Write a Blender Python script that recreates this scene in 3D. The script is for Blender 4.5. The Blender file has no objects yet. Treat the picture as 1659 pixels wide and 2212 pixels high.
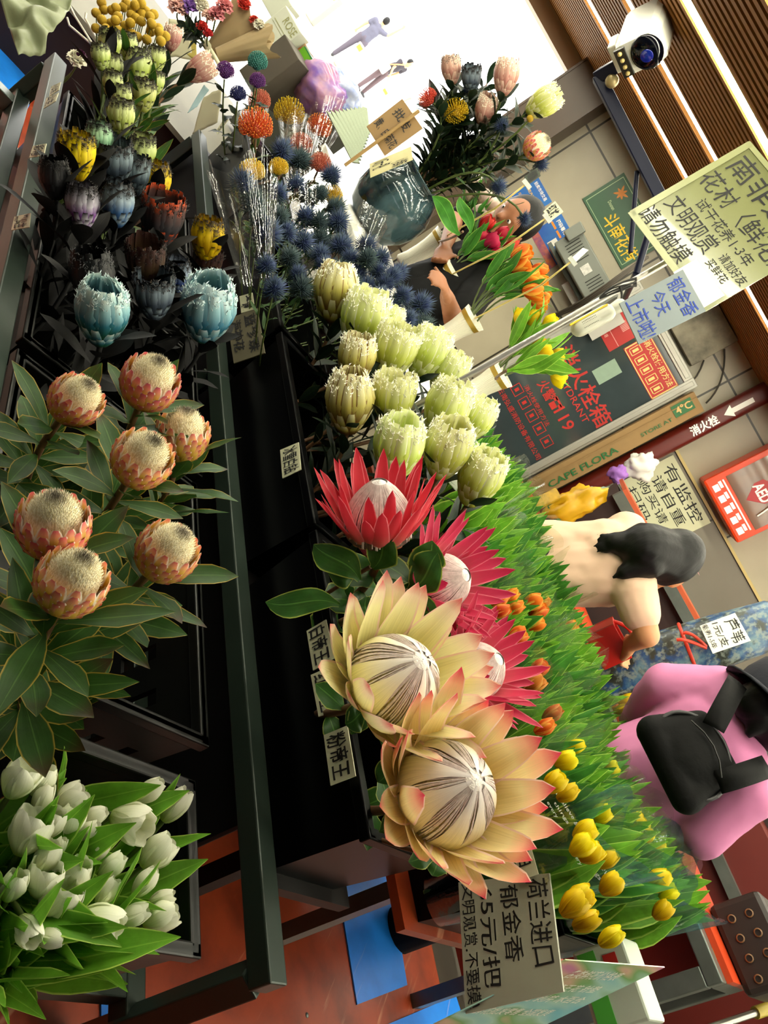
import bpy, math, random
from mathutils import Vector as V, Matrix, noise as NZ
random.seed(11)
sc = bpy.context.scene
COL = sc.collection
PI = math.pi
# ---------------------------------------------------------------- camera
F_PX = 1724.95
CX, CY = 829.5, 1106.0
CAM_Z = 1.5
# rows: the market's axes (X along the tiled wall, Y towards it, Z up) seen from the lens
RM = Matrix(((0.49075915, 0.87116765, 0.01491236), (0.24087363, -0.15210091, 0.95856414), (0.83733825, -0.46683213, -0.28448623)))
EYE = V((0, 0, CAM_Z))
cd = bpy.data.cameras.new('camera'); cam = bpy.data.objects.new('camera', cd); COL.objects.link(cam)
cd.sensor_fit = 'AUTO'; cd.sensor_width = 36.0; cd.lens = F_PX / 2212 * 36.0; cd.clip_start = 0.02; cd.clip_end = 200
cx_, cy_, cz_ = RM.col[0], -RM.col[1], -RM.col[2]
mw = Matrix.Identity(4)
for i in range(3):
    mw[i][0], mw[i][1], mw[i][2], mw[i][3] = cx_[i], cy_[i], cz_[i], EYE[i]
cam.matrix_world = mw
sc.camera = cam
# ---------------------------------------------------------------- light and exposure
vs = sc.view_settings
vs.view_transform = 'Standard'; vs.look = 'None'; vs.gamma = 1.0; vs.use_curve_mapping = False
vs.exposure = 0.66
STREET = 4.2       # brightness of the sky over the street outside
SUN = 2.0
LED = 32.0         # brightness of the ceiling LED strips
w = bpy.data.worlds.new('world'); sc.world = w; w.use_nodes = True
bg = w.node_tree.nodes['Background']; bg.inputs[0].default_value = (1.0, 0.985, 0.94, 1); bg.inputs[1].default_value = STREET
sl = bpy.data.lights.new('sun', 'SUN'); sl.energy = SUN; sl.angle = math.radians(4); sl.color = (1, .97, .9)
so = bpy.data.objects.new('sun', sl); COL.objects.link(so)
so.rotation_euler = V((0.25, 0.50, -0.83)).to_track_quat('-Z', 'Y').to_euler(); so.location = (-6, 3, 6)
sc.cycles.max_bounces = 8; sc.cycles.transparent_max_bounces = 24; sc.cycles.transmission_bounces = 6
sc.cycles.diffuse_bounces = 4; sc.cycles.glossy_bounces = 3; sc.cycles.sample_clamp_indirect = 6.0
sc.cycles.caustics_reflective = False; sc.cycles.caustics_refractive = False
# ---------------------------------------------------------------- pixels to places
TW = V((-0.720178, 0.693790, 0)); WW = V((0.693790, 0.720178, 0))   # the stalls run along TW; WW leads away from the lens
def ray(px, py): return RM @ V(((px - CX) / F_PX, (py - CY) / F_PX, 1.0))
def at(px, py, d): return EYE + ray(px, py) * d
def onz(px, py, z): r = ray(px, py); return EYE + r * ((z - CAM_Z) / r.z)
def onw(px, py, w): r = ray(px, py); return EYE + r * (w / r.dot(WW))
def ony(px, py, y): r = ray(px, py); return EYE + r * (y / r.y)
def tw(t, w, z): p = TW * t + WW * w; return V((p.x, p.y, z))
def dep(p): return (RM.transposed() @ (p - EYE)).z
def axis_at(px, py, dx, dy, face=0.0):
    r = V(((px - CX) / F_PX, (py - CY) / F_PX, 1.0)).normalized()
    u = V((dx, dy, 0)); u -= r * u.dot(r); u.normalize()
    return (RM @ (u * math.sqrt(max(0, 1 - face * face)) - r * face)).normalized()
def mframe(pos, axis, spin=0.0):
    q = axis.to_track_quat('Z', 'Y').to_matrix() @ Matrix.Rotation(spin, 3, 'Z')
    m = q.to_4x4(); m.translation = pos
    return m
# ---------------------------------------------------------------- materials
def lin(c):
    if isinstance(c, str):
        c = [int(c[i:i + 2], 16) / 255 for i in (0, 2, 4)]
    return tuple((x / 12.92 if x <= .04045 else ((x + .055) / 1.055) ** 2.4) for x in c[:3]) + (1.0,)
MATS = {}
def nmat(name):
    m = bpy.data.materials.new(name); m.use_nodes = True
    nt = m.node_tree; nt.nodes.clear()
    out = nt.nodes.new('ShaderNodeOutputMaterial'); b = nt.nodes.new('ShaderNodeBsdfPrincipled')
    nt.links.new(b.outputs[0], out.inputs[0])
    MATS[name] = m
    return m, nt, b, out
def N(nt, t, **k):
    n = nt.nodes.new(t)
    for a, v in k.items(): setattr(n, a, v)
    return n
def mixc(nt, fac, a, b, mode='MIX'):
    n = N(nt, 'ShaderNodeMix', data_type='RGBA', blend_type=mode)
    for s, x in ((0, fac), (6, a), (7, b)):
        if hasattr(x, 'links'): nt.links.new(x, n.inputs[s])
        else: n.inputs[s].default_value = x
    return n.outputs[2]
def math_(nt, op, a, b=0.0, c=None):
    n = N(nt, 'ShaderNodeMath', operation=op)
    for i, x in enumerate((a, b) if c is None else (a, b, c)):
        if hasattr(x, 'links'): nt.links.new(x, n.inputs[i])
        else: n.inputs[i].default_value = x
    return n.outputs[0]
def ramp(nt, fac, stops, interp='LINEAR'):
    n = N(nt, 'ShaderNodeValToRGB'); e = n.color_ramp.elements; n.color_ramp.interpolation = interp
    while len(e) < len(stops): e.new(0.5)
    for el, (p, c) in zip(e, stops): el.position = p; el.color = lin(c) if not (isinstance(c, tuple) and len(c) == 4) else c
    nt.links.new(fac, n.inputs[0]); return n.outputs[0]
def noise_(nt, scale, detail=3, coord='Object', rough=.55, vec=None):
    t = N(nt, 'ShaderNodeTexNoise'); t.inputs['Scale'].default_value = scale; t.inputs['Detail'].default_value = detail; t.inputs['Roughness'].default_value = rough
    if vec is None:
        tc = N(nt, 'ShaderNodeTexCoord'); vec = tc.outputs[coord]
    nt.links.new(vec, t.inputs['Vector']); return t.outputs['Fac']
def mapped(nt, scale, coord='Object', rot=(0, 0, 0)):
    tc = N(nt, 'ShaderNodeTexCoord'); mp = N(nt, 'ShaderNodeMapping'); mp.inputs['Scale'].default_value = scale; mp.inputs['Rotation'].default_value = rot
    nt.links.new(tc.outputs[coord], mp.inputs['Vector']); return mp.outputs[0]
def bump_(nt, b, h, strength=.3, dist=.002):
    n = N(nt, 'ShaderNodeBump'); n.inputs['Strength'].default_value = strength; n.inputs['Distance'].default_value = dist
    nt.links.new(h, n.inputs['Height']); nt.links.new(n.outputs[0], b.inputs['Normal'])
def plain(name, c, rough=.5, metal=0.0, var=.0, vscale=8.0, c2=None, bump=0.0, spec=.5, coat=0.0, stretch=None):
    if name in MATS: return MATS[name]
    m, nt, b, out = nmat(name)
    b.inputs['Roughness'].default_value = rough; b.inputs['Metallic'].default_value = metal
    b.inputs['Specular IOR Level'].default_value = spec; b.inputs['Coat Weight'].default_value = coat
    c = lin(c)
    if var or bump:
        vec = mapped(nt, stretch) if stretch else None
        nf = noise_(nt, vscale, 5, vec=vec)
        if var:
            cc = lin(c2) if c2 else tuple(x * .45 for x in c[:3]) + (1,)
            f = ramp(nt, nf, [(.5 - .22, (0, 0, 0, 1)), (.5 + .22, (var, var, var, 1))])
            nt.links.new(mixc(nt, f, c, cc), b.inputs['Base Color'])
        else: b.inputs['Base Color'].default_value = c
        if bump: bump_(nt, b, nf, bump, .004)
    else: b.inputs['Base Color'].default_value = c
    return m
def soften(nt, b, out, colsock, amount):
    """thin plant tissue: part of the light passes through"""
    tr = N(nt, 'ShaderNodeBsdfTranslucent'); mx = N(nt, 'ShaderNodeMixShader'); mx.inputs[0].default_value = amount
    if hasattr(colsock, 'links'): nt.links.new(colsock, tr.inputs[0])
    else: tr.inputs[0].default_value = colsock
    nt.links.new(b.outputs[0], mx.inputs[1]); nt.links.new(tr.outputs[0], mx.inputs[2]); nt.links.new(mx.outputs[0], out.inputs[0])
def petal_mat(name, stops, edge=None, estart=.72, rough=.45, transl=.22, streak=.16, sscale=26.0, hue=.03):
    if name in MATS: return MATS[name]
    m, nt, b, out = nmat(name)
    uv = N(nt, 'ShaderNodeUVMap'); sp = N(nt, 'ShaderNodeSeparateXYZ'); nt.links.new(uv.outputs[0], sp.inputs[0])
    u = math_(nt, 'ABSOLUTE', math_(nt, 'MULTIPLY_ADD', sp.outputs[0], 2.0, -1.0)); v = sp.outputs[1]
    oi = N(nt, 'ShaderNodeObjectInfo')
    mp = N(nt, 'ShaderNodeMapping'); mp.inputs['Scale'].default_value = (sscale, 1.3, 1); nt.links.new(uv.outputs[0], mp.inputs[0])
    n1 = noise_(nt, 1.0, 3, vec=mp.outputs[0])
    vv = math_(nt, 'ADD', v, math_(nt, 'MULTIPLY_ADD', n1, .16, -.08))
    col = ramp(nt, vv, stops)
    if edge: col = mixc(nt, ramp(nt, math_(nt, 'ADD', u, math_(nt, 'MULTIPLY', n1, .15)), [(estart, (0, 0, 0, 1)), (min(1, estart + .22), (1, 1, 1, 1))]), col, lin(edge))
    col = mixc(nt, streak, col, ramp(nt, n1, [(.3, '303030'), (.7, 'ffffff')]), 'MULTIPLY')
    hs = N(nt, 'ShaderNodeHueSaturation')
    nt.links.new(math_(nt, 'MULTIPLY_ADD', oi.outputs['Random'], hue, .5 - hue / 2), hs.inputs['Hue'])
    nt.links.new(math_(nt, 'MULTIPLY_ADD', oi.outputs['Random'], .2, .9), hs.inputs['Value']); nt.links.new(col, hs.inputs['Color'])
    nt.links.new(hs.outputs[0], b.inputs['Base Color']); b.inputs['Roughness'].default_value = rough
    b.inputs['Specular IOR Level'].default_value = .3
    bump_(nt, b, n1, .25, .001)
    if transl: soften(nt, b, out, hs.outputs[0], transl)
    return m
def leaf_mat(name, c, vein, edge=None, rough=.38, transl=.22, brown=0.0, dark=.55):
    if name in MATS: return MATS[name]
    m, nt, b, out = nmat(name)
    uv = N(nt, 'ShaderNodeUVMap'); sp = N(nt, 'ShaderNodeSeparateXYZ'); nt.links.new(uv.outputs[0], sp.inputs[0])
    u = math_(nt, 'ABSOLUTE', math_(nt, 'MULTIPLY_ADD', sp.outputs[0], 2.0, -1.0)); v = sp.outputs[1]
    nf = noise_(nt, 38, 4)
    mp = N(nt, 'ShaderNodeMapping'); mp.inputs['Scale'].default_value = (14, 1.0, 1); nt.links.new(uv.outputs[0], mp.inputs[0])
    st = noise_(nt, 1.0, 2, vec=mp.outputs[0])
    c = lin(c); d = tuple(x * dark for x in c[:3]) + (1,)
    col = mixc(nt, ramp(nt, nf, [(.35, (0, 0, 0, 1)), (.7, (1, 1, 1, 1))]), c, d)
    col = mixc(nt, math_(nt, 'MULTIPLY', st, .3), col, lin(vein))
    col = mixc(nt, ramp(nt, u, [(0.0, (.8, .8, .8, 1)), (.07, (0, 0, 0, 1))]), col, lin(vein))
    if edge: col = mixc(nt, ramp(nt, u, [(.88, (0, 0, 0, 1)), (.97, (1, 1, 1, 1))]), col, lin(edge))
    if brown:
        bf = math_(nt, 'MULTIPLY', ramp(nt, v, [(.7, (0, 0, 0, 1)), (.95, (1, 1, 1, 1))]), ramp(nt, noise_(nt, 12, 2), [(.5, (0, 0, 0, 1)), (.58, (brown, brown, brown, 1))]))
        col = mixc(nt, bf, col, lin('3a2412'))
    nt.links.new(col, b.inputs['Base Color']); b.inputs['Roughness'].default_value = rough + .08; b.inputs['Specular IOR Level'].default_value = .24
    bump_(nt, b, st, .2, .001)
    if transl: soften(nt, b, out, col, transl)
    return m
def emit(name, c, s):
    m, nt, b, out = nmat(name)
    e = N(nt, 'ShaderNodeEmission'); e.inputs[0].default_value = lin(c); e.inputs[1].default_value = s
    nt.links.new(e.outputs[0], out.inputs[0]); return m
def film(name, c='ffffff', clear=.8, rough=.08, wrinkle=60.0):
    """thin clear wrapping film"""
    if name in MATS: return MATS[name]
    m, nt, b, out = nmat(name)
    t = N(nt, 'ShaderNodeBsdfTransparent'); t.inputs[0].default_value = lin(c)
    g = N(nt, 'ShaderNodeBsdfGlossy'); g.inputs['Roughness'].default_value = rough
    d = N(nt, 'ShaderNodeBsdfTranslucent'); d.inputs[0].default_value = lin(c)
    bp = N(nt, 'ShaderNodeBump'); bp.inputs['Strength'].default_value = .5; bp.inputs['Distance'].default_value = .004
    nt.links.new(noise_(nt, wrinkle, 3), bp.inputs['Height']); nt.links.new(bp.outputs[0], g.inputs['Normal'])
    lw = N(nt, 'ShaderNodeLayerWeight'); lw.inputs[0].default_value = .2
    m1 = N(nt, 'ShaderNodeMixShader'); m1.inputs[0].default_value = .12
    nt.links.new(g.outputs[0], m1.inputs[1]); nt.links.new(d.outputs[0], m1.inputs[2])
    m2 = N(nt, 'ShaderNodeMixShader')
    nt.links.new(math_(nt, 'MULTIPLY_ADD', lw.outputs['Facing'], .20, 1 - clear), m2.inputs[0])
    nt.links.new(t.outputs[0], m2.inputs[1]); nt.links.new(m1.outputs[0], m2.inputs[2]); nt.links.new(m2.outputs[0], out.inputs[0])
    return m
# ---------------------------------------------------------------- meshes
class MB:
    def __init__(s): s.v = []; s.f = []; s.uv = []; s.mi = []; s.cur = 0
    def grid(s, rows, uvs=None, close=False):
        n = len(rows); k = len(rows[0]); b = len(s.v)
        for i, r in enumerate(rows):
            for j, p in enumerate(r):
                s.v.append(tuple(p)); s.uv.append(uvs[i][j] if uvs else (j / max(1, k - 1), i / max(1, n - 1)))
        for i in range(n - 1):
            for j in range(k if close else k - 1):
                j2 = (j + 1) % k
                s.f.append((b + i * k + j, b + i * k + j2, b + (i + 1) * k + j2, b + (i + 1) * k + j)); s.mi.append(s.cur)
        return b
    def poly(s, pts, uvs=None):
        b = len(s.v)
        for i, p in enumerate(pts): s.v.append(tuple(p)); s.uv.append(uvs[i] if uvs else (.5, .5))
        s.f.append(tuple(range(b, b + len(pts)))); s.mi.append(s.cur)
    def box(s, c, size, m=None):
        h = [x / 2 for x in size]; b = len(s.v); c = V(c)
        for x in (-1, 1):
            for y in (-1, 1):
                for z in (-1, 1):
                    p = V((x * h[0], y * h[1], z * h[2])); p = (m @ p if m is not None else p) + c
                    s.v.append(tuple(p)); s.uv.append((x * .5 + .5, z * .5 + .5))
        for q in ((0, 1, 3, 2), (4, 6, 7, 5), (0, 4, 5, 1), (2, 3, 7, 6), (0, 2, 6, 4), (1, 5, 7, 3)):
            s.f.append(tuple(b + i for i in q)); s.mi.append(s.cur)
    def bar(s, a, b, wd, ht=None, up=V((0, 0, 1))):
        a = V(a); b = V(b); d = b - a; L = d.length; d = d.normalized(); ht = ht or wd
        x = d.cross(up)
        if x.length < 1e-4: x = d.cross(V((0, 1, 0)))
        x.normalize(); y = x.cross(d)
        s.box((a + b) / 2, (wd, L, ht), Matrix((x, d, y)).transposed())
    def tube(s, pts, r, n=8, cap=True):
        pts = [V(p) for p in pts]; k = len(pts); rows = []
        ref = None
        for i, p in enumerate(pts):
            d = (pts[min(i + 1, k - 1)] - pts[max(i - 1, 0)]).normalized()
            if ref is None: ref = d.orthogonal().normalized()
            ref = (ref - d * ref.dot(d)).normalized(); y = d.cross(ref)
            rr = r[i] if isinstance(r, (list, tuple)) else r
            rows.append([p + (ref * math.cos(2 * PI * j / n) + y * math.sin(2 * PI * j / n)) * rr for j in range(n)])
        s.grid(rows, close=True)
        if cap: s.poly(rows[0][::-1]); s.poly(rows[-1])
    def lathe(s, prof, n=24, m=None, cap=False):
        rows = [[V((r * math.cos(2 * PI * j / n), r * math.sin(2 * PI * j / n), z)) for j in range(n)] for r, z in prof]
        if m is not None: rows = [[m @ p for p in r] for r in rows]
        s.grid(rows, close=True)
        if cap: s.poly(rows[0][::-1]); s.poly(rows[-1])
    def ball(s, c, r, nu=10, nv=7, m=None, wob=0.0, seed=0):
        c = V(c); r = r if isinstance(r, (tuple, list)) else (r, r, r); rows = []
        for i in range(nv + 1):
            th = PI * i / nv; row = []
            for j in range(nu):
                ph = 2 * PI * j / nu; p = V((math.sin(th) * math.cos(ph), math.sin(th) * math.sin(ph), -math.cos(th)))
                if wob: p *= 1 + wob * NZ.noise(p * 2.2 + V((seed, 0, 0)))
                p = V((p.x * r[0], p.y * r[1], p.z * r[2]))
                row.append((m @ p if m is not None else p) + c)
            rows.append(row)
        s.grid(rows, close=True)
    def capsule(s, a, b, ra, rb, n=12):
        a = V(a); b = V(b); d = (b - a); L = d.length; q = d.to_track_quat('Z', 'Y').to_matrix()
        prof = [(max(1e-4, ra * math.sin(t)), -ra * math.cos(t)) for t in [PI / 2 * i / 4 for i in range(5)]] + [(max(1e-4, rb * math.cos(t)), L + rb * math.sin(t)) for t in [PI / 2 * i / 4 for i in range(5)]]
        rows = [[q @ V((r * math.cos(2 * PI * j / n), r * math.sin(2 * PI * j / n), z)) + a for j in range(n)] for r, z in prof]
        s.grid(rows, close=True); s.poly(rows[0][::-1]); s.poly(rows[-1])
    def spike(s, p, d, L, r, n=3, bend=None):
        d = d.normalized(); x = d.orthogonal().normalized(); y = d.cross(x); b = len(s.v)
        for j in range(n):
            s.v.append(tuple(p + (x * math.cos(2 * PI * j / n) + y * math.sin(2 * PI * j / n)) * r)); s.uv.append((j / n, 0))
        s.v.append(tuple(p + d * L + (bend or V((0, 0, 0))))); s.uv.append((.5, 1))
        for j in range(n): s.f.append((b + j, b + (j + 1) % n, b + n)); s.mi.append(s.cur)
    def mesh(s, name, mats, smooth=True, off=None):
        me = bpy.data.meshes.new(name)
        vv = [(p[0] - off[0], p[1] - off[1], p[2] - off[2]) for p in s.v] if off is not None else s.v
        me.from_pydata(vv, [], s.f)
        ul = me.uv_layers.new(name='UVMap'); li = [0] * len(me.loops); me.loops.foreach_get('vertex_index', li)
        buf = []
        for i in li: buf.extend(s.uv[i])
        ul.data.foreach_set('uv', buf)
        me.polygons.foreach_set('use_smooth', [smooth] * len(me.polygons)); me.polygons.foreach_set('material_index', s.mi)
        for m in (mats if isinstance(mats, (list, tuple)) else [mats]): me.materials.append(m)
        me.update(); return me
OFF = {}
def put(name, me, parent=None):
    o = bpy.data.objects.new(name, me); COL.objects.link(o)
    if parent is not None: o.parent = parent
    return o
def build(mb, name, mats, parent=None, smooth=True, local=False, bevel=0.0, sub=0, solid=0.0):
    """link mb as one object; a world-space mb under a parent is brought into that parent's space"""
    off = None
    if parent is not None and not local: off = OFF.get(parent.name, V((0, 0, 0)))
    if parent is None and not local and mb.v:
        n = len(mb.v); zs = min(p[2] for p in mb.v)
        off = V((sum(p[0] for p in mb.v) / n, sum(p[1] for p in mb.v) / n, zs))
    o = put(name, mb.mesh(name, mats, smooth, off), parent)
    if parent is None and off is not None: o.location = off
    if off is not None: OFF[o.name] = off
    if bevel:
        m = o.modifiers.new('bevel', 'BEVEL'); m.width = bevel; m.segments = 2; m.limit_method = 'ANGLE'; m.angle_limit = .6
    if solid:
        m = o.modifiers.new('solid', 'SOLIDIFY'); m.thickness = solid; m.offset = 0
    if sub:
        m = o.modifiers.new('sub', 'SUBSURF'); m.levels = sub; m.render_levels = sub
    return o
def tag(o, label, cat, group=None):
    o['label'] = label; o['category'] = cat
    if group: o['group'] = group
    return o
def thing(name, label, cat, loc, group=None):
    o = bpy.data.objects.new(name, None); COL.objects.link(o); o.location = loc; o.empty_display_size = .03
    OFF[o.name] = V(loc)
    return tag(o, label, cat, group)
def xthing(name, label, cat, m, group=None):
    o = bpy.data.objects.new(name, None); COL.objects.link(o); o.matrix_world = m; o.empty_display_size = .03
    return tag(o, label, cat, group)
def struct(mb, name, mats, smooth=False, parent=None, **k):
    o = build(mb, name, mats, parent, smooth, **k)
    if parent is None: o['kind'] = 'structure'
    return o
# ---------------------------------------------------------------- writing
TXT = {}
def glyphs(s, weight=0.0):
    if (s, weight) in TXT: return TXT[(s, weight)]
    cu = bpy.data.curves.new('t', 'FONT'); cu.body = s; cu.size = 1.0; cu.resolution_u = 3; cu.offset = weight
    o = bpy.data.objects.new('t', cu); COL.objects.link(o)
    dg = bpy.context.evaluated_depsgraph_get(); me = bpy.data.meshes.new_from_object(o.evaluated_get(dg))
    vs_ = [(v.co.x, v.co.y) for v in me.vertices]; fs = [tuple(p.vertices) for p in me.polygons]
    bpy.data.objects.remove(o); bpy.data.curves.remove(cu); bpy.data.meshes.remove(me)
    TXT[(s, weight)] = (vs_, fs); return TXT[(s, weight)]
def write(mb, s, quad, u0, v0, u1, v1, lift=.0012, weight=.012, wob=.0, keep=False, normal=None):
    """lay the characters into the rectangle u0..u1 (along) v0..v1 (down from the top) of a quad TL, TR, BR, BL"""
    TL, TR, BR, BL = [V(p) for p in quad]
    n = (TR - TL).cross(BL - TL).normalized()
    c = (TL + TR + BR + BL) / 4
    if n.dot(EYE - c) < 0: n = -n
    if normal is not None: n = normal
    vs_, fs = glyphs(s, weight)
    if not vs_: return
    x0 = min(p[0] for p in vs_); x1 = max(p[0] for p in vs_); y0 = min(p[1] for p in vs_); y1 = max(p[1] for p in vs_)
    b = len(mb.v)
    for x, y in vs_:
        a = (x - x0) / max(1e-6, x1 - x0); d = (y1 - y) / max(1e-6, y1 - y0)
        if wob:
            a += wob * .3 * NZ.noise(V((x * 1.7, y * 1.7, len(s)))) ; d += wob * NZ.noise(V((x * .9, y * 1.3, 7 + len(s))))
        u = u0 + (u1 - u0) * a; v = v0 + (v1 - v0) * d
        p = TL.lerp(TR, u).lerp(BL.lerp(BR, u), v) + n * lift
        mb.v.append(tuple(p)); mb.uv.append((u, v))
    for f in fs: mb.f.append(tuple(b + i for i in f)); mb.mi.append(mb.cur)
def slab(mb, quad, th, back=None):
    """a flat card of real thickness; its face is the quad, the thickness goes away from the lens"""
    q = [V(p) for p in quad]; n = (q[1] - q[0]).cross(q[3] - q[0]).normalized()
    if n.dot(EYE - q[0]) < 0: n = -n
    r = [p - n * th for p in q]
    mb.poly(q, [(0, 1), (1, 1), (1, 0), (0, 0)]); mb.poly(r[::-1])
    for i in range(4): mb.poly([q[i], r[i], r[(i + 1) % 4], q[(i + 1) % 4]])
    return q
def rect(quad, u0, v0, u1, v1, lift=0.0):
    TL, TR, BR, BL = [V(p) for p in quad]
    n = (TR - TL).cross(BL - TL).normalized()
    if n.dot(EYE - TL) < 0: n = -n
    f = lambda u, v: TL.lerp(TR, u).lerp(BL.lerp(BR, u), v) + n * lift
    return [f(u0, v0), f(u1, v0), f(u1, v1), f(u0, v1)]
def card(name, label, cat, quad, face, lines, ink, th=.003, wob=.05, weight=.012, group=None, bevel=0):
    """a hand-written card: lines = [(text, u0, v0, u1, v1)]"""
    mb = MB(); slab(mb, quad, th); o = build(mb, name, face, None, False)
    tag(o, label, cat, group)
    if lines:
        t = MB()
        for l in lines: write(t, l[0], quad, *l[1:5], wob=wob, weight=weight if len(l) < 6 else l[5])
        build(t, 'handwriting', ink, o, False)
    return o
# ================================================================ the setting
WY = 4.90; CEIL = 2.33
def tile_mat(name, c, c2, grout, w, h, ox=0., oz=0., axes='xz', mortar=.006, rough=.4, var=.25):
    m, nt, b, out = nmat(name)
    tc = N(nt, 'ShaderNodeTexCoord'); sp = N(nt, 'ShaderNodeSeparateXYZ'); nt.links.new(tc.outputs['Object'], sp.inputs[0])
    cb = N(nt, 'ShaderNodeCombineXYZ'); src = {'x': 0, 'y': 1, 'z': 2}
    nt.links.new(math_(nt, 'ADD', sp.outputs[src[axes[0]]], ox), cb.inputs[0]); nt.links.new(math_(nt, 'ADD', sp.outputs[src[axes[1]]], oz), cb.inputs[1])
    br = N(nt, 'ShaderNodeTexBrick'); br.offset = 0.0; br.squash = 1.0
    br.inputs['Brick Width'].default_value = w; br.inputs['Row Height'].default_value = h; br.inputs['Mortar Size'].default_value = mortar; br.inputs['Scale'].default_value = 1.0
    br.inputs['Color1'].default_value = lin(c); br.inputs['Color2'].default_value = lin(c2); br.inputs['Mortar'].default_value = lin(grout)
    nt.links.new(cb.outputs[0], br.inputs['Vector'])
    nf = noise_(nt, 3.0, 6)
    col = mixc(nt, math_(nt, 'MULTIPLY', ramp(nt, nf, [(.4, (0, 0, 0, 1)), (.75, (1, 1, 1, 1))]), var), br.outputs['Color'], lin('5a5040'))
    nt.links.new(col, b.inputs['Base Color']); b.inputs['Roughness'].default_value = rough
    return m
M_WALL = tile_mat('beige_wall_tile', 'a8a08a', 'a39b84', '2c281e', .80, .62, .85, -2.19 + .62 * 4, rough=.35, var=.18)
M_DADO = tile_mat('grey_dado_tile', '706a5e', '6a6458', '38342c', .62, .60, .1, .04, rough=.45, var=.3)
M_FLOOR = tile_mat('grey_floor_tile', '6a665a', '625e54', '3c3932', .4, .4, axes='xy', rough=.5, var=.4)
X_END = -1.45
mb = MB(); mb.box(((X_END + 5.5) / 2, WY + .1, CEIL / 2), (5.5 - X_END, .2, CEIL)); struct(mb, 'wall_back', M_WALL)
bpy.data.objects['wall_back'].location  # object origin sits at the foot of the wall
mb = MB(); mb.box(((.50 + 5.5) / 2, WY - .012, .88), (5.0, .024, 1.76)); struct(mb, 'wall_dado', M_DADO)
mb = MB(); mb.box(((.50 + 5.5) / 2, WY - .02, 1.768), (5.0, .04, .016)); struct(mb, 'trim_1', plain('dado_edge', 'b8a468', .4))
mb = MB(); mb.box((X_END + .06, WY - .03, CEIL / 2), (.24, .30, CEIL)); mb.box((X_END - .065, WY - .03, CEIL / 2), (.012, .31, CEIL)); struct(mb, 'trim_2', plain('dark_pillar_cladding', '4a3a2c', .35, var=.35, vscale=3, stretch=(1, 1, .2)))
mb = MB(); mb.box((-1.0, 1.3, -.05), (13, 7.5, .1)); struct(mb, 'floor', M_FLOOR)
mb = MB(); mb.box((-1.0, -2.5, CEIL / 2), (13, .1, CEIL)); struct(mb, 'wall_front', plain('dim_plaster', '4c463c', .8))
mb = MB(); mb.box((5.5, 1.2, CEIL / 2), (.1, 7.4, CEIL)); struct(mb, 'wall_right', plain('dim_plaster', '4c463c', .8))
mb = MB(); mb.box((-7.5, 1.2, CEIL / 2), (.1, 7.4, CEIL)); struct(mb, 'wall_left', plain('dim_plaster', '4c463c', .8))
# slatted ceiling
M_SLAT = plain('walnut_slat', '94622c', .6, var=.5, spec=.2, vscale=5, stretch=(.6, 10, 10))
mb = MB(); mb.box((-1, 1.25, CEIL + .10), (13, 7.5, .02)); struct(mb, 'ceiling', plain('ceiling_void', '0d0a08', .9))
LEDS = [4.06, 3.475, 2.885, 2.30, 1.70, 1.12]  # last strip is out of view, added to brighten the near flowers
mb = MB(); y = .8
while y < 5.0:
    if all(abs(y - l) > .040 for l in LEDS): mb.box((-1.0, y, CEIL + .02), (13, .024, .042))
    y += .0445
struct(mb, 'trim_3', M_SLAT)
M_LED = emit('led_white', 'fbf7de', LED)
for i, (y, nm) in enumerate(zip(LEDS, ('nearest the beige wall', 'second from the beige wall', 'third from the beige wall', 'over the tulip vases', 'over the king proteas', 'over the steel rack of crates'))):
    r = thing('ceiling_light', 'long bright LED strip between brown ceiling slats, ' + nm, 'ceiling light', (-1.0, y, CEIL + .006), 'ceiling LED strips')
    mb = MB(); mb.box((-1.0, y, CEIL + .020), (12.9, .056, .026)); build(mb, 'channel', plain('led_channel', 'c8c0ac', .5), r, False)
    mb = MB(); mb.box((-1.0, y, CEIL + .005), (12.9, .050, .006)); build(mb, 'diffuser', M_LED, r, False)
# shop front opening to the street
mb = MB(); mb.box((-4.5, WY + .05, CEIL - .045), (6.1, .12, .09)); struct(mb, 'trim_4', plain('opening_frame', '8a6a48', .5))
mb = MB(); a = ony(1160, -10, WY + .05); b_ = ony(1258, 186, WY + .05); mb.bar(tuple(a + (a - b_) * 5), tuple(b_), .05, .03); struct(mb, 'trim_5', plain('opening_frame', '8a6a48', .5))
mb = MB(); mb.box((-8, 15.5, -.08), (30, 21.0, .1)); struct(mb, 'ground', plain('bright_paving', 'd8d4c8', .8, var=.15, vscale=1.0))
# ================================================================ stall furniture
M_STEEL = plain('painted_steel', '2c3830', .36, .3, var=.35, vscale=14, c2='1c2420', bump=.05)
M_STEELL = plain('grey_steel', '6d7670', .35, .6, var=.35, vscale=12, c2='3c443e')
def board_mat(name, c, c2, sc_=9.0):
    m, nt, b, out = nmat(name)
    n1 = noise_(nt, sc_, 6, vec=mapped(nt, (1, 1, 1), rot=(0, 0, .78))); n2 = noise_(nt, 1.0, 4, vec=mapped(nt, (40, 3, 3), rot=(0, 0, .4)))
    col = mixc(nt, ramp(nt, n1, [(.42, (0, 0, 0, 1)), (.72, (1, 1, 1, 1))]), lin(c), lin(c2))
    col = mixc(nt, math_(nt, 'MULTIPLY', ramp(nt, n2, [(.62, (0, 0, 0, 1)), (.72, (1, 1, 1, 1))]), .25), col, lin('e8b890'))
    nt.links.new(col, b.inputs['Base Color']); b.inputs['Roughness'].default_value = .38
    bump_(nt, b, n1, .08)
    return m
M_ORANGE = board_mat('orange_plywood', '8e3516', '68230e')
M_BLUE = board_mat('blue_painted_board', '1878d8', '1060b8', 5)
M_RED = plain('dark_red_panel', '7c1608', .45, var=.3, vscale=4)
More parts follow.
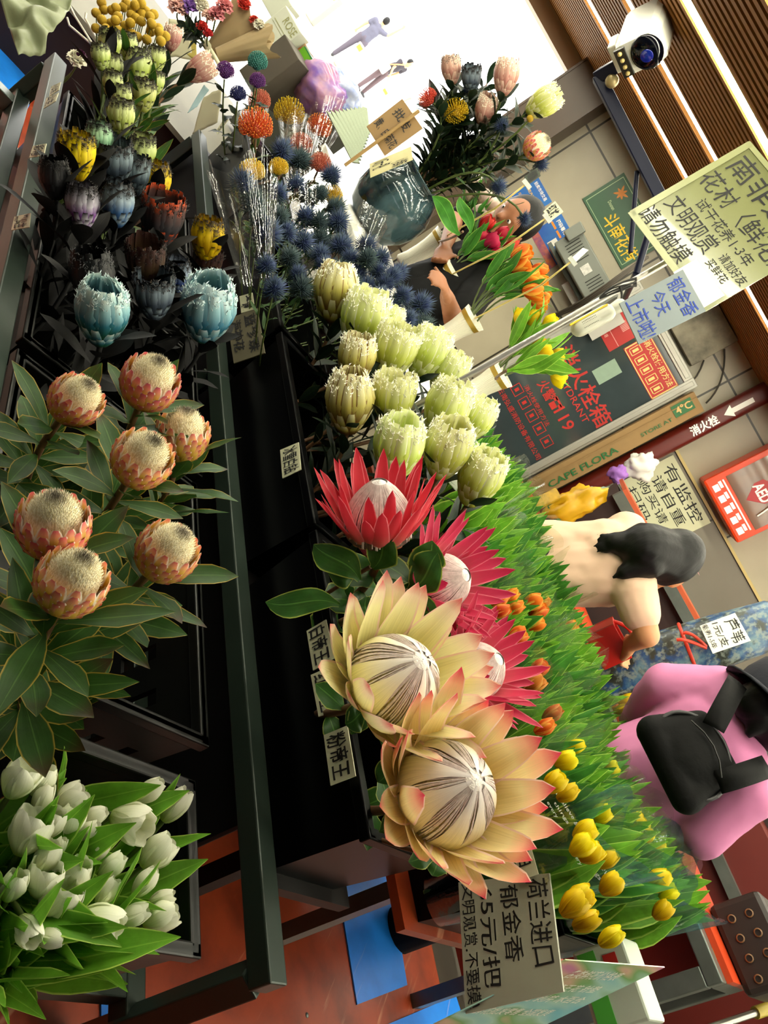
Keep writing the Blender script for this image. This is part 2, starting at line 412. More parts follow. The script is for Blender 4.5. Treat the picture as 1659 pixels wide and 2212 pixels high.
# low platform
mb = MB()
def tbox(mb, t0, t1, w0, w1, z0, z1):
    c = tw((t0 + t1) / 2, (w0 + w1) / 2, (z0 + z1) / 2)
    mb.box(c, (t1 - t0, w1 - w0, z1 - z0), Matrix((TW, WW, V((0, 0, 1)))).transposed())
PZ = .30
r = thing('display_platform', 'low orange plywood platform under the black tubs and steel rack', 'platform', tw(1.2, 1.3, 0))
mb = MB(); tbox(mb, -.35, 3.6, .05, 2.46, PZ - .03, PZ); build(mb, 'plywood_top', M_ORANGE, r, False)
mb = MB(); tbox(mb, -.30, 3.5, .10, .14, 0, PZ - .03); tbox(mb, -.30, 3.5, 2.2, 2.24, 0, PZ - .03); tbox(mb, -.3, -.26, .14, 2.2, 0, PZ - .03); tbox(mb, 3.46, 3.5, .14, 2.2, 0, PZ - .03); build(mb, 'skirt', plain('dark_timber', '2a1a10', .7), r, False)
for p, rr in (((663, 2193), .006), ((693, 1908), .005), ((560, 2060), .005)):
    mb = MB(); q = onz(p[0], p[1], PZ); mb.ball(q, (rr, rr, rr * .5), 10, 5); build(mb, 'screw', M_STEELL, r)
def patch(label, px, z=PZ + .004):
    q = [onz(x, y, z) for x, y in px]; mb = MB(); slab_h(mb, q, .004); o = build(mb, 'painted_board', M_BLUE, None, False); tag(o, label, 'board')
def slab_h(mb, q, th):
    r_ = [p - V((0, 0, th)) for p in q]
    mb.poly(q, [(0, 1), (1, 1), (1, 0), (0, 0)]); mb.poly(r_[::-1])
    for i in range(len(q)): j = (i + 1) % len(q); mb.poly([q[i], r_[i], r_[j], q[j]])
patch('blue painted board on the orange platform beside the upright dark post', [(728, 1895), (836, 1855), (880, 2128), (772, 2170)])
patch('narrow blue board showing past the white tulip crate at the front corner', [(218, 2120), (287, 2098), (290, 2230), (220, 2260)])
patch('blue board on the orange platform under the cardboard price sign', [(830, 2216), (985, 2150), (1010, 2230), (850, 2275)])
patch('dark blue board lying in shadow below the red king protea leaves', [(640, 1245), (716, 1195), (722, 1300), (650, 1345)])
# the near steel rack
B1, B2, RZ, S = .462, 1.078, .72, .042
r = thing('steel_rack', 'dark green square-tube steel rack holding black crates', 'rack', tw(1.4, .77, PZ))
def rail(nm, *segs, m=M_STEEL):
    mb = MB()
    for a, b in segs: mb.bar(a, b, S, S)
    o = build(mb, nm, m, r, False, bevel=.003); return o
rail('rail', (tw(.10, B1, RZ - S / 2), tw(2.50, B1, RZ - S / 2)))
rail('rail', (tw(.285, B2, RZ - S / 2), tw(3.22, B2, RZ - S / 2)))
rail('lower_rail', (tw(.10, B1, .56), tw(2.48, B1, .56)))
rail('lower_rail', (tw(.30, B2, .42), tw(3.2, B2, .42)))
for t, w_ in ((.12, B1), (2.48, B1), (.306, B2), (3.2, B2), (1.75, B2)):
    rail('leg', (tw(t, w_, PZ), tw(t, w_, RZ - S)))
rail('crossbar', (tw(2.48, B1 + .021, .42), tw(2.48, B2 - .021, .42)))
for t in (.36, .49, .68, 1.0, 1.3, 1.62, 1.95, 2.25):
    rail('bearer', (tw(t, B1 + .021, .42), tw(t, B2 - .021, .42)))
rail('crossbar', (tw(2.39, .12, .56), tw(2.39, B1 - .021, .56)), m=M_STEELL)
mb = MB(); tbox(mb, 1.05, 2.38, .16, B1 - .021, .50, .515); build(mb, 'side_shelf', M_ORANGE, r, False)
for t in (1.08, 2.3):
    rail('leg', (tw(t, .2, PZ), tw(t, .2, .50)))
# black crates
M_CRATE = plain('black_plastic', '060707', .36, 0, spec=.35, var=.25, vscale=20, c2='24261f', bump=.08)
def crate(label, t0, t1, w0, w1, z0, z1, group='black plastic crates on the rack', slots=True, name='plastic_crate', mat=None, rim=.014, wall=.008):
    mat = mat or M_CRATE
    r = thing(name, label, 'crate' if 'crate' in name else 'tub', tw((t0 + t1) / 2, (w0 + w1) / 2, z0), group)
    mb = MB(); tp = .02
    def cn(f, ins=0.0):
        e = tp * (1 - f) + ins; z = z0 + (z1 - z0) * f
        return [tw(t0 + e, w0 + e, z), tw(t1 - e, w0 + e, z), tw(t1 - e, w1 - e, z), tw(t0 + e, w1 - e, z)]
    mb.poly(cn(0)[::-1]); mb.poly(cn(.05, wall)); A, B, Ai, Bi = cn(0), cn(1), cn(0, wall), cn(1, wall)
    fl = lambda P, Q, i, u, v: P[i].lerp(P[(i + 1) % 4], u).lerp(Q[i].lerp(Q[(i + 1) % 4], u), v)
    for i in range(4):
        cells = [(0, 1, 0, 1)]
        if slots:
            n = 6; cells = [(0, 1, 0, .3), (0, 1, .62, 1)] + [(k / n, (k + .66) / n, .3, .62) for k in range(n)]
        for u0, u1, v0, v1 in cells:
            q = [fl(A, B, i, *x) for x in ((u0, v0), (u1, v0), (u1, v1), (u0, v1))]; p = [fl(Ai, Bi, i, *x) for x in ((u0, v0), (u1, v0), (u1, v1), (u0, v1))]
            mb.poly(q); mb.poly(p[::-1])
            for k in range(4): mb.poly([q[k], p[k], p[(k + 1) % 4], q[(k + 1) % 4]])
    build(mb, 'shell', mat, r, False)
    mb = MB(); o_ = rim
    tbox(mb, t0 - o_ * .5, t1 + o_ * .5, w0 - o_ * .5, w0 + o_, z1 - .022, z1); tbox(mb, t0 - o_ * .5, t1 + o_ * .5, w1 - o_, w1 + o_ * .5, z1 - .022, z1)
    tbox(mb, t0 - o_ * .5, t0 + o_, w0 - o_ * .5, w1 + o_ * .5, z1 - .022, z1); tbox(mb, t1 - o_, t1 + o_ * .5, w0 - o_ * .5, w1 + o_ * .5, z1 - .022, z1)
    build(mb, 'rim', mat, r, False, bevel=.003)
    return r
crate('black plastic crate packed with white tulips', .31, .545, .515, .905, .445, .72)
crate('black plastic crate holding the pale pink proteas', .64, 1.24, .515, .965, .445, .70)
crate('black plastic crate of blue and black dyed proteas', 1.29, 1.72, .52, .985, .445, .70)
crate('far black crate of green proteas with black tips at the rack end', 1.78, 2.42, .52, .985, .445, .70)
# second row: bench with black tubs
r = thing('wooden_bench', 'dark wooden bench carrying the black tubs of king proteas', 'bench', tw(1.5, 1.45, PZ))
M_DARKW = plain('dark_wood', '0e0907', .55, var=.4, vscale=6)
mb = MB(); tbox(mb, .45, 3.3, 1.115, 1.39, .645, .67); build(mb, 'bench_top', M_DARKW, r, False)
mb = MB(); tbox(mb, .56, 3.28, 1.118, 1.132, PZ, .645); build(mb, 'shade_panel', plain('shade_black', '040404', .8, spec=.2), r, False)  # black sheet added to stand for the deep shade below the bench
for t, w_ in ((.60, 1.36), (1.9, 1.36), (3.2, 1.36), (1.9, 1.155), (3.2, 1.155), (.60, 1.155)):
    mb = MB(); tbox(mb, t - .02, t + .02, w_ - .02, w_ + .02, PZ, .645); build(mb, 'leg', M_DARKW, r, False)
M_TUB = plain('black_tub', '030304', .3, 0, var=.15, vscale=9, c2='060708', spec=.12)
for lab, t0, t1 in (('glossy black tub of king proteas with three name cards', .455, 1.09), ('black tub of green and white proteas behind the name card', 1.12, 1.80), ('black tub holding the blue sea holly bunches', 1.84, 2.55), ('far black tub of wrapped pincushion flowers', 2.6, 3.2)):
    crate(lab, t0, t1, 1.125, 1.36, .67, .888, 'black tubs on the dark bench', False, 'flower_tub', M_TUB)
# white counter behind, with the vases
r = thing('white_counter', 'white topped counter under the fluted vases and big glass vase', 'counter', tw(2.3, 1.58, 0))
mb = MB(); tbox(mb, 1.48, 3.25, 1.40, 1.80, 1.055, 1.08); build(mb, 'counter_top', plain('white_laminate', 'e4e2da', .35), r, False, bevel=.003)
for t, w_ in ((1.55, 1.775), (3.2, 1.775), (1.55, 1.745), (3.2, 1.745)):
    mb = MB(); tbox(mb, t - .015, t + .015, w_ - .015, w_ + .015, 0, 1.055); build(mb, 'leg', M_STEELL, r, False)
# third row: tulip table
r = thing('tulip_table', 'steel framed table under the wrapped tulip bunches', 'table', tw(1.05, 1.88, 0))
mb = MB(); tbox(mb, .40, 2.0, 1.86, 2.32, .72, .74); tbox(mb, .40, 1.40, 1.46, 1.86, .72, .74); build(mb, 'table_top', M_ORANGE, r, False)
for t, w_ in ((.54, 1.67), (.44, 2.28), (1.96, 2.28), (1.36, 1.9)):
    z0 = PZ if w_ < 2.24 else 0
    mb = MB(); tbox(mb, t - .018, t + .018, w_ - .018, w_ + .018, z0, .72); build(mb, 'leg', M_STEELL, r, False)
crate('black trough at the near side of the tulip table', .40, 1.38, 1.50, 1.84, .74, .89, 'black troughs of tulip bunches', False, 'flower_trough', M_TUB)
crate('black trough of tulips beside the people', .40, 1.96, 1.90, 2.26, .74, .90, 'black troughs of tulip bunches', False, 'flower_trough', M_TUB)
# ================================================================ flowers: the kinds
def petal(mb, prof, wid, az, cup=0.0, nu=5, nv=8, twist=0.0, rnd=None, wave=0.0):
    """prof(v) -> (r, z) along the middle line; wid(v) -> half width; laid round the Z axis"""
    ca, sa = math.cos(az), math.sin(az); lat0 = V((-sa, ca, 0)); rad = V((ca, sa, 0)); up = V((0, 0, 1))
    rows = []; uvs = []; ph = random.random() * 9
    for i in range(nv):
        v = i / (nv - 1); r, z = prof(v); r2, z2 = prof(min(1, v + .02)); r1, z1 = prof(max(0, v - .02))
        tn = (rad * (r2 - r1) + up * (z2 - z1)); tn = tn.normalized() if tn.length > 1e-7 else up
        nin = lat0.cross(tn).normalized(); nin = -nin if nin.dot(rad) > 0 else nin
        lat = lat0 * math.cos(twist * v) + nin * math.sin(twist * v); w = wid(v); row = []; uv = []
        for j in range(nu):
            u = 2 * j / (nu - 1) - 1
            p = rad * r + up * z + lat * (u * w) + nin * (cup * u * u * w + (wave * math.sin(v * 9 + ph) * abs(u) * w))
            row.append(p); uv.append((u * .5 + .5, v))
        rows.append(row); uvs.append(uv)
    mb.grid(rows, uvs)
def leafblade(mb, base, d, up, L, W, bend=.15, fold=.15, wave=.0, nv=8, nu=5, peak=.45, stalk=.04, curl=0.0):
    d = d.normalized(); s = d.cross(up)
    if s.length < 1e-3: s = d.orthogonal()
    s.normalize(); n = s.cross(d).normalized(); rows = []; uvs = []; ph = random.random() * 6
    for i in range(nv):
        v = i / (nv - 1)
        w = W * max(.02, (math.sin(PI * min(1, v ** (math.log(.5) / math.log(peak)))) ** .8)) if v > 0 else W * stalk
        if v == 1: w = W * .02
        c = base + d * (L * v * (1 - .25 * abs(bend) * v)) - n * (L * bend * v * v) + s * (curl * L * math.sin(v * 4 + ph) * .1)
        row = []; uv = []
        for j in range(nu):
            u = 2 * j / (nu - 1) - 1
            row.append(c + s * (u * w) + n * (fold * w * u * u + wave * w * math.sin(v * 11 + ph + u) * abs(u))); uv.append((u * .5 + .5, v))
        rows.append(row); uvs.append(uv)
    mb.grid(rows, uvs)
def bez(p0, p1, p2, n=8): return [p0.lerp(p1, i / n).lerp(p1.lerp(p2, i / n), i / n) for i in range(n + 1)]
def foliage(mb, path, n, L, W, f0=0.0, f1=.8, open_=.9, bend=.2, wave=.05, fold=.15, peak=.5, jit=.3):
    """leaves spiralling round a stem given from its flower down"""
    k = len(path) - 1; a = random.random() * 6
    for i in range(n):
        f = f0 + (f1 - f0) * (i + random.random() * .6) / n; x = f * k; j = min(k - 1, int(x)); p = path[j].lerp(path[j + 1], x - j)
        up = (path[j] - path[j + 1]).normalized(); a += 2.4 + random.uniform(-.3, .3)
        o = up.orthogonal().normalized(); o = (Matrix.Rotation(a, 3, up) @ o)
        op = open_ * (1 + random.uniform(-jit, jit))
        d = (up * math.cos(op) + o * math.sin(op)); l = L * random.uniform(.75, 1.15)
        leafblade(mb, p, d, up.cross(o).cross(d) * -1 if False else up, l, W * random.uniform(.85, 1.15), bend + random.uniform(-.15, .15), fold, wave, peak=peak)
def hair(mb, n, rz, L, r, lean=.6, seed=1, top=1.0):
    rg = random.Random(seed)
    for i in range(n):
        a = i * 2.39996; f = (i + .5) / n; rr, z, nr, nz_ = rz(f)
        rad = V((math.cos(a), math.sin(a), 0)); p = rad * rr + V((0, 0, z)); d = (rad * nr + V((0, 0, nz_))) * (1 - lean) + V((0, 0, 1)) * lean
        d += V((rg.uniform(-.15, .15), rg.uniform(-.15, .15), rg.uniform(-.1, .1)))
        mb.spike(p, d, L * rg.uniform(.8, 1.2), r)
G_STEM = plain('stem_green', '4a5a24', .5, var=.4, vscale=40)
B_STEM = plain('stem_brown', '6a4a2c', .6, var=.5, vscale=40)
D_STEM = plain('stem_black', '101010', .6)
L_PRO = leaf_mat('protea_leaf', '274a18', '4f7030', 'a08a34', brown=.9)
L_KING = leaf_mat('king_leaf', '24501c', '5c8a3c', '9aa84a', rough=.3)
L_DARK = leaf_mat('dark_leaf', '16261a', '2c4426', '4a4a22', rough=.42, transl=.1)
L_BLACK = leaf_mat('black_dyed_leaf', '050506', '12100e', None, rough=.6, transl=.0)
L_TUL = leaf_mat('tulip_leaf', '66a42c', '90c448', 'bcdc68', rough=.34, transl=.34, dark=.6)
L_TULD = leaf_mat('tulip_leaf_deep', '3c7c2a', '60a040', '98c458', rough=.34, transl=.28, dark=.55)
L_SEA = leaf_mat('sea_holly_leaf', '33502c', '5c7a44', None, rough=.5, transl=.15)
# ---- pale pink protea: round head, overlapping spoon bracts, woolly dome
def pr_ovoid(s, R, H):  # s 0..1 from base to apex
    th = PI * (.06 + .94 * s); return (R * math.sin(th) ** .85, H * .5 - H * .5 * math.cos(th))
def make_round(seed):
    random.seed(seed); R, H = .040, .088
    mb = MB(); rings = [(0.0, .25, .0095, 10), (.08, .35, .0112, 12), (.16, .44, .0122, 13), (.25, .53, .0124, 14), (.34, .61, .0116, 14), (.43, .685, .0098, 15)]
    for k, (s0, s1, w, n) in enumerate(rings):
        for i in range(n):
            az = 2 * PI * (i + .5 * (k % 2) + random.uniform(-.12, .12)) / n; ds = random.uniform(-.02, .02); lift = .0022 + .0007 * k
            def prof(v, s0=s0, s1=s1 + ds, lift=lift):
                r, z = pr_ovoid(s0 + (s1 - s0) * v, R, H); return (r + lift * (.6 + .6 * v) + .0015 * max(0, v - .85) / .15, z)
            petal(mb, prof, lambda v, w=w: w * (math.sin(PI * min(1, .22 + .74 * v)) ** .6) if v < .999 else w * .35, az, .28, 5, 7)
    br = mb.mesh('bracts', petal_mat('pink_bract', [(.0, 'c8841c'), (.45, 'e4b450'), (.70, 'ec9c74'), (.95, 'dc6468')], 'fcecd8', .70, transl=.15, hue=.03))
    mb = MB(); rows = []; uvs = []
    for i in range(13):
        s = .45 + .55 * i / 12; r, z = pr_ovoid(min(s, .995), R * .82, H); rows.append([V((r * math.cos(2 * PI * j / 28), r * math.sin(2 * PI * j / 28), z + .002)) for j in range(28)]); uvs.append([(j / 28, i / 12) for j in range(28)])
    mb.grid(rows, uvs, close=True)
    def rz(f):
        s = .58 + .41 * f; r, z = pr_ovoid(s, R * .80, H); return r, z, math.sin(PI * s) , -math.cos(PI * s)
    hair(mb, 620, rz, .0075, .0009, .62, seed)
    return br, mb.mesh('flower_dome', MATS['wool_dome'])
def wool(name, c, c2, tip, t0=.80, t1=.97, scale=60.0):
    m, nt, b, out = nmat(name)
    tc = N(nt, 'ShaderNodeTexCoord'); sp = N(nt, 'ShaderNodeSeparateXYZ'); nt.links.new(tc.outputs['Generated'], sp.inputs[0])
    mp = N(nt, 'ShaderNodeMapping'); mp.inputs['Scale'].default_value = (1, 1, .15); nt.links.new(tc.outputs['Object'], mp.inputs[0])
    n1 = noise_(nt, 420, 2, vec=mp.outputs[0])
    col = mixc(nt, ramp(nt, n1, [(.38, (0, 0, 0, 1)), (.62, (1, 1, 1, 1))]), lin(c), lin(c2))
    v = math_(nt, 'ADD', sp.outputs[2], math_(nt, 'MULTIPLY_ADD', n1, .12, -.06))
    col = mixc(nt, ramp(nt, v, [(t0, (0, 0, 0, 1)), (t1, (1, 1, 1, 1))]), col, lin(tip))
    nt.links.new(col, b.inputs['Base Color']); b.inputs['Roughness'].default_value = .8; b.inputs['Specular IOR Level'].default_value = .15
    b.inputs['Sheen Weight'].default_value = .3
    bump_(nt, b, n1, .6, .002); return m
wool('wool_dome', 'f8efd0', 'dccb98', '3c3020', .80, .93)
ROUND = [make_round(s) for s in (3, 8, 15)]
# ---- feather-tipped protea (goblet of long bracts with fringed tips)
def make_goblet(seed, open_=.5, tuft=1.0, H=.115, R=.043, n=11):
    random.seed(seed); bm, fm = MB(), MB()
    def wall(s, flare):
        return R * (.30 + .78 * math.sin(PI * .5 * min(1, s * 1.45)) ** .9 - flare * max(0, s - .55) ** 1.4 * 1.6)
    for k, (s0, s1, w) in enumerate([(0, .24, .0085), (.02, .42, .0092), (.05, .90, .0108), (.08, 1.0, .0108), (.10, 1.02, .0098)]):
        for i in range(n):
            az = 2 * PI * (i + .5 * (k % 2) + random.uniform(-.18, .18)) / n; top = s1 + random.uniform(-.06, .05); fl = (1 - open_) * random.uniform(.7, 1.2) + (.1 if k == 4 else 0)
            lift = .0035 - .0012 * k
            def prof(v, s0=s0, top=top, fl=fl, lift=lift): s = s0 + (top - s0) * v; return (max(.002, wall(s, fl) + lift), H * s)
            petal(bm, prof, lambda v, w=w: w * (math.sin(PI * min(1, .2 + .62 * v)) ** .7), az, .3, 5, 7)
            if k >= 2 and tuft:
                r, z = prof(1.0); rad = V((math.cos(az), math.sin(az), 0)); lat = V((-math.sin(az), math.cos(az), 0)); ww = w * .75
                for q in range(int(11 * tuft)):
                    u = random.uniform(-1, 1); vv = random.uniform(.80, 1.0); r2, z2 = prof(vv)
                    p = rad * (r2 + random.uniform(-.001, .002)) + V((0, 0, z2)) + lat * (u * ww * (1.1 - .2 * abs(u)))
                    d = V((0, 0, 1)) * random.uniform(.2, 1) + rad * random.uniform(-.8, .6) + lat * (u * .9 + random.uniform(-.5, .5))
                    fm.spike(p, d, random.uniform(.004, .0085), .0012)
    dm = MB(); rows = []; uvs = []; hh = H * .74
    for i in range(9):
        f = i / 8; r = R * .52 * math.cos(f * PI / 2) ** .7 + .0006; rows.append([V((r * math.cos(2 * PI * j / 18), r * math.sin(2 * PI * j / 18), hh * (.55 + .45 * f))) for j in range(18)]); uvs.append([(j / 18, f) for j in range(18)])
    dm.grid(rows, uvs, close=True)
    hair(dm, 150, lambda f: (R * .52 * math.cos(f * PI / 2) ** .7, hh * (.55 + .45 * f), .6, .6), .012, .0011, .6, seed)
    return bm, fm, dm
GOB = {}
def goblet(shape, bract, fringe, dome):
    k = (shape, bract.name, fringe.name, dome.name)
    if k not in GOB:
        pr = {'a': (21, .55, 1.0), 'b': (33, .95, 1.0), 'c': (47, .15, .9), 'd': (52, .55, .9), 'e': (58, .22, 1.0)}[shape]
        bm, fm, dm = make_goblet(pr[0], pr[1], pr[2])
        GOB[k] = (bm.mesh('bracts', bract), fm.mesh('fringe', fringe), dm.mesh('flower_dome', dome))
    return GOB[k]
W_CRM = wool('cream_wool', 'd8cc94', 'a8985c', 'b09a60')
W_TAN = wool('tan_wool', 'b09068', '7c5c40', '8a684a')
W_PURP = wool('purple_wool', '4a2c48', '2a1c2c', '6a4a4a')
W_PALE = wool('pale_green_wool', 'b8c890', '88a468', 'd8d8a8')
F_WHITE = plain('white_fringe', 'fffdea', .8); F_BLACK = plain('black_fringe', '17120e', .8); F_GREY = plain('grey_fringe', '4a4a4c', .85); F_PALEB = plain('ice_fringe', 'c8dcdc', .85)
P_GREEN = petal_mat('green_bract', [(0, '8a7024'), (.18, 'b0b840'), (.55, 'd4e068'), (.9, 'f0f4b8')], 'fafae0', .82, transl=.3)
P_GREENB = petal_mat('browned_green_bract', [(0, '4a2c10'), (.3, '7c5c20'), (.6, 'd8d068'), (.95, 'f4f0bc')], '8a6428', .80, transl=.22)
P_BLKTIP = petal_mat('green_black_tip_bract', [(0, '6a6a24'), (.4, 'b4c058'), (.78, 'd4dc98'), (.97, '2a2414')], None, transl=.2)
P_YEL = petal_mat('yellow_dyed_bract', [(0, '5a3c08'), (.3, 'c89c08'), (.75, 'e8c814'), (.97, '3a2a08')], '9a7008', .8, transl=.2)
P_MINT = petal_mat('mint_dyed_bract', [(0, '1c3c24'), (.4, '78b088'), (.8, 'b0d8b0'), (.97, '101410')], None, transl=.15)
P_PURP = petal_mat('violet_dyed_bract', [(0, '3c1050'), (.35, '6c3c84'), (.65, 'a8a4b0'), (.97, '181418')], None, transl=.1)
P_BLUE = petal_mat('blue_dyed_bract', [(0, '101838'), (.4, '3c5c98'), (.75, '98a8b8'), (.97, '14141a')], None, transl=.1)
P_GREYB = petal_mat('grey_blue_dyed_bract', [(0, '0c1018'), (.5, '3c4854'), (.8, '74848c'), (.97, '0c0c10')], None, transl=.08)
P_BLK = petal_mat('black_dyed_bract', [(0, '08080a'), (.6, '1c1c20'), (.97, '08080a')], None, transl=0)
P_REDD = petal_mat('red_black_dyed_bract', [(0, '101014'), (.6, '343034'), (.86, '4c3030'), (.99, 'b82c20')], None, transl=.08)
P_BRN = petal_mat('brown_dyed_bract', [(0, '1c140c'), (.5, '4c3c28'), (.9, '3c2420')], None, transl=.05)
P_TEAL = petal_mat('teal_dyed_bract', [(0, '06180c'), (.28, '145034'), (.55, '2c7484'), (.82, '8cbcc0'), (1, 'd8e8e0')], '9cc4c8', .90, transl=.12)
P_ICE = petal_mat('ice_blue_dyed_bract', [(0, '0c3018'), (.2, '1c6448'), (.45, '3c80a8'), (.8, 'a0ccd8'), (1, 'dcecf0')], 'a8ccdc', .90, transl=.12)
P_PNK = petal_mat('rose_bract', [(0, '7a5c34'), (.4, 'b87470'), (.95, 'e0b8a8')], 'e8d0c0', .8, transl=.2)
# ---- king protea
def make_king(seed, mat, open0, open1, dome_c, L=.125, n=13, domeR=.040, domeH=.062, bands=True, curl=.3):
    random.seed(seed); mb = MB(); wk = 1.55 if bands else .84
    for k, (op, l, w, r0) in enumerate([(open0, L * .92, .0165 * wk, domeR * .72), (open0 * .72 + open1 * .28, L, .0175 * wk, domeR * .86), (open1, L * .98, .0160 * wk, domeR * .9)]):
        for i in range(n):
            az = 2 * PI * (i + .5 * (k % 2) + random.uniform(-.15, .15)) / n; o = op * random.uniform(.88, 1.12); ll = l * random.uniform(.88, 1.08); c = curl * random.uniform(.5, 1.3)
            def prof(v, o=o, ll=ll, r0=r0, c=c):
                a = o * (1 - c * v * .8); return (r0 + math.sin(a) * ll * v, -.012 + math.cos(a) * ll * v + .25 * ll * v * v * c)
            petal(mb, prof, lambda v, w=w: w * (1.0 - .15 * v) * math.sqrt(max(0.0, 1 - max(0, (v - .30) / .70) ** 1.7)) * (.55 + .45 * min(1, v * 4)) + .0003, az, .34, 5, 9, wave=.04)
    cup = MB()
    for k in range(3):
        for i in range(11):
            az = 2 * PI * (i + .5 * (k % 2)) / 11
            petal(cup, lambda v, k=k: (.008 + .030 * math.sin(min(1, (v + k * .3) * .7) * PI / 2), -.055 + .022 * k + .03 * v), lambda v: .010 * (math.sin(PI * min(1, .2 + .75 * v)) ** .6), az, .3, 3, 5)
    dm = MB(); rows = []; uvs = []
    prof = lambda f: (domeR * (1 - f ** 2.3) ** .62 + .0005, -.004 + domeH * (f ** .9) + (.008 * max(0, f - .8) / .2))
    nn = 48
    for i in range(15):
        f = i / 14; r, z = prof(f); rows.append([V((r * math.cos(2 * PI * j / nn), r * math.sin(2 * PI * j / nn), z)) * 1.0 for j in range(nn)]); uvs.append([(j / nn, f) for j in range(nn)])
    dm.grid(rows, uvs, close=True)
    # converging styles
    fb = MB()
    for i in range(120 if bands else 170):
        a = 2 * PI * i / (120 if bands else 170) * (1 if bands else 3.0) + random.uniform(-.03, .03); f0 = random.uniform(0, .35); pts = []
        for q in range(6):
            f = f0 + (.97 - f0) * q / 5; r, z = prof(f); pts.append(V((r * math.cos(a) , r * math.sin(a), z)) * 1.0 + V((math.cos(a), math.sin(a), .2)) * .0018)
        fb.tube(pts, [.0010, .0011, .0011, .001, .0009, .0006], 4, False)
    rest = []
    if bands:
        bn = MB()
        for i in range(8):
            az = 2 * PI * (i + random.uniform(-.2, .2)) / 8; ww = domeR * random.uniform(.20, .40)
            petal(bn, lambda v: (prof(v * .99)[0] + .0030 * (1 - .4 * v), prof(v * .99)[1] + .002), lambda v, ww=ww: ww * (1 - .93 * v ** 1.5), az, .10, 5, 10)
        rest.append(('style_band', bn.mesh('style_band', petal_mat('cream_band', [(0, 'ece29c'), (.6, 'f6eece'), (1, 'faf2ee')], None, transl=.1, streak=.25))))
    return [('bracts', mb.mesh('bracts', mat)), ('bract_cup', cup.mesh('bract_cup', mat)), ('flower_dome', dm.mesh('flower_dome', dome_c)), ('styles', fb.mesh('styles', MATS['white_styles']))] + rest
plain('white_styles', 'e8dcd6', .7, var=.5, vscale=140, c2='8c7670')
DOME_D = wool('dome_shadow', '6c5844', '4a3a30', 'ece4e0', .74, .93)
DOME_Y = wool('dome_yellow', 'a89c58', '7c6c48', 'f6eee6', .74, .93)
P_KW = petal_mat('cream_king_bract', [(0, 'e4d888'), (.62, 'f4ecb0'), (.82, 'f4dcbc'), (.97, 'd8686c')], 'f4d0bc', .92, transl=.25)
P_KP = petal_mat('peach_king_bract', [(0, 'f4d878'), (.60, 'f8e8a8'), (.80, 'f4b890'), (.97, 'd83c50')], 'f8d8c4', .94, transl=.28)
P_KR = petal_mat('red_king_bract', [(0, 'e8a878'), (.2, 'dc6464'), (.5, 'd43c50'), (1, 'b41c38')], 'e8808c', .90, transl=.25)
KING_W = make_king(61, P_KW, 1.22, .66, DOME_Y, .118, 9, .062, .078, True, .35)
KING_P = make_king(64, P_KP, 1.30, .72, DOME_Y, .112, 9, .064, .074, True, .5)
KING_R = make_king(67, P_KR, .74, .24, DOME_D, .118, 11, .052, .088, False, .25)
KING_R2 = make_king(69, P_KR, 1.15, .55, DOME_D, .110, 11, .048, .060, False, .2)
# ---- tulip heads
def make_tulip(seed, open_=.3, H=.058, R=.0225):
    random.seed(seed); mb = MB()
    for k in range(6):
        inner = k % 2 == 0; az = PI * k / 3 + random.uniform(-.1, .1); o = open_ * random.uniform(.6, 1.4); h = H * random.uniform(.94, 1.06)
        def prof(v, o=o, h=h, inner=inner):
            b = math.sin(PI * min(1, v * .62 + .02)) ** .75
            return (R * (.14 + (.86 if not inner else .78) * b) * (1 - (.62 - o) * max(0, v - .55) ** 1.3 * 1.6) + (.0012 if not inner else 0), h * v)
        petal(mb, prof, lambda v: R * .98 * (math.sin(PI * min(1, .10 + .80 * v)) ** .62) * (1 if v < .98 else .5), az, .50, 7, 9, wave=.03)
    return mb
TUL = {}
def tulip(shape, mat):
    if (shape, mat.name) not in TUL:
        p = {'bud': (5, -.05, .056, .0185), 'mid': (6, .22, .058, .0235), 'open': (7, .62, .056, .026)}[shape]
        TUL[(shape, mat.name)] = make_tulip(*p).mesh('tulip_head', mat)
    return TUL[(shape, mat.name)]
T_WHITE = petal_mat('white_tulip', [(0, 'b8c870'), (.25, 'e4e8c0'), (.9, 'f4f4e0')], None, transl=.3, streak=.1)
T_PALE = petal_mat('blush_tulip', [(0, 'c8b898'), (.5, 'e4ccc0'), (1, 'ecdcd0')], None, transl=.3, streak=.12)
T_RED = petal_mat('red_tulip', [(0, 'a81830'), (.5, 'c01c34'), (1, 'd03040')], None, transl=.3, streak=.2)
T_ORG = petal_mat('orange_tulip', [(0, 'd84810'), (.5, 'e86414'), (1, 'f08c1c')], 'f4b040', .7, transl=.32, streak=.25)
T_YEL = petal_mat('yellow_tulip', [(0, 'c8a808'), (.5, 'e8cc08'), (1, 'f0dc18')], None, transl=.32, streak=.15)
T_DORG = petal_mat('dusky_orange_tulip', [(0, '8a8428'), (.35, 'c07024'), (1, 'd8842c')], 'd8a048', .75, transl=.25, streak=.25)
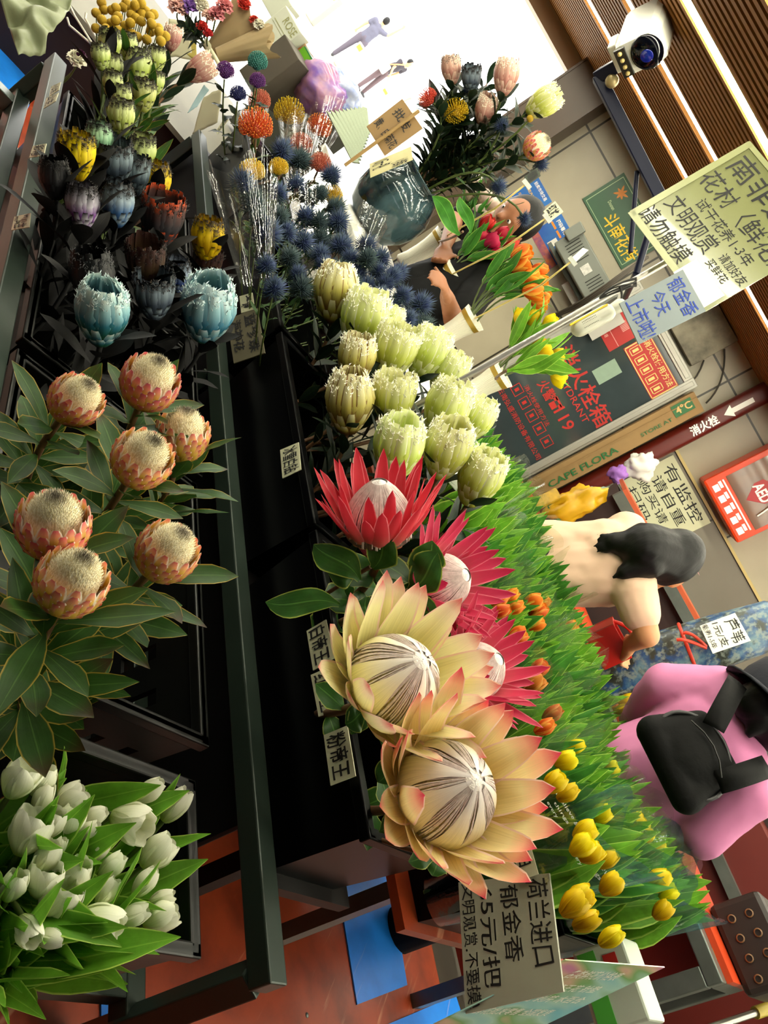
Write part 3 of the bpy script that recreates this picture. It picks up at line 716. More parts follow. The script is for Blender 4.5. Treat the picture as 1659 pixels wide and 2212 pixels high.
# ---- sea holly
def make_thistle(seed, n=170, r=.0125, L=.019):
    random.seed(seed); mb = MB()
    for i in range(n):
        z = 1 - 1.75 * (i + .5) / n; a = i * 2.39996; q = math.sqrt(max(0, 1 - z * z)); d = V((q * math.cos(a), q * math.sin(a), z))
        p = V((d.x * r * .82, d.y * r * .82, d.z * r * 1.05 + .016)); mb.spike(p, d + V((random.uniform(-.2, .2), random.uniform(-.2, .2), .15)), L * random.uniform(.7, 1.25), .0016)
    mb.ball((0, 0, .016), (r * .85, r * .85, r * 1.08), 12, 8)
    br = MB()
    for i in range(11):
        a = 2 * PI * i / 11 + random.uniform(-.2, .2); d = V((math.cos(a), math.sin(a), random.uniform(-.35, .5)))
        leafblade(br, V((0, 0, .002)), d, V((0, 0, 1)), random.uniform(.022, .036), .0026, -.1, .1, nv=5, nu=3, peak=.4)
        for s in (-1, 1): br.spike(V((0, 0, .002)) + d * .012, d + V((-d.y, d.x, .2)) * .8 * s, .012, .0011)
    return mb, br
T_BL = plain('thistle_blue', '202c60', .6, var=.9, vscale=60, c2='40504c', spec=.2)
T_GR = plain('thistle_steel', '34444c', .6, var=.9, vscale=60, c2='24342c', spec=.2)
T_BR = leaf_mat('thistle_bract', '3c5048', '6a8060', None, transl=.1)
THI = []
for s, m_ in ((1, T_BL), (2, T_BL), (3, T_GR)):
    a_, b_ = make_thistle(s); THI.append((a_.mesh('spiny_head', m_), b_.mesh('bract_collar', T_BR)))
# ---- pincushion
def make_pin(seed, mat, tipm, n=190, R=.021, L=.030):
    random.seed(seed); mb = MB()
    for i in range(n):
        z = 1 - 1.42 * (i + .5) / n; a = i * 2.39996; q = math.sqrt(max(0, 1 - z * z)); d = V((q * math.cos(a), q * math.sin(a), z)).normalized()
        p0 = d * R + V((0, 0, R)); up = V((0, 0, 1)); out = d * .9 + V((d.x, d.y, 0)) * .5; mid = p0 + out * L * .55; end = mid + (up * .75 + d * .25 - V((d.x, d.y, 0)) * .35) * L * random.uniform(.4, .6)
        mb.cur = 0; mb.tube(bez(p0, mid, end, 4), [.0012, .0011, .0010, .0009, .0008], 4, False)
        mb.cur = 1; mb.ball(end, (.0015, .0015, .0019), 5, 3)
    mb.cur = 0; mb.ball((0, 0, R), R * .95, 12, 8); return mb.mesh('pin_head', [mat, tipm])
PIN_Y = make_pin(1, plain('pin_yellow', 'c8a010', .5, var=.4, vscale=30, c2='8a7a10'), plain('pin_yellow_tip', 'd8bc20', .5))
PIN_O = make_pin(2, plain('pin_orange', 'c8541c', .5, var=.5, vscale=30, c2='a83018'), plain('pin_orange_tip', 'd88428', .5))
PIN_S = make_pin(3, plain('pin_salmon', 'b8604c', .5, var=.4, vscale=30, c2='a84c34'), plain('pin_salmon_tip', 'cc7c5c', .5))
PIN_R = make_pin(4, plain('pin_red', 'b02c1c', .5, var=.4, vscale=30, c2='d0583c'), plain('pin_red_tip', 'd0583c', .5))
# ---- billy button ball
def make_billy(seed):
    random.seed(seed); mb = MB(); n = 260
    mb.ball((0, 0, .012), (.0118, .0118, .0112), 14, 10)
    for i in range(n):
        z = 1 - 2 * (i + .5) / n; a = i * 2.39996; q = math.sqrt(1 - z * z); d = V((q * math.cos(a), q * math.sin(a), z))
        mb.spike(V((d.x * .0115, d.y * .0115, d.z * .0108 + .012)), d, .0018, .0011, 4)
    return mb.mesh('ball_head', plain('billy_yellow', 'b09014', .7, var=.4, vscale=60, c2='8a6c0c'))
BIL = [make_billy(s) for s in (1, 2)]
# ---------------------------------------------------------------- planting
def stem_local(m, root_w, droop=.5, n=8, below=.0):
    """path in flower space from the flower's base down to the world point where the stem stands"""
    inv = m.inverted(); e = inv @ root_w; L = e.length
    return bez(V((0, 0, -below)), V((0, 0, -L * droop)), e, n)
def plant(name, label, cat, group, m, heads, root_w, stem_r=.004, stem_m=None, leaves=None, droop=.45, scale=1.0, below=0.0):
    """flower = empty at the head's base; heads = [(part name, mesh)]; leaves = dict(n, L, W, mat, ...)"""
    q = m.to_quaternion(); loc = m.translation
    mm = Matrix.Translation(loc) @ q.to_matrix().to_4x4()
    r = xthing(name, label, cat, mm, group)
    for nm, me in heads:
        o = put(nm, me, r); o.scale = (scale, scale, scale)
    path = stem_local(mm, root_w, droop, below=below)
    mb = MB(); mb.tube(path, stem_r, 7); build(mb, 'stem', stem_m or G_STEM, r, local=True)
    if leaves:
        mb = MB(); kw = dict(leaves); mt = kw.pop('mat'); foliage(mb, path, **kw); build(mb, 'leaves', mt, r, local=True)
    return r
def headframe(px, py, d, dx, dy, face, back, spin=None):
    a = axis_at(px, py, dx, dy, face); return mframe(at(px, py, d) - a * back, a, random.random() * 6 if spin is None else spin)
# ================================================================ flowers: where they stand
def wpx(p, px, real): return px * dep(p) / F_PX / real
ORD = ['first', 'second', 'third', 'fourth', 'fifth', 'sixth', 'seventh', 'eighth', 'ninth', 'tenth', 'eleventh', 'twelfth', 'thirteenth', 'fourteenth', 'fifteenth', 'sixteenth', 'seventeenth', 'eighteenth']
def column_labels(pts, what, where, cols=('left', 'middle', 'right')):
    """labels by place in the photo: column of the cluster, then order from the top"""
    xs = sorted(p[0] for p in pts); n = len(cols); cut = [xs[min(len(xs) - 1, int(len(xs) * (k + 1) / n))] for k in range(n - 1)]
    ci = [sum(p[0] >= c for c in cut) for p in pts]; out = [None] * len(pts)
    for c in range(n):
        idx = sorted((i for i in range(len(pts)) if ci[i] == c), key=lambda i: pts[i][1])
        for k, i in enumerate(idx): out[i] = '%s, %s from top in %s column %s' % (what, ORD[k] if k < len(ORD) else str(k + 1) + 'th', cols[c], where)
    return out
# ---- pale pink proteas in the crate
random.seed(5)
PINK = [(162, 868, 120, 15, -18, .80, 'pale pink protea farthest left of the two behind the others, beside the steel rail'),
        (322, 830, 130, 16, -36, .75, 'pale pink protea at the top of the group, below the teal dyed blooms'),
        (393, 943, 122, 9, -48, .60, 'pale pink protea half hidden at the right of the group, above the rail leaves'),
        (305, 995, 136, 21, -32, .86, 'large pale pink protea in the centre with a round cream dome'),
        (115, 1139, 162, 3, -34, .82, 'wide pale pink protea at the left with a ring of loose inner bracts'),
        (152, 1262, 160, 20, -37, .84, 'pale pink protea with a dark speckled centre, lowest of the group'),
        (358, 1196, 140, 30, -37, .80, 'tilted pale pink protea alone at the right above the empty black crate')]
for i, (x, y, wd, dx, dy, fc, lab) in enumerate(PINK):
    z = [.90, .93, .90, .96, .99, 1.0, .95][i]; p = onz(x, y, z); s = wpx(p, wd, .092)
    m = headframe(x, y, dep(p), dx, dy, fc * .78, .042 * s)
    br, dm = ROUND[i % 3]; rt = tw(.80 + .36 * random.random(), .66 + .2 * random.random(), .47)
    if i == 5: rt = onz(112, 1560, .62)
    plant('pink_protea', lab, 'protea', 'pale pink proteas in the crate', m, [('bracts', br), ('flower_dome', dm)], rt, .0055, B_STEM,
          dict(n=36, L=.115, W=.0165, f0=.02, f1=.75 if i in (4, 5) else .6, open_=.95, bend=.1, wave=.12, peak=.58, mat=L_PRO), .45, s, .002)
# ---- dyed proteas
G = goblet
DYE = [ (220, 680, 122, .05, -1, .55, 'e', P_TEAL, F_PALEB, W_PURP, .86, 'teal protea with frosted rim and dark purple centre'),
        (448, 672, 128, .15, -1, .60, 'e', P_ICE, F_PALEB, W_PALE, .88, 'ice blue protea with frosted rim and pale green centre'),
        (333, 640, 90, 0, -1, .5, 'b', P_GREYB, F_GREY, W_TAN, .84, 'grey blue protea between the teal and the ice blue blooms'),
        (200, 605, 100, -.1, -1, .35, 'd', P_BLK, F_GREY, W_PURP, .84, 'black fuzzy protea directly behind the teal bloom'),
        (382, 596, 62, .1, -1, .45, 'a', P_BLUE, F_BLACK, W_TAN, .84, 'small blue grey protea with a tan centre behind the ice blue bloom'),
        (445, 575, 66, .2, -1, .4, 'b', P_BRN, F_BLACK, W_TAN, .83, 'dusky brown dyed protea below the tall yellow bloom'),
        (314, 570, 86, 0, -1, .5, 'b', P_BRN, F_BLACK, W_TAN, .85, 'brown black protea with a tan centre under the red flecked bloom'),
        (448, 520, 76, .1, -1, .25, 'a', P_YEL, F_BLACK, W_CRM, .88, 'tall yellow protea standing alone beside the grey post'),
        (348, 478, 96, .15, -1, .4, 'b', P_REDD, F_BLACK, W_TAN, .88, 'black protea flecked with red and white'),
        (178, 448, 76, 0, -1, .2, 'a', P_PURP, F_BLACK, W_PURP, .86, 'white protea dyed violet at its base'),
        (252, 443, 78, .05, -1, .25, 'a', P_BLUE, F_BLACK, W_TAN, .86, 'blue and white protea with black tips beside the violet one'),
        (333, 398, 74, .1, -1, .2, 'a', P_YEL, F_BLACK, W_CRM, .88, 'yellow protea with black tips above the blue and white one'),
        (118, 388, 70, -.05, -1, .25, 'a', P_BLK, F_BLACK, W_PURP, .85, 'black dyed protea at the left edge by the steel rail'),
        (290, 380, 68, .05, -1, .3, 'b', P_GREYB, F_GREY, W_TAN, .88, 'grey mint protea left of the upper yellow bloom'),
        (245, 355, 84, 0, -1, .35, 'b', P_GREYB, F_BLACK, W_TAN, .89, 'open blue black protea below the mint green bloom'),
        (166, 340, 80, 0, -1, .2, 'b', P_YEL, F_BLACK, W_TAN, .88, 'open yellow protea with dark base left of the mint green bloom'),
        (214, 306, 62, 0, -1, .15, 'a', P_MINT, F_BLACK, W_PALE, .90, 'mint green protea with a black crown')]
for i, (x, y, wd, dx, dy, fc, sh, pm, fm, dm, z, lab) in enumerate(DYE):
    p = onz(x, y, z); s = wpx(p, wd, .096); m = headframe(x, y, dep(p), dx, dy, fc, .056 * s)
    h = G(sh, pm, fm, dm); c = p.copy(); t_, w_ = (p - EYE).dot(TW), (p - EYE).dot(WW)
    plant('dyed_protea', lab, 'protea', 'dyed proteas in the black crate', m, [('bracts', h[0]), ('fringe', h[1]), ('flower_dome', h[2])], tw(max(1.34, min(1.70, t_ - .1)), max(.58, min(.92, w_ + .03)), .47), .005, D_STEM,
          dict(n=15, L=.125, W=.018, f0=.0, f1=.75, open_=.65, bend=.12, wave=.08, peak=.6, mat=L_BLACK), .4, s, .002)
GRN = [(311, 205, 54, .1, -1, .15), (300, 142, 58, .05, -1, .1), (262, 252, 60, .05, -1, .15), (337, 128, 44, .1, -1, .05), (237, 96, 52, 0, -1, .2), (243, 146, 48, 0, -1, .15), (243, 182, 46, .05, -1, .15), (262, 210, 46, .05, -1, .1), (307, 328, 62, .1, -1, .3), (336, 178, 40, .15, -1, .1), (218, 122, 44, -.1, -1, .1), (275, 100, 46, 0, -1, .15)]
for (x, y, wd, dx, dy, fc), lab in zip(GRN, column_labels(GRN, 'green protea with black tips', 'of the far crate')):
    p = onz(x, y, .90); s = wpx(p, wd, .096); m = headframe(x, y, dep(p), dx, dy, fc, .06 * s); h = G('a', P_BLKTIP, F_BLACK, W_CRM)
    t_, w_ = (p - EYE).dot(TW), (p - EYE).dot(WW)
    plant('green_protea', lab, 'protea', 'black tipped green proteas', m, [('bracts', h[0]), ('fringe', h[1]), ('flower_dome', h[2])], tw(max(1.84, min(2.36, t_ - .15)), max(.58, min(.92, w_)), .47), .0045, G_STEM,
          dict(n=11, L=.12, W=.013, f0=.02, f1=.7, open_=.6, bend=.1, wave=.05, peak=.55, mat=L_PRO if x > 255 else L_BLACK), .4, s, .002)
BB = [(650, 15), (665, 60), (615, 82), (718, 65), (742, 50), (808, 18), (790, 45), (865, 30), (905, 20), (652, 125), (710, 150), (740, 130), (755, 105), (615, 180), (678, 183), (800, 165), (758, 195), (835, 145), (845, 215), (880, 235), (905, 85), (905, 135), (935, 70), (960, 105), (985, 90), (970, 150), (965, 200), (1020, 205), (1015, 180), (1060, 230), (1030, 262), (940, 252), (840, 95), (870, 115), (845, 60)]
BB = [(a / 2.9625, b / 2.9625) for a, b in BB]
for (x, y), lab in zip(BB, column_labels(BB, 'round yellow billy button', 'of the bunch', ('far left', 'inner left', 'inner right', 'far right'))):
    d = 2.34 - .001 * (y - 40) + random.uniform(-.03, .03); m = headframe(x, y, d, .15 + (x - 280) / 400, -1, .15, .014)
    plant('billy_button', lab, 'flower', 'yellow billy buttons', m, [('ball_head', BIL[int(x) % 2])], tw(2.3, .80 + .06 * random.random(), .47) + V((random.uniform(-.03, .03), random.uniform(-.03, .03), 0)), .0016, G_STEM, None, .5, 1.12)
# ---- white tulips
WT = [(44, 1682, .55, -.85, .35, 'open', 80), (89, 1686, .5, -.85, .3, 'mid', 62), (93, 1723, .45, -.9, .2, 'bud', 62), (148, 1728, .8, -.5, .25, 'mid', 74), (152, 1772, .45, -.9, .4, 'mid', 70), (64, 1797, .45, -.9, .4, 'open', 92), (111, 1780, .5, -.85, .4, 'mid', 62), (203, 1763, .85, -.4, .25, 'bud', 56), (284, 1776, .9, .35, .35, 'open', 86), (324, 1708, .8, -.55, .2, 'bud', 64), (381, 1738, .62, -.78, .15, 'bud', 76), (341, 1841, .7, -.65, .2, 'mid', 76), (314, 1905, .62, -.75, .2, 'bud', 64), (101, 1852, .5, -.85, .35, 'mid', 64), (125, 1831, .55, -.8, .3, 'bud', 46), (95, 1898, .35, -.9, .62, 'open', 80), (163, 1890, .55, -.8, .5, 'mid', 68), (29, 1914, .4, -.8, .5, 'mid', 62), (128, 1944, .6, -.75, .5, 'open', 92), (233, 1925, .6, -.8, .2, 'bud', 60), (243, 1870, .7, -.65, .2, 'bud', 62), (216, 1993, .96, .25, .25, 'mid', 92), (290, 1976, .92, -.35, .2, 'bud', 68), (348, 1982, .85, -.3, .2, 'mid', 70), (351, 1942, .9, -.3, .15, 'bud', 54), (61, 2008, .4, .85, .5, 'mid', 66), (108, 2027, .9, .2, .25, 'bud', 62), (216, 1838, .7, -.6, .35, 'bud', 48), (192, 1794, .7, -.5, .3, 'bud', 50)]
for (x, y, dx, dy, fc, sh, L), lab in zip(WT, column_labels(WT, 'white tulip', 'of the front crate', ('far left', 'centre left', 'centre right', 'far right'))):
    p = onz(x, y, .765); s = L * dep(p) / F_PX / .054; m = headframe(x, y, dep(p), dx, dy, fc, .03 * s)
    t_, w_ = (p - EYE).dot(TW), (p - EYE).dot(WW)
    plant('white_tulip', lab, 'tulip', 'white tulips in the front crate', m, [('tulip_head', tulip(sh, T_WHITE))], tw(max(.345, min(.50, t_)), max(.56, min(.85, w_)), .465), .0034, G_STEM,
          dict(n=4, L=.175, W=.023, f0=.35, f1=.75, open_=.30, bend=.08, wave=.08, fold=.35, peak=.4, mat=L_TUL), .5, s)
# ---- king proteas
KLEAF = dict(n=11, L=.095, W=.030, f0=.06, f1=.75, open_=1.05, bend=.25, wave=.16, peak=.55, mat=L_KING)
for x, y, d, dx, dy, fc, s, parts, rt, lab in (
        (862, 1462, 1.20, 40, -29, .74, 1.12, KING_W, (.80, 1.24), 'huge cream king protea with pink bract tips, above the pink one'),
        (978, 1706, 1.13, 40, -18, .80, 1.12, KING_P, (.60, 1.24), 'huge peach king protea with banded dome, lowest flower by the price card'),
        (818, 1118, 1.42, .02, -1, .50, 1.13, KING_R, (.98, 1.24), 'red king protea seen from the side with upright bracts'),
        (972, 1252, 1.48, .85, -.25, .62, 1.08, KING_R2, (.95, 1.25), 'red king protea turned right behind the broad green leaves'),
        (1046, 1440, 1.46, .7, -.35, .60, 1.05, KING_R2, (.75, 1.28), 'red king protea partly behind the cream one')):
    m = headframe(x, y, d, dx, dy, fc, .025 * s)
    plant('king_protea', lab, 'protea', 'king proteas in the front tub', m, parts, tw(rt[0], rt[1], .70), .008, B_STEM, KLEAF if parts in (KING_R, KING_R2) else dict(KLEAF, n=5, L=.075, W=.022), .35, s, .05)
def sprig(px_list, d, mat, lab, root, W, name='leafy_sprig'):
    r = thing(name, lab, 'leaf', root)
    for (x0, y0, d0, x1, y1, d1, wd, bd) in px_list:
        a, b = at(x0, y0, d0), at(x1, y1, d1); mb = MB(); up = (EYE - a).normalized()
        leafblade(mb, a, b - a, up.cross(b - a).cross(b - a) * -1 if False else (b - a).cross(up).cross(b - a), (b - a).length, wd, bd, .12, .22, 12, 7, .55, .15, 1.0); build(mb, 'leaf', mat, r)
    mb = MB(); x0, y0, d0 = px_list[0][:3]; mb.tube(bez(at(x0, y0, d0), at(x0, y0, d0) - V((0, 0, .05)), V(root), 8), .004, 7); build(mb, 'stem', B_STEM, r)
    return r
sprig([(800, 1225, 1.40, 842, 1155, 1.36, .034, .1), (790, 1290, 1.36, 800, 1335, 1.33, .03, .1), (770, 1260, 1.40, 690, 1170, 1.36, .03, .25), (730, 1320, 1.38, 576, 1285, 1.34, .026, .15), (880, 1270, 1.40, 950, 1205, 1.36, .035, .2), (880, 1330, 1.40, 945, 1330, 1.36, .032, .2), (770, 1230, 1.40, 705, 1235, 1.38, .03, .3), (900, 1250, 1.4, 930, 1170, 1.37, .032, .2)], 1.38, L_KING,
      'broad glossy green king protea leaves with wavy yellow edges under the side-on red bloom', tw(.98, 1.2, .70), .03)
sprig([(960, 1840, 1.2, 885, 1850, 1.16, .018, .1), (990, 1850, 1.2, 1040, 1890, 1.17, .02, .2), (960, 1860, 1.2, 930, 1880, 1.17, .02, .2), (1110, 1730, 1.2, 1172, 1716, 1.2, .010, .1), (790, 1540, 1.25, 745, 1560, 1.23, .022, .1), (850, 1640, 1.22, 815, 1690, 1.2, .02, .2), (870, 1700, 1.2, 835, 1760, 1.18, .018, .2)], 1.2, L_KING,
      'small rounded green leaves showing below the peach king protea', tw(.60, 1.2, .70), .02)
# ---- green and white feathery proteas
MINK = [(725, 632, 104, .15, -1, .10, 'c', 1, 1.17, 'tallest browned cream protea at the top beside the sea holly'), (785, 690, 108, .28, -1, .25, 'd', 0, 1.22, 'plump green white protea right of the browned cream one'), (842, 697, 60, .4, -1, .1, 'a', 0, 1.34, 'green white protea half hidden behind the plump one'),
        (770, 775, 86, .15, -1, .25, 'a', 1, 1.18, 'narrow browned green protea at the left of the middle row'), (852, 758, 100, .35, -1, .25, 'b', 0, 1.26, 'open green white protea in the middle of the cluster'), (925, 762, 92, .45, -.9, .15, 'a', 0, 1.33, 'smooth closed green protea below the third white vase'), (968, 806, 82, .5, -.9, .2, 'd', 0, 1.40, 'green white protea nearest the lowest white vase'),
        (755, 866, 114, .08, -1, .35, 'c', 1, 1.14, 'wide open browned protea with pinkish centre at the left edge'), (850, 862, 96, .15, -1, .3, 'b', 0, 1.22, 'open green white protea beside the wide browned one'), (965, 882, 104, .4, -.9, .2, 'a', 0, 1.30, 'long smooth green protea in the right of the third row'), (1027, 905, 82, .5, -.85, .2, 'd', 0, 1.40, 'green white protea at the far right against the hydrant cabinet'),
        (860, 968, 116, .22, -.95, .40, 'd', 0, 1.14, 'green protea with cream centre just above the side-on red king'), (966, 970, 110, .3, -.9, .45, 'd', 0, 1.24, 'green protea with a yellow centre in the lowest row'), (1036, 1032, 104, .42, -.9, .35, 'd', 0, 1.33, 'lowest right green protea above the tulip leaves')]
for i, (x, y, wd, dx, dy, fc, sh, brn, w_, lab) in enumerate(MINK):
    p = onw(x, y, w_); s = wpx(p, wd, .094); m = headframe(x, y, dep(p), dx, dy, fc, .060 * s); h = G(sh, P_GREENB if brn else P_GREEN, F_WHITE, W_CRM); t_ = (p - EYE).dot(TW)
    plant('feathery_protea', lab, 'protea', 'green and white feathery proteas', m, [('bracts', h[0]), ('fringe', h[1]), ('flower_dome', h[2])], tw(max(1.16, min(1.76, t_ - .1)), 1.20 + .08 * random.random(), .70), .0055, B_STEM,
          dict(n=17, L=.12, W=.016, f0=.02, f1=.8, open_=.75, bend=.15, wave=.08, peak=.55, mat=L_DARK), .4, s, .002)
# ---- sea holly
SH = [(523, 398, 60), (609, 329, 52), (646, 349, 54), (714, 381, 48), (640, 402, 46), (548, 442, 58), (581, 508, 64), (655, 525, 50), (690, 520, 50), (735, 533, 54), (730, 480, 50), (690, 482, 46), (790, 533, 48), (822, 559, 44), (793, 562, 48), (860, 591, 44), (772, 591, 46), (650, 626, 54), (592, 626, 54), (642, 596, 44), (730, 583, 46), (820, 641, 46), (907, 660, 54), (915, 705, 46), (791, 620, 46), (846, 599, 46), (724, 452, 48), (724, 485, 44), (690, 552, 46), (603, 473, 50), (832, 615, 44), (815, 590, 44), (560, 476, 44), (620, 505, 46), (660, 470, 46), (625, 560, 50), (700, 575, 44), (755, 560, 44), (760, 615, 44), (870, 640, 44), (880, 690, 42), (664, 430, 44), (600, 420, 46), (575, 575, 46), (690, 420, 40), (850, 660, 40)]
for i, ((x, y, wd), lab) in enumerate(zip(SH, column_labels(SH, 'spiky blue sea holly head', 'of the bunch', ('far left', 'inner left', 'inner right', 'far right')))):
    w_ = 1.18 + max(0, x - 540) / 380 * .30 + random.uniform(-.02, .04); p = onw(x, y, w_); p = p if p.z > .98 else onz(x, y, .98); s = wpx(p, wd, .047); dx = .15 + (x - 560) / 500
    m = headframe(x, y, dep(p), dx, -.9, .15, .015 * s); a_, b_ = THI[i % 3]; t_ = (p - EYE).dot(TW)
    plant('sea_holly', lab, 'flower', 'blue sea holly heads', m, [('spiny_head', a_), ('bract_collar', b_)], tw(max(1.9, min(2.5, t_ - .1)), 1.20 + .1 * random.random(), .70), .0022, G_STEM, dict(n=9 if x > 620 else 5, L=.045, W=.006, f0=.05, f1=.7 if x > 620 else .35, open_=.8, bend=.1, wave=.4, peak=.4, mat=L_SEA), .4, s)
# ---- wrapped pincushions
M_FILM = film('clear_wrap', 'fcfcfa', .93, .06, 30)
M_FILMG = film('green_tint_wrap', 'd8ecd0', .85, .1, 50); M_FILMB = film('blue_tint_wrap', 'b8dcf0', .78, .12, 30)
PINS = [(552, 278, 76, PIN_O, 0, -1, .2, 1.16, 'orange pincushion flower in the left clear sleeve'), (624, 250, 68, PIN_Y, .1, -1, .2, 1.30, 'yellow pincushion flower in the tall middle sleeve'), (688, 278, 56, PIN_O, .3, -.9, .25, 1.38, 'orange pincushion flower turned right in the right sleeve'), (545, 376, 58, PIN_Y, -.1, -1, .2, 1.16, 'yellow pincushion flower behind the lower left sea holly'), (650, 316, 50, PIN_S, .2, -1, .2, 1.30, 'salmon pincushion flower in the short sleeve'), (690, 358, 50, PIN_S, .3, -.9, .25, 1.34, 'salmon pincushion flower behind the right sleeve'), (716, 426, 48, PIN_Y, .3, -.9, .25, 1.38, 'yellow pincushion flower beside the glass vase'), (602, 366, 44, PIN_Y, 0, -1, .2, 1.24, 'small yellow pincushion flower between the sea hollies'), (560, 222, 50, PIN_S, 0, -1, .2, 1.20, 'dusty pink pincushion flower behind the left orange one')]
for x, y, wd, me, dx, dy, fc, w_, lab in PINS:
    p = onw(x, y, w_); p = p if p.z > .97 else onz(x, y, .97); s = wpx(p, wd, .088); m = headframe(x, y, dep(p), dx, dy, fc, .024 * s); t_ = (p - EYE).dot(TW)
    plant('pincushion_flower', lab, 'flower', 'pincushion flowers in sleeves', m, [('pin_head', me)], tw(max(2.64, min(3.15, t_ - .05)), 1.24, .70), .004, B_STEM, dict(n=9, L=.06, W=.01, f0=.12, f1=.7, open_=.7, bend=.1, wave=.05, peak=.5, mat=L_PRO), .4, s)
def sleeve(lab, x0, y0, d0, x1, y1, d1, r0, r1, mat=None, pleats=7, name='clear_sleeve'):
    if d0 < 1.6: d0 = dep(onw(x0, y0, d0)); d1 = dep(onw(x1, y1, d1))
    a, b = at(x0, y0, d0), at(x1, y1, d1); q = (b - a).to_track_quat('Z', 'Y').to_matrix(); L = (b - a).length; mb = MB(); rows = []; n = 44; ph = random.random() * 6
    for i in range(10):
        f = i / 9; row = []
        for j in range(n):
            t = 2 * PI * j / n; r = (r0 + (r1 - r0) * f) * (1 + .10 * f * math.cos(pleats * t + ph) + .05 * f * math.sin(13 * t + ph * 2)); zz = L * f + (L * .10 * f * math.cos(3 * t + ph) if f > .5 else 0)
            row.append(q @ V((r * math.cos(t), r * math.sin(t), zz)) + a)
        rows.append(row)
    mb.grid(rows, close=True); o = build(mb, name, mat or M_FILM); return tag(o, lab, 'sleeve', 'clear flower sleeves')
sleeve('clear pleated sleeve round the left orange pincushion', 548, 345, 1.16, 542, 195, 1.18, .035, .075)
sleeve('clear pleated sleeve round the tall yellow pincushion', 628, 320, 1.29, 632, 190, 1.31, .035, .075)
sleeve('clear sleeve round the orange pincushion facing right', 672, 350, 1.36, 708, 240, 1.39, .035, .08)
sleeve('wide clear sleeve over the lower left sea holly', 556, 610, dep(onz(556, 610, .91)), 522, 365, dep(onz(522, 365, 1.02)), .045, .085)
sleeve('clear sleeve in the middle of the sea holly bunch', 650, 520, 1.30, 640, 405, 1.28, .05, .085)
sleeve('clear sleeve standing up beside the glass vase', 770, 560, 1.40, 800, 475, 1.42, .04, .06)
sleeve('short clear sleeve over the salmon pincushion', 640, 400, 1.30, 650, 290, 1.30, .035, .07)
# ---- wrapped tulip bunches
def bunch_leaves(seed, n, H):
    random.seed(seed); mb = MB()
    for i in range(n):
        a = i * 2.4 + random.uniform(-.4, .4); r = .05 * math.sqrt((i + .5) / n); z0 = H * random.uniform(.15, .5)
        b = V((r * .5 * math.cos(a), r * .5 * math.sin(a), z0)); o = V((math.cos(a), math.sin(a), 0)); d = V((0, 0, 1)) + o * random.uniform(.05, .38)
        leafblade(mb, b, d, o.cross(d).cross(d) * -1 if False else o, (H - z0) * random.uniform(.85, 1.12), random.uniform(.028, .046), random.uniform(-.05, .10), .40, random.uniform(.03, .12), 9, 5, .42, .2, random.uniform(-1, 1))
    return mb
BUN = []
for s in range(5):
    mb = bunch_leaves(70 + s, 21, .40); sm = MB(); random.seed(s)
    for i in range(9):
        a = i * 2.4; r = .028 * math.sqrt(i / 9); p = V((r * math.cos(a), r * math.sin(a), 0)); sm.tube([p, p + V((0, 0, .15)), p * 1.4 + V((0, 0, .27))], .0036, 6)
    BUN.append((mb.mesh('leaves', [L_TUL, L_TULD][s % 2]), sm.mesh('stems', G_STEM)))
M_FILM2 = film('bunch_wrap', 'f4f8f0', .91, .1, 30)
def bunch_film(seed, r0=.045, r1=.082, z0=.01, z1=.40):
    random.seed(seed); mb = MB(); rows = []; n = 36; ph = random.random() * 6
    for i in range(8):
        f = i / 7; row = []
        for j in range(n):
            t = 2 * PI * j / n; r = (r0 + (r1 - r0) * f ** .8) * (1 + .08 * f * math.cos(5 * t + ph) + .05 * f * math.cos(9 * t)); row.append(V((r * math.cos(t), r * math.sin(t), z0 + (z1 - z0) * f + (.035 * f * math.cos(2 * t + ph)))))
        rows.append(row)
    mb.grid(rows, close=True); return mb.mesh('sleeve', M_FILM2)
FILMS = [bunch_film(s) for s in (1, 2, 3)]
FILMB = bunch_film(4); FILMB.materials[0] = M_FILMB
BUNCH = []
random.seed(77)
grid = []
for j, w_ in enumerate((1.545, 1.665, 1.785)):
    for i in range(8): grid.append((.455 + i * .118 + .05 * (j % 2), w_, 'near trough', j, i))
for j, w_ in enumerate((1.945, 2.075, 2.205)):
    for i in range(13): grid.append((.455 + i * .117 + .05 * (j % 2), w_, 'far trough', j, i))
for k, (t_, w_, tr, j, i) in enumerate(grid):
    z0 = .765; sc_ = random.uniform(.93, 1.06)
    lab = 'wrapped tulip bunch, %s from the near end, %s row of the %s' % (ORD[i], ('front', 'middle', 'back')[j], tr)
    r = thing('tulip_bunch', lab, 'tulips', tw(t_ + random.uniform(-.012, .012), w_ + random.uniform(-.012, .012), z0), 'wrapped tulip bunches')
    r.rotation_euler = (random.uniform(-.07, .07), random.uniform(-.07, .07), random.random() * 6.28); r.scale = (sc_, sc_, sc_)
    L, S_ = BUN[k % 5]; put('leaves', L, r); put('stems', S_, r)
    edge = j == 2 or (tr == 'near trough' and j == 0 and i < 4) or i == 0
    if edge or k % 4 == 1: put('sleeve', FILMB if (i == 0 and j != 1) else FILMS[k % 3], r)
    BUNCH.append(r)
bpy.context.view_layer.update()
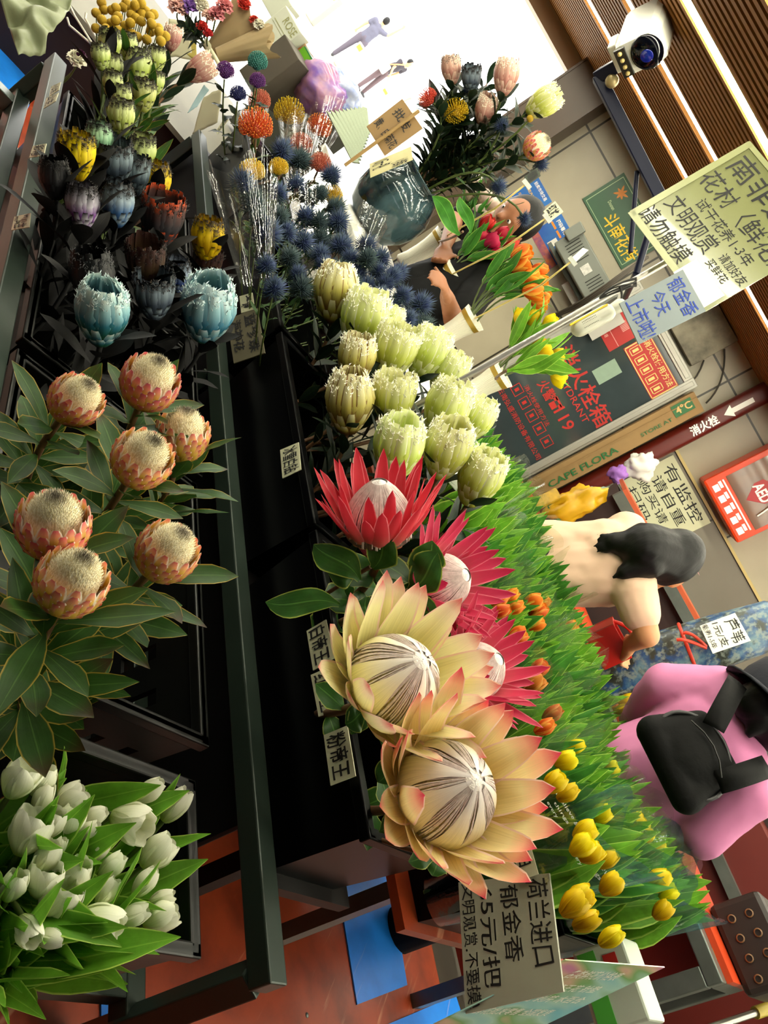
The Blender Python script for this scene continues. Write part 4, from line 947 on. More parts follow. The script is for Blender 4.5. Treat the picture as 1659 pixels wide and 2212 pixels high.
HEADS = [(1087, 1290, 'o', 30), (1110, 1283, 'o', 34), (1120, 1310, 'o', 44), (1088, 1318, 'o', 48), (1153, 1300, 'o', 46), (1165, 1318, 'o', 44), (1180, 1300, 'o', 36), (1125, 1370, 'o', 46), (1165, 1345, 'o', 32), (1238, 1352, 'o', 26), (1158, 1472, 'd', 52), (1170, 1440, 'o', 40), (1200, 1538, 'd', 50), (1185, 1566, 'o', 38), (1355, 1512, 'y', 40), (1345, 1530, 'y', 30), (1365, 1640, 'y', 26), (1250, 1610, 'y', 26), (1230, 1640, 'y', 40), (1205, 1685, 'y', 44), (1235, 1708, 'y', 40), (1305, 1755, 'y', 44), (1272, 1792, 'y', 46), (1265, 1822, 'y', 42), (1285, 1838, 'y', 44), (1350, 1848, 'y', 36), (1320, 1852, 'y', 30), (1400, 1800, 'y', 22), (1325, 1660, 'y', 20), (1258, 1930, 'y', 44), (1248, 1948, 'y', 44), (1262, 1936, 'y', 40), (1327, 1905, 'y', 44), (1415, 1905, 'y', 70), (1450, 1925, 'y', 30), (1437, 1962, 'y', 28), (1330, 2018, 'y', 34), (1380, 1770, 'y', 24), (1430, 1835, 'y', 22), (1278, 1985, 'y', 24)]
inv = [(b, b.matrix_world.inverted()) for b in BUNCH]
for x, y, c, L in HEADS:
    p = onz(x, y, 1.15); s = L * dep(p) / F_PX / .058; a = axis_at(x, y, .85, -.5 + random.uniform(-.2, .2), .05)
    b, iv = min(inv, key=lambda q: (q[0].matrix_world.translation.xy - p.xy).length)
    m = mframe(p - a * .03, a, random.random() * 6)
    o = put('tulip_head', tulip('bud' if random.random() < .6 else 'mid', {'o': T_ORG, 'd': T_DORG, 'y': T_YEL}[c]), b)
    o.matrix_basis = iv @ m @ Matrix.Scale(max(.75, min(1.2, s)), 4)
    path = [V((0, 0, 0)), V((0, 0, -.06)), V((0, 0, -.14))]
# ---- fluted white vases and their tulips
def vase_mat():
    m, nt, b, out = nmat('fluted_vase')
    tc = N(nt, 'ShaderNodeTexCoord'); sp = N(nt, 'ShaderNodeSeparateXYZ'); nt.links.new(tc.outputs['Object'], sp.inputs[0])
    at_ = math_(nt, 'ARCTAN2', sp.outputs[1], sp.outputs[0]); st = math_(nt, 'SINE', math_(nt, 'MULTIPLY', at_, 46.0)); st2 = noise_(nt, 30, 2, vec=mapped(nt, (1, 1, .04)))
    nt.links.new(mixc(nt, math_(nt, 'MULTIPLY', st2, .35), lin('e6e2d0'), lin('a8a488')), b.inputs['Base Color']); b.inputs['Roughness'].default_value = .3
    bump_(nt, b, st, .35, .002); return m
M_VASE = vase_mat(); M_BAND = plain('gold_band', 'a88a34', .35, .35, var=.3, vscale=30)
VS = [(959, 511, 'farthest white fluted vase, holding the blush white tulips'), (986, 586, 'second white fluted vase, holding the red tulips'), (1028, 685, 'third white fluted vase, holding the orange tulips'), (1090, 806, 'nearest white fluted vase, holding the yellow tulips')]
VH = .215; VASE = []
for (x, y, lab) in VS:
    top = onz(x, y, 1.08 + VH); t_, w_ = (top - EYE).dot(TW), (top - EYE).dot(WW); w_ = max(1.45, w_); base = tw(t_, w_, 1.08)
    r = thing('vase', lab, 'vase', base, 'white fluted vases'); s = 1.22
    pr = [(.030, 0), (.036, .01), (.030, .05), (.0285, .10), (.030, .14), (.035, .18), (.0425, VH)]
    mb = MB(); full = [(0.001, .0005)] + pr + [(.039, VH - .001), (.031, .178), (.026, .12), (.026, .02), (.001, .018)]; mb.lathe([(a * s, z) for a, z in full], 48); build(mb, 'body', M_VASE, r, local=True)
    mb = MB(); mb.lathe([(a * s + .0008, z) for a, z in ((.0365, .186), (.0392, .199), (.0392, .1992), (.0365, .1862))], 48); mb.lathe([((.0345 + (z - .178) * .205) * s + .0012, z) for z in (.183, .187, .191, .195, .2)], 48); build(mb, 'gold_band', M_BAND, r, local=True)
    VASE.append((base, r))
VT = [(0, T_PALE, 'blush white tulip', [(1025, 390, .3, -1, 'mid'), (1018, 416, .4, -.9, 'bud'), (1044, 424, .6, -.8, 'mid'), (1064, 444, .85, -.4, 'mid'), (1032, 459, .7, -.5, 'mid'), (1064, 467, .9, -.2, 'bud')], 31),
      (1, T_RED, 'red tulip', [(1051, 483, .7, -.7, 'mid'), (1039, 511, .8, -.5, 'mid'), (1063, 521, .85, -.3, 'open'), (1083, 506, .9, -.3, 'mid'), (1074, 551, .9, 0, 'mid'), (1106, 531, .9, -.2, 'bud')], 32),
      (2, T_ORG, 'orange tulip', [(1127, 548, .9, -.35, 'mid'), (1129, 579, .9, -.3, 'open'), (1163, 584, .9, -.2, 'bud'), (1144, 599, .9, -.1, 'mid'), (1160, 612, .9, 0, 'mid'), (1152, 630, .9, .1, 'mid'), (1166, 650, .85, .35, 'open'), (1172, 628, .9, .1, 'bud')], 40),
      (3, T_YEL, 'yellow tulip', [(1124, 684, .25, -.95, 'mid'), (1153, 687, .6, -.8, 'mid'), (1188, 697, .75, -.6, 'mid'), (1166, 744, .9, -.3, 'bud'), (1176, 761, .9, -.3, 'mid'), (1202, 769, .9, -.3, 'mid'), (1207, 819, .8, .55, 'open')], 32)]
for vi, mt, nm, lst, L in VT:
    base, _ = VASE[vi]; d0 = dep(base + V((0, 0, .3)))
    for (x, y, dx, dy, sh), lab in zip(lst, column_labels([q[:2] for q in lst], nm, 'of its white vase', ('left', 'right'))):
        d = d0 + random.uniform(-.05, .04); p = at(x, y, d); s = L * d / F_PX / .050; m = headframe(x, y, d, dx, dy, .1, .03 * s)
        rt = base + V((random.uniform(-.022, .022), random.uniform(-.022, .022), VH - .03))
        plant('vase_tulip', lab, 'tulip', nm + 's in a vase', m, [('tulip_head', tulip(sh, mt))], rt, .0032, G_STEM, dict(n=4, L=.17, W=.017, f0=.25, f1=.62, open_=.32, bend=.14, wave=.1, fold=.3, peak=.42, mat=L_TULD if vi < 3 else L_TUL), .45, s)
sprig([(1000, 500, 2.42, 928, 430, 2.36, .026, .1), (1010, 505, 2.42, 1000, 420, 2.4, .02, .1)], 2.4, L_TULD, 'broad green tulip leaves flaring left from the farthest white vase', VASE[0][0] + V((.004, .004, VH - .03)), .02)
sprig([(1095, 800, 2.12, 1255, 795, 2.06, .020, .12), (1095, 795, 2.12, 1240, 765, 2.06, .014, -.1)], 2.1, L_TUL, 'long yellow tulip leaves reaching right across the dark hydrant cabinet', VASE[3][0] + V((.004, .004, VH - .03)), .02)
# ---- big glass vase and the mixed bouquet
gp = onw(868, 426, 1.56); gt, gw = (gp - EYE).dot(TW), (gp - EYE).dot(WW); gbase = tw(gt, gw, 1.08)
r = thing('glass_vase', 'big round blue grey glass vase filled with murky water on the white counter', 'vase', gbase)
def glassy():
    m, nt, b, out = nmat('blue_grey_glass')
    n1 = noise_(nt, 9, 5, vec=mapped(nt, (1, 1, .35))); n2 = noise_(nt, 60, 3, vec=mapped(nt, (1, 1, .15)))
    t = N(nt, 'ShaderNodeBsdfTransparent'); t.inputs[0].default_value = lin('8ca8a8')
    b.inputs['Roughness'].default_value = .07; b.inputs['Specular IOR Level'].default_value = .7
    nt.links.new(mixc(nt, ramp(nt, n1, [(.35, (0, 0, 0, 1)), (.65, (1, 1, 1, 1))]), lin('0c1418'), lin('445c62')), b.inputs['Base Color'])
    mx = N(nt, 'ShaderNodeMixShader'); nt.links.new(math_(nt, 'MULTIPLY_ADD', n2, .4, .55), mx.inputs[0]); nt.links.new(t.outputs[0], mx.inputs[1]); nt.links.new(b.outputs[0], mx.inputs[2]); nt.links.new(mx.outputs[0], out.inputs[0])
    bump_(nt, b, n2, .25, .004); return m
GH = .30; mb = MB(); mb.lathe([(.001, .001), (.075, .001), (.11, .02), (.142, .075), (.153, .13), (.145, .19), (.118, .235), (.104, .255), (.106, .268), (.118, .275), (.116, .279), (.100, .268), (.096, .255), (.112, .232), (.139, .188), (.147, .13), (.136, .078), (.105, .025), (.001, .008)], 48); build(mb, 'bowl', glassy(), r, local=True)
mb = MB(); mb.lathe([(.104, .027), (.134, .078), (.145, .13), (.138, .18), (.001, .18)], 40); build(mb, 'water', film('murky_water', '5c7478', .45, .2, 10), r, local=True)
mb = MB()
for k in range(9):
    a = k * .7; mb.tube([V((.04 * math.cos(a), .04 * math.sin(a), .02)), V((.03 * math.cos(a + 2), .03 * math.sin(a + 2), .16)), V((.06 * math.cos(a + 2.5), .06 * math.sin(a + 2.5), .26))], .006, 6)
build(mb, 'stems_in_water', B_STEM, r, local=True)
MIX = [(975, 150, 46, 'g', ('a', P_PNK, F_GREY, W_TAN), -.05, -1, .05, 'rose pink protea pointing straight up at the top of the mixed bouquet'), (1093, 165, 58, 'g', ('a', P_PNK, F_WHITE, W_TAN), .2, -1, .05, 'closed tan protea at the top right of the mixed bouquet'), (1174, 222, 62, 'g', ('d', P_GREEN, F_WHITE, W_CRM), .75, -.5, .2, 'green white protea at the right tip of the mixed bouquet'), (1018, 170, 44, 'g', ('b', P_GREYB, F_GREY, W_TAN), .05, -1, .2, 'grey frosted protea between the two upright blooms of the bouquet'),
       (927, 215, 44, 'p', PIN_R, -.7, -.6, .1, 'red pincushion flower at the left of the mixed bouquet'), (985, 245, 56, 'p', PIN_Y, -.1, -.6, .6, 'yellow pincushion flower in the middle of the mixed bouquet'), (1049, 236, 50, 'g', ('a', P_PNK, F_WHITE, W_TAN), .3, -.9, .3, 'rose protea in the centre of the mixed bouquet'), (1158, 317, 58, 'r', None, .75, -.5, .5, 'peach protea with a cream dome at the lower right of the bouquet'),
       (1015, 192, 40, 't', 0, 0, -1, .3, 'sea holly above the yellow pincushion of the bouquet'), (1083, 273, 40, 't', 0, .3, -.9, .3, 'dark sea holly right of the rose protea'), (1167, 354, 38, 't', 1, .8, .3, .3, 'sea holly hanging under the peach protea'), (1076, 402, 44, 't', 0, .5, .6, .4, 'drooping sea holly over the blush tulips'), (1132, 472, 38, 't', 0, .4, .8, .3, 'lowest drooping sea holly in front of the posters'), (1145, 256, 15, 'b', 0, .6, -.7, .2, 'single yellow billy button of the mixed bouquet')]
neck = gbase + V((0, 0, .262))
for x, y, wd, kd, sp_, dx, dy, fc, lab in MIX:
    d = dep(neck) - .15 + random.uniform(-.06, .04); p = at(x, y, d)
    rt = neck + V((random.uniform(-.05, .05), random.uniform(-.05, .05), -.08)); lv = dict(n=22, L=.10, W=.015, f0=.03, f1=.62, open_=.8, bend=.2, wave=.1, peak=.55, mat=L_DARK)
    if kd == 'g': s = wpx(p, wd, .094); h = G(*sp_); hd = [('bracts', h[0]), ('fringe', h[1]), ('flower_dome', h[2])]; bk = .06 * s; nm = 'bouquet_protea'
    elif kd == 'p': s = wpx(p, wd, .088); hd = [('pin_head', sp_)]; bk = .024 * s; nm = 'bouquet_pincushion'
    elif kd == 'r': s = wpx(p, wd, .088); hd = [('bracts', ROUND[0][0]), ('flower_dome', ROUND[0][1])]; bk = .042 * s; nm = 'bouquet_protea'
    elif kd == 't': s = wpx(p, wd, .056); hd = [('spiny_head', THI[sp_][0]), ('bract_collar', THI[sp_][1])]; bk = .015 * s; nm = 'bouquet_sea_holly'; lv = dict(lv, n=7, L=.045, W=.006, mat=L_SEA)
    else: s = wpx(p, wd, .025); hd = [('ball_head', BIL[0])]; bk = .012; nm = 'bouquet_billy_button'; lv = None
    plant(nm, lab, 'flower', 'flowers of the mixed bouquet', headframe(x, y, d, dx, dy, fc, bk), hd, rt, .004, G_STEM, lv, .35, s)
r = thing('foliage_spray', 'dense dark green foliage filling the mixed bouquet', 'leaves', neck)
for k in range(15):
    random.seed(200 + k); x, y = random.uniform(955, 1130), random.uniform(175, 400)
    e = at(x, y, dep(neck) + random.uniform(-.08, .06)); pth = bez(e, e.lerp(neck, .5) + V((0, 0, .03)), neck + V((0, 0, -.05)), 8); mb = MB(); foliage(mb, pth, 26, .085, .0135, 0, .85, .8, .2, .1, .15, .55); o = build(mb, 'leaf_spray', L_DARK, r)
    mb = MB(); mb.tube(pth, .003, 6); build(mb, 'twig', B_STEM, o)
r = thing('dark_leaf_spike', 'dark bronze pointed leaf at the left of the mixed bouquet', 'leaf', neck); mb = MB(); a, b = at(962, 270, dep(neck) - .05), at(925, 165, dep(neck) - .05)
leafblade(mb, a, b - a, (EYE - a), (b - a).length, .022, .05, .2, .1); build(mb, 'blade', plain('bronze_leaf', '2c1c1c', .4), r); mb = MB(); mb.tube(bez(a, a.lerp(neck, .5), neck, 6), .003, 6); build(mb, 'stalk', B_STEM, r)
# ================================================================ cards and signs
INK = plain('black_ink', '0c0c0c', .6); BLUEINK = plain('blue_ink', '1c3c9c', .6); REDINK = plain('red_print', 'b02018', .5); WPRINT = plain('white_print', 'f0f0e8', .5); YPRINT = plain('yellow_print', 'f0c818', .5); GPRINT = plain('green_print', '1c5c2c', .5)
M_TAG = plain('tag_card', 'c8c8a8', .35, var=.15, vscale=20); M_KRAFT = plain('kraft_card', '8c6e42', .7, var=.2, vscale=12); M_CARDG = plain('grey_cardboard', 'a4a490', .6, var=.2, vscale=10)
def qd(fn, *pts): return [fn(*p) for p in pts]
W11 = lambda x, y: onw(x, y, 1.102)
FULL = (.06, .10, .94, .90)
def namecard(lab, pts, txt, fn=W11, **k): return card('name_card', lab, 'card', qd(fn, *pts), M_TAG, [(txt,) + FULL], INK, .002,   .10, .014, 'name cards on the tubs', **k)
namecard('white name card reading 白帝王 on the front of the king protea tub, upper one', [(704, 1338), (723, 1421), (676, 1448), (662, 1363)], '白帝王')
namecard('white name card reading 红帝王, the middle one of the king protea tub', [(712, 1440), (738, 1535), (688, 1548), (671, 1458)], '红帝王')
namecard('white name card reading 粉帝王 below the other two on the king protea tub', [(750, 1567), (768, 1676), (714, 1697), (699, 1588)], '粉帝王')
namecard('white name card reading 冰雪白钻 on the black tub of green proteas', [(645, 955), (650, 1014), (610, 1033), (605, 972)], '冰雪白钻')
W112 = lambda x, y: onw(x, y, 1.095)
card('name_card', 'brown cardboard card with handwriting beside the ice blue dyed protea', 'card', qd(W112, (555, 665), (572, 762), (505, 785), (490, 690)), plain('dim_card', '5c563f', .7), [('蓝珍珠', .08, .08, .92, .45), ('海神花', .10, .55, .8, .92)], INK, .003, .1, .02)
card('name_card', 'small dark name card above the brown cardboard card', 'card', qd(W112, (545, 632), (550, 668), (521, 676), (517, 640)), M_TAG, [('圣诞', .1, .1, .9, .9)], INK, .002, .1, .03)
BR1 = lambda x, y: onz(x, y, RZ + .004)
for lab, pts, tx in (('small paper label on the steel rail, nearest the front', [(66, 460), (63, 490), (24, 497), (31, 468)], '黑公主'), ('paper label taped to the steel rail below the yellow blooms', [(100, 310), (94, 336), (63, 340), (71, 315)], '彩帝'), ('lower of the two paper labels at the far end of the steel rail', [(126, 200), (120, 218), (94, 234), (100, 212)], '公主'), ('upper of the two paper labels at the far end of the steel rail', [(131, 177), (127, 194), (106, 208), (110, 187)], '小公主')):
    card('rail_label', lab, 'label', qd(lambda x, y: onw(x, y, .432), *pts), M_TAG, [(tx,) + FULL], INK, .0015, .12, .02, 'paper labels on the steel rail')
card('name_card', 'small card with handwriting on the far black tub', 'card', qd(W11, (494, 258), (470, 290), (465, 284), (488, 252)), M_TAG, [('针垫', .1, .1, .9, .9)], INK, .0015, .1, .02)
W15 = lambda x, y: onw(x, y, 1.455)
Q65 = qd(W15, (1186, 1886), (1217, 2142), (1006, 2190), (990, 1906))
card('price_sign', 'large grey cardboard price sign reading 荷兰进口郁金香 65元/把', 'sign', Q65, M_CARDG, [('荷兰进口', .03, .03, .76, .26), ('郁金香', .06, .34, .70, .54), ('65元/把', .06, .60, .86, .78), ('文明观赏.不要摸!', .02, .82, .97, .97)], INK, .006, .07, .006)
card('name_card', 'white taped card reading 麦田 on the top corner of the grey price sign', 'card', qd(lambda x, y: onw(x, y, 1.44), (1140, 1806), (1163, 1888), (1124, 1902), (1102, 1818)), M_TAG, [('麦田', .12, .14, .7, .86)], INK, .002, .08, .03)
# green south-african flower sign hung from the steel pole
M_GREENP = plain('pale_green_paper', '83875a', .25, var=.12, vscale=9, c2='979b70', bump=.04, coat=.3)
D19 = lambda x, y: at(x, y, 1.92)
_a, _b, _c = at(1620, 311, 1.98), at(1364, 462, 1.98), at(1525, 672, 1.90)
QG = [_a, _a + (_c - _b), _c, _b]
o = card('flower_sign', 'large pale green laminated sign hand written with 南非进口花材 hanging at the right edge', 'sign', QG, M_GREENP, [('南非进口', .06, .06, .96, .26), ('花材〈鲜花〉', .04, .30, .98, .47), ('试干花养1-3年', .20, .50, .86, .60), ('文明观赏', .06, .62, .60, .78), ('请勿触摸', .02, .82, .56, .97), ('请加好友', .68, .63, .97, .71), ('买鲜花', .66, .73, .88, .80)], INK, .004, .07, .0)
mb = MB(); slab(mb, rect(QG, .60, .83, .97, 1.02, .002), .001); build(mb, 'white_sticker', plain('white_card', 'dcdccc', .4), o, False)
mb = MB()
for u0, v0, u1, v1 in ((-.02, -.01, 1.0, .03), (-.02, .97, .6, 1.02), (-.025, 0, .03, 1.0)): slab(mb, rect(QG, u0, v0, u1, v1, .0025), .0015)
build(mb, 'shiny_tape', plain('tape', 'a0a476', .3), o, False)
QB = qd(lambda x, y: at(x, y, 1.86), (1475, 582), (1525, 672), (1380, 744), (1338, 655))
card('cardboard_sign', 'blue grey cardboard sign reading 郁金香今天上市啦 below the green sign', 'sign', QB, plain('blue_grey_cardboard', '7f8a8c', .5, var=.15, vscale=14), [('郁金香', .08, .06, .94, .30), ('今天', .16, .38, .66, .60), ('上市啦!', .05, .68, .97, .94)], BLUEINK, .005, .08, .004)
# kraft sign on a stick, price card on the glass vase
K24 = lambda x, y: at(x, y, 2.5)
o = card('stick_sign', 'brown kraft cardboard sign on a wooden stick reading 黄、白菊花', 'sign', qd(K24, (869, 213), (913, 277), (831, 336), (792, 273)), M_KRAFT, [('黄、白菊花', .05, .60, .95, .84), ('批发', .15, .14, .80, .38)], INK, .004, .10, .004)
mb = MB(); mb.tube([at(745, 357, 2.49), at(905, 240, 2.49)], .006, 6); build(mb, 'stick', plain('bamboo', '8a6c38', .6), o)
card('price_tag', 'yellowed price tag with handwriting propped against the glass vase', 'card', qd(lambda x, y: at(x, y, 2.83), (888, 316), (892, 345), (800, 384), (798, 354)), plain('yellow_card', 'b8b080', .3, var=.2, vscale=20), [('小雏菊', .6, .1, .96, .5), ('10元一把', .1, .5, .6, .95)], INK, .0015, .12, .008)
M_CLIP = plain('clear_clip', 'e8ece4', .12, coat=.5)
for vk, (lab, q, tx, s0, s1, mt) in enumerate((('dark plant tag on a stick rising from the blush tulips', [(1160, 362), (1168, 379), (1140, 399), (1133, 381)], '粉唇', (1137, 397), (1070, 450), plain('dark_tag', '3c4438', .2)), ('pale plant tag reading 红格 on a stick rising from the red tulips', [(1199, 434), (1217, 457), (1187, 479), (1174, 456)], '红格', (1181, 470), (1090, 535), M_TAG), ('shiny plant tag seen edge on rising from the orange tulips', [(1259, 535), (1272, 540), (1243, 567), (1229, 562)], '', (1236, 563), (1170, 615), M_CLIP))):
    d = 2.2; o = card('plant_tag', lab, 'tag', qd(lambda x, y: at(x, y, d), *q), mt, [(tx, .1, .1, .9, .9)] if tx else [], INK, .006, .1, .02, 'plant tags on sticks')
    mb = MB(); mb.tube([at(s0[0], s0[1], d + .003), at(s1[0], s1[1], d), VASE[vk][0] + V((0, 0, .19))], .0028, 6); build(mb, 'stick', plain('pale_stick', 'c8b468', .5), o)
    mb = MB(); mb.bar(at(s0[0] - 6, s0[1] - 8, d), at(s0[0] + 8, s0[1] + 10, d), .008, .012); build(mb, 'clip', M_CLIP, o, False)
# colourful price menu
QM = qd(lambda x, y: onw(x, y, 1.50), (1238, 2070), (1300, 2235), (960, 2330), (900, 2240))
QM = [onw(1222, 2074, 1.47), onw(1436, 2090, 1.68), None, onw(920, 2222, 1.44)]; QM[2] = QM[1] + QM[3] - QM[0]
def menu_mat():
    m, nt, b, out = nmat('menu_print'); n1 = noise_(nt, 1.0, 2, vec=mapped(nt, (5, 5, 9), rot=(0, 0, .6)))
    nt.links.new(ramp(nt, n1, [(.30, '78c0cc'), (.42, 'b0d8c8'), (.50, '84b070'), (.56, 'd8b898'), (.62, 'd088a8'), (.72, '98a8d8')]), b.inputs['Base Color']); b.inputs['Roughness'].default_value = .15; return m
o = card('price_menu', 'colourful laminated price menu lying in front of the tulip table', 'menu', QM, menu_mat(), [('各类鲜花价格表', .25, .10, .75, .22), ('郁金香 帝王花 针垫', .10, .30, .8, .40), ('海神花 刺芹 木百合', .12, .46, .86, .56), ('鲜花批发零售 全国发货', .1, .66, .8, .76)], plain('white_black_print', 'e8e8d8', .5), .002, .0, .01)
# ================================================================ on the beige wall
def wrect(x0, x1, z0, z1, y): return [V((x0, y, z1)), V((x1, y, z1)), V((x1, y, z0)), V((x0, y, z0))]
def pxrect(cx, cy, wp, hp, y):
    c = ony(cx, cy, y); k = dep(c) / F_PX; return wrect(c.x - wp * k / 2, c.x + wp * k / 2, c.z - hp * k / 2, c.z + hp * k / 2, y)
def wtext(mb, s, cx, cy, wp, hp, y, weight=.012): write(mb, s, pxrect(cx, cy, wp, hp, y), 0, 0, 1, 1, .001, weight)
HX0, HX1, HZ0, HZ1 = -.36, .315, .80, 2.03
r = thing('hydrant_cabinet', 'wall mounted fire hydrant cabinet with smoky glass door and red lettering', 'fire cabinet', (-.02, WY, HZ0))
M_ALU = plain('silver_frame', 'b0aea4', .35, .3, var=.2, vscale=16)
mb = MB(); mb.box((-.02, WY - .03, (HZ0 + HZ1) / 2), (HX1 - HX0 - .02, .055, HZ1 - HZ0 - .02)); build(mb, 'cabinet_box', plain('cabinet_grey', '5a5c58', .5), r, False)
mb = MB()
for x0, x1, z0, z1 in ((HX0, HX0 + .055, HZ0, HZ1), (HX1 - .055, HX1, HZ0, HZ1), (HX0 + .055, HX1 - .055, HZ1 - .055, HZ1), (HX0 + .055, HX1 - .055, HZ0, HZ0 + .055)):
    mb.box(((x0 + x1) / 2, WY - .055, (z0 + z1) / 2), (x1 - x0, .07, z1 - z0)); mb.box(((x0 + x1) / 2, WY - .092, (z0 + z1) / 2), ((x1 - x0) - .028, .006, (z1 - z0) - .028))
build(mb, 'frame', M_ALU, r, False, bevel=.003)
mb = MB(); mb.box((-.02, WY - .068, (HZ0 + HZ1) / 2), (HX1 - HX0 - .10, .006, HZ1 - HZ0 - .10)); dp = build(mb, 'glass_door', plain('smoky_glass', '30383a', .08, var=.3, vscale=3, c2='4c5c60', spec=.8), r, False)
GY = WY - .0715
for a_ in (('消火栓箱', 1262, 834, 190, 42), ('FIRE HYDRANT', 1228, 842, 160, 14), ('火警', 1181, 843, 46, 27), ('119', 1219, 905, 50, 27), ('消火栓使用方法', 1160, 876, 100, 11), ('云南弘盛消防设备有限公司', 1122, 915, 175, 13)):
    mb = MB(); wtext(mb, *a_, GY, .012 if a_[4] > 20 else .004); build(mb, 'red_lettering', REDINK, dp, False)
#, 834, 190, 42, GY); wtext(mb, 'FIRE HYDRANT', 1228, 842, 160, 14, GY); wtext(mb, '火警', 1181, 843, 46, 27, GY); wtext(mb, '119', 1219, 905, 50, 27, GY); wtext(mb, '消火栓使用方法', 1160, 876, 100, 11, GY, .02); wtext(mb, '云南弘盛消防设备有限公司', 1122, 915, 175, 13, GY, .02); build(mb, 'red_lettering', REDINK, dp, False)
mb = MB(); q = pxrect(1199, 873, 26, 24, GY - .001)
slab(mb, rect(q, .2, .45, .8, 1.0), .0005); slab(mb, rect(q, 0, .08, .3, .4), .0005); slab(mb, rect(q, .7, .08, 1, .4), .0005); slab(mb, rect(q, 0, 0, 1, .2), .0005); build(mb, 'telephone_symbol', REDINK, dp, False)
mb = MB()
for k in range(5):
    q = pxrect(1117 + k * 16, 842 + k * 28, 23, 23, GY - .001)
    for a in ((0, 0, 1, .07), (0, .93, 1, 1), (0, .07, .07, .93), (.93, .07, 1, .93), (.32, .3, .62, .72)): slab(mb, rect(q, *a), .0005)
build(mb, 'instruction_icons', REDINK, dp, False)
def plate(lab, cx, cy, wp, hp, y, th, mat, name='plate', cat='plate'):
    q = pxrect(cx, cy, wp, hp, y - th); mb = MB(); slab(mb, q, th); o = build(mb, name, mat, None, False); return tag(o, lab, cat), q
M_REDP = plain('red_plate', 'b01c18', .4)
o, q = plate('red hydrant instruction plate with yellow border and yellow title', 1406, 793, 128, 62, GY, .004, M_REDP, 'instruction_plate')
mb = MB(); write(mb, '消火栓使用方法', q, .06, .10, .94, .34, weight=.012)
for a in ((.01, .02, .99, .05), (.01, .95, .99, .98), (.01, .02, .03, .98), (.97, .02, .99, .98)): slab(mb, rect(q, *a, .0006), .0004)
for k in range(5):
    u = .06 + k * .185
    for a in ((u, .46, u + .13, .49), (u, .84, u + .13, .87), (u, .46, u + .012, .87), (u + .118, .46, u + .13, .87), (u + .04, .56, u + .09, .78)): slab(mb, rect(q, *a, .0006), .0004)
build(mb, 'yellow_print', plain('pale_yellow_print', 'e8c878', .5), o, False)
o, q = plate('smaller red plate under the red instruction plate, partly hidden by the blue grey sign', 1332, 716, 62, 66, GY, .004, M_REDP, 'instruction_plate')
mb = MB(); write(mb, '消防水带', q, .06, .78, .5, .92, weight=.02)
for k in range(7): slab(mb, rect(q, .30 + k * .05, .10, .33 + k * .05, .34, .0006), .0004)
slab(mb, rect(q, .02, .66, .98, .68, .0006), .0004); build(mb, 'pale_print', plain('pink_print', 'dc9c94', .5), o, False)
plate('pale green paper note stuck on the hydrant cabinet glass', 1311, 803, 34, 54, GY, .002, plain('pale_note', '8ca490', .6, var=.2, vscale=30), 'paper_note', 'note')
o, q = plate('green sign with yellow characters 斗南花街 and an orange flower emblem', 1345, 478, 175, 98, WY, .012, plain('sign_green', '14502a', .35), 'wall_sign', 'sign')
mb = MB(); write(mb, '斗南花街', q, .34, .52, .98, .88, weight=.012); build(mb, 'yellow_lettering', YPRINT, o, False)
mb = MB()
for a in ((.04, .05, .96, .06), (.04, .94, .96, .95), (.04, .06, .047, .94), (.953, .06, .96, .94)): slab(mb, rect(q, *a, .0006), .0004)
write(mb, 'Dounan', q, .20, .50, .32, .58); build(mb, 'border', plain('pale_line', 'b8d0a0', .5), o, False)
mb = MB(); c = rect(q, .20, .25, .22, .27, .001)[0]
for k in range(7): leafblade(mb, c, V((math.cos(k * .9 - .4), 0, math.sin(k * .9 - .4))), V((0, -1, 0)), .035 + .01 * (k % 2), .007, 0, 0, nv=5, nu=3)
build(mb, 'flower_emblem', plain('emblem_orange', 'd88838', .5), o)
M_POST = plain('poster_blue', '1c48a8', .25, var=.8, vscale=5, c2='2c88d0')
o, q = plate('blue poster with yellow price lines behind the drooping sea holly', 1136, 435, 62, 92, WY, .002, M_POST, 'poster', 'poster')
mb = MB()
for k, (u0, u1) in enumerate(((.10, .55), (.62, .92), (.12, .48), (.55, .80), (.10, .44), (.5, .7))): write(mb, '鲜花价' if k % 2 else '云花卉市', q, u0, .28 + .11 * k, u1, .35 + .11 * k, weight=.012)
for k in range(9): slab(mb, rect(q, .62 + .1 * (k % 3), .50 + .07 * (k // 3), .69 + .1 * (k % 3), .55 + .07 * (k // 3), .0006), .0003)
build(mb, 'yellow_lettering', YPRINT, o, False); mb = MB(); write(mb, '拍卖市场交易', q, .12, .06, .85, .15); build(mb, 'white_lettering', WPRINT, o, False)
o, q = plate('blue poster with orange bars and purple flower band beside the orange tulips', 1200, 522, 88, 76, WY, .002, M_POST, 'poster', 'poster')
mb = MB(); slab(mb, rect(q, 0, .78, 1, 1, .0005), .0003); build(mb, 'flower_band', plain('flower_band', '4c2c7c', .4, var=1.0, vscale=22, c2='d8701c'), o, False)
mb = MB()
for k in range(4): slab(mb, rect(q, .04 + .25 * k, .30, .24 + .25 * k, .36, .0008), .0004)
write(mb, 'AR', q, .55, .10, .72, .24, weight=.04); build(mb, 'orange_bars', plain('orange_print', 'f09020', .5), o, False)
mb = MB(); write(mb, '扫码看花', q, .08, .10, .48, .22, weight=.02); slab(mb, rect(q, .42, .44, .58, .72, .0008), .0004); build(mb, 'white_lettering', WPRINT, o, False)
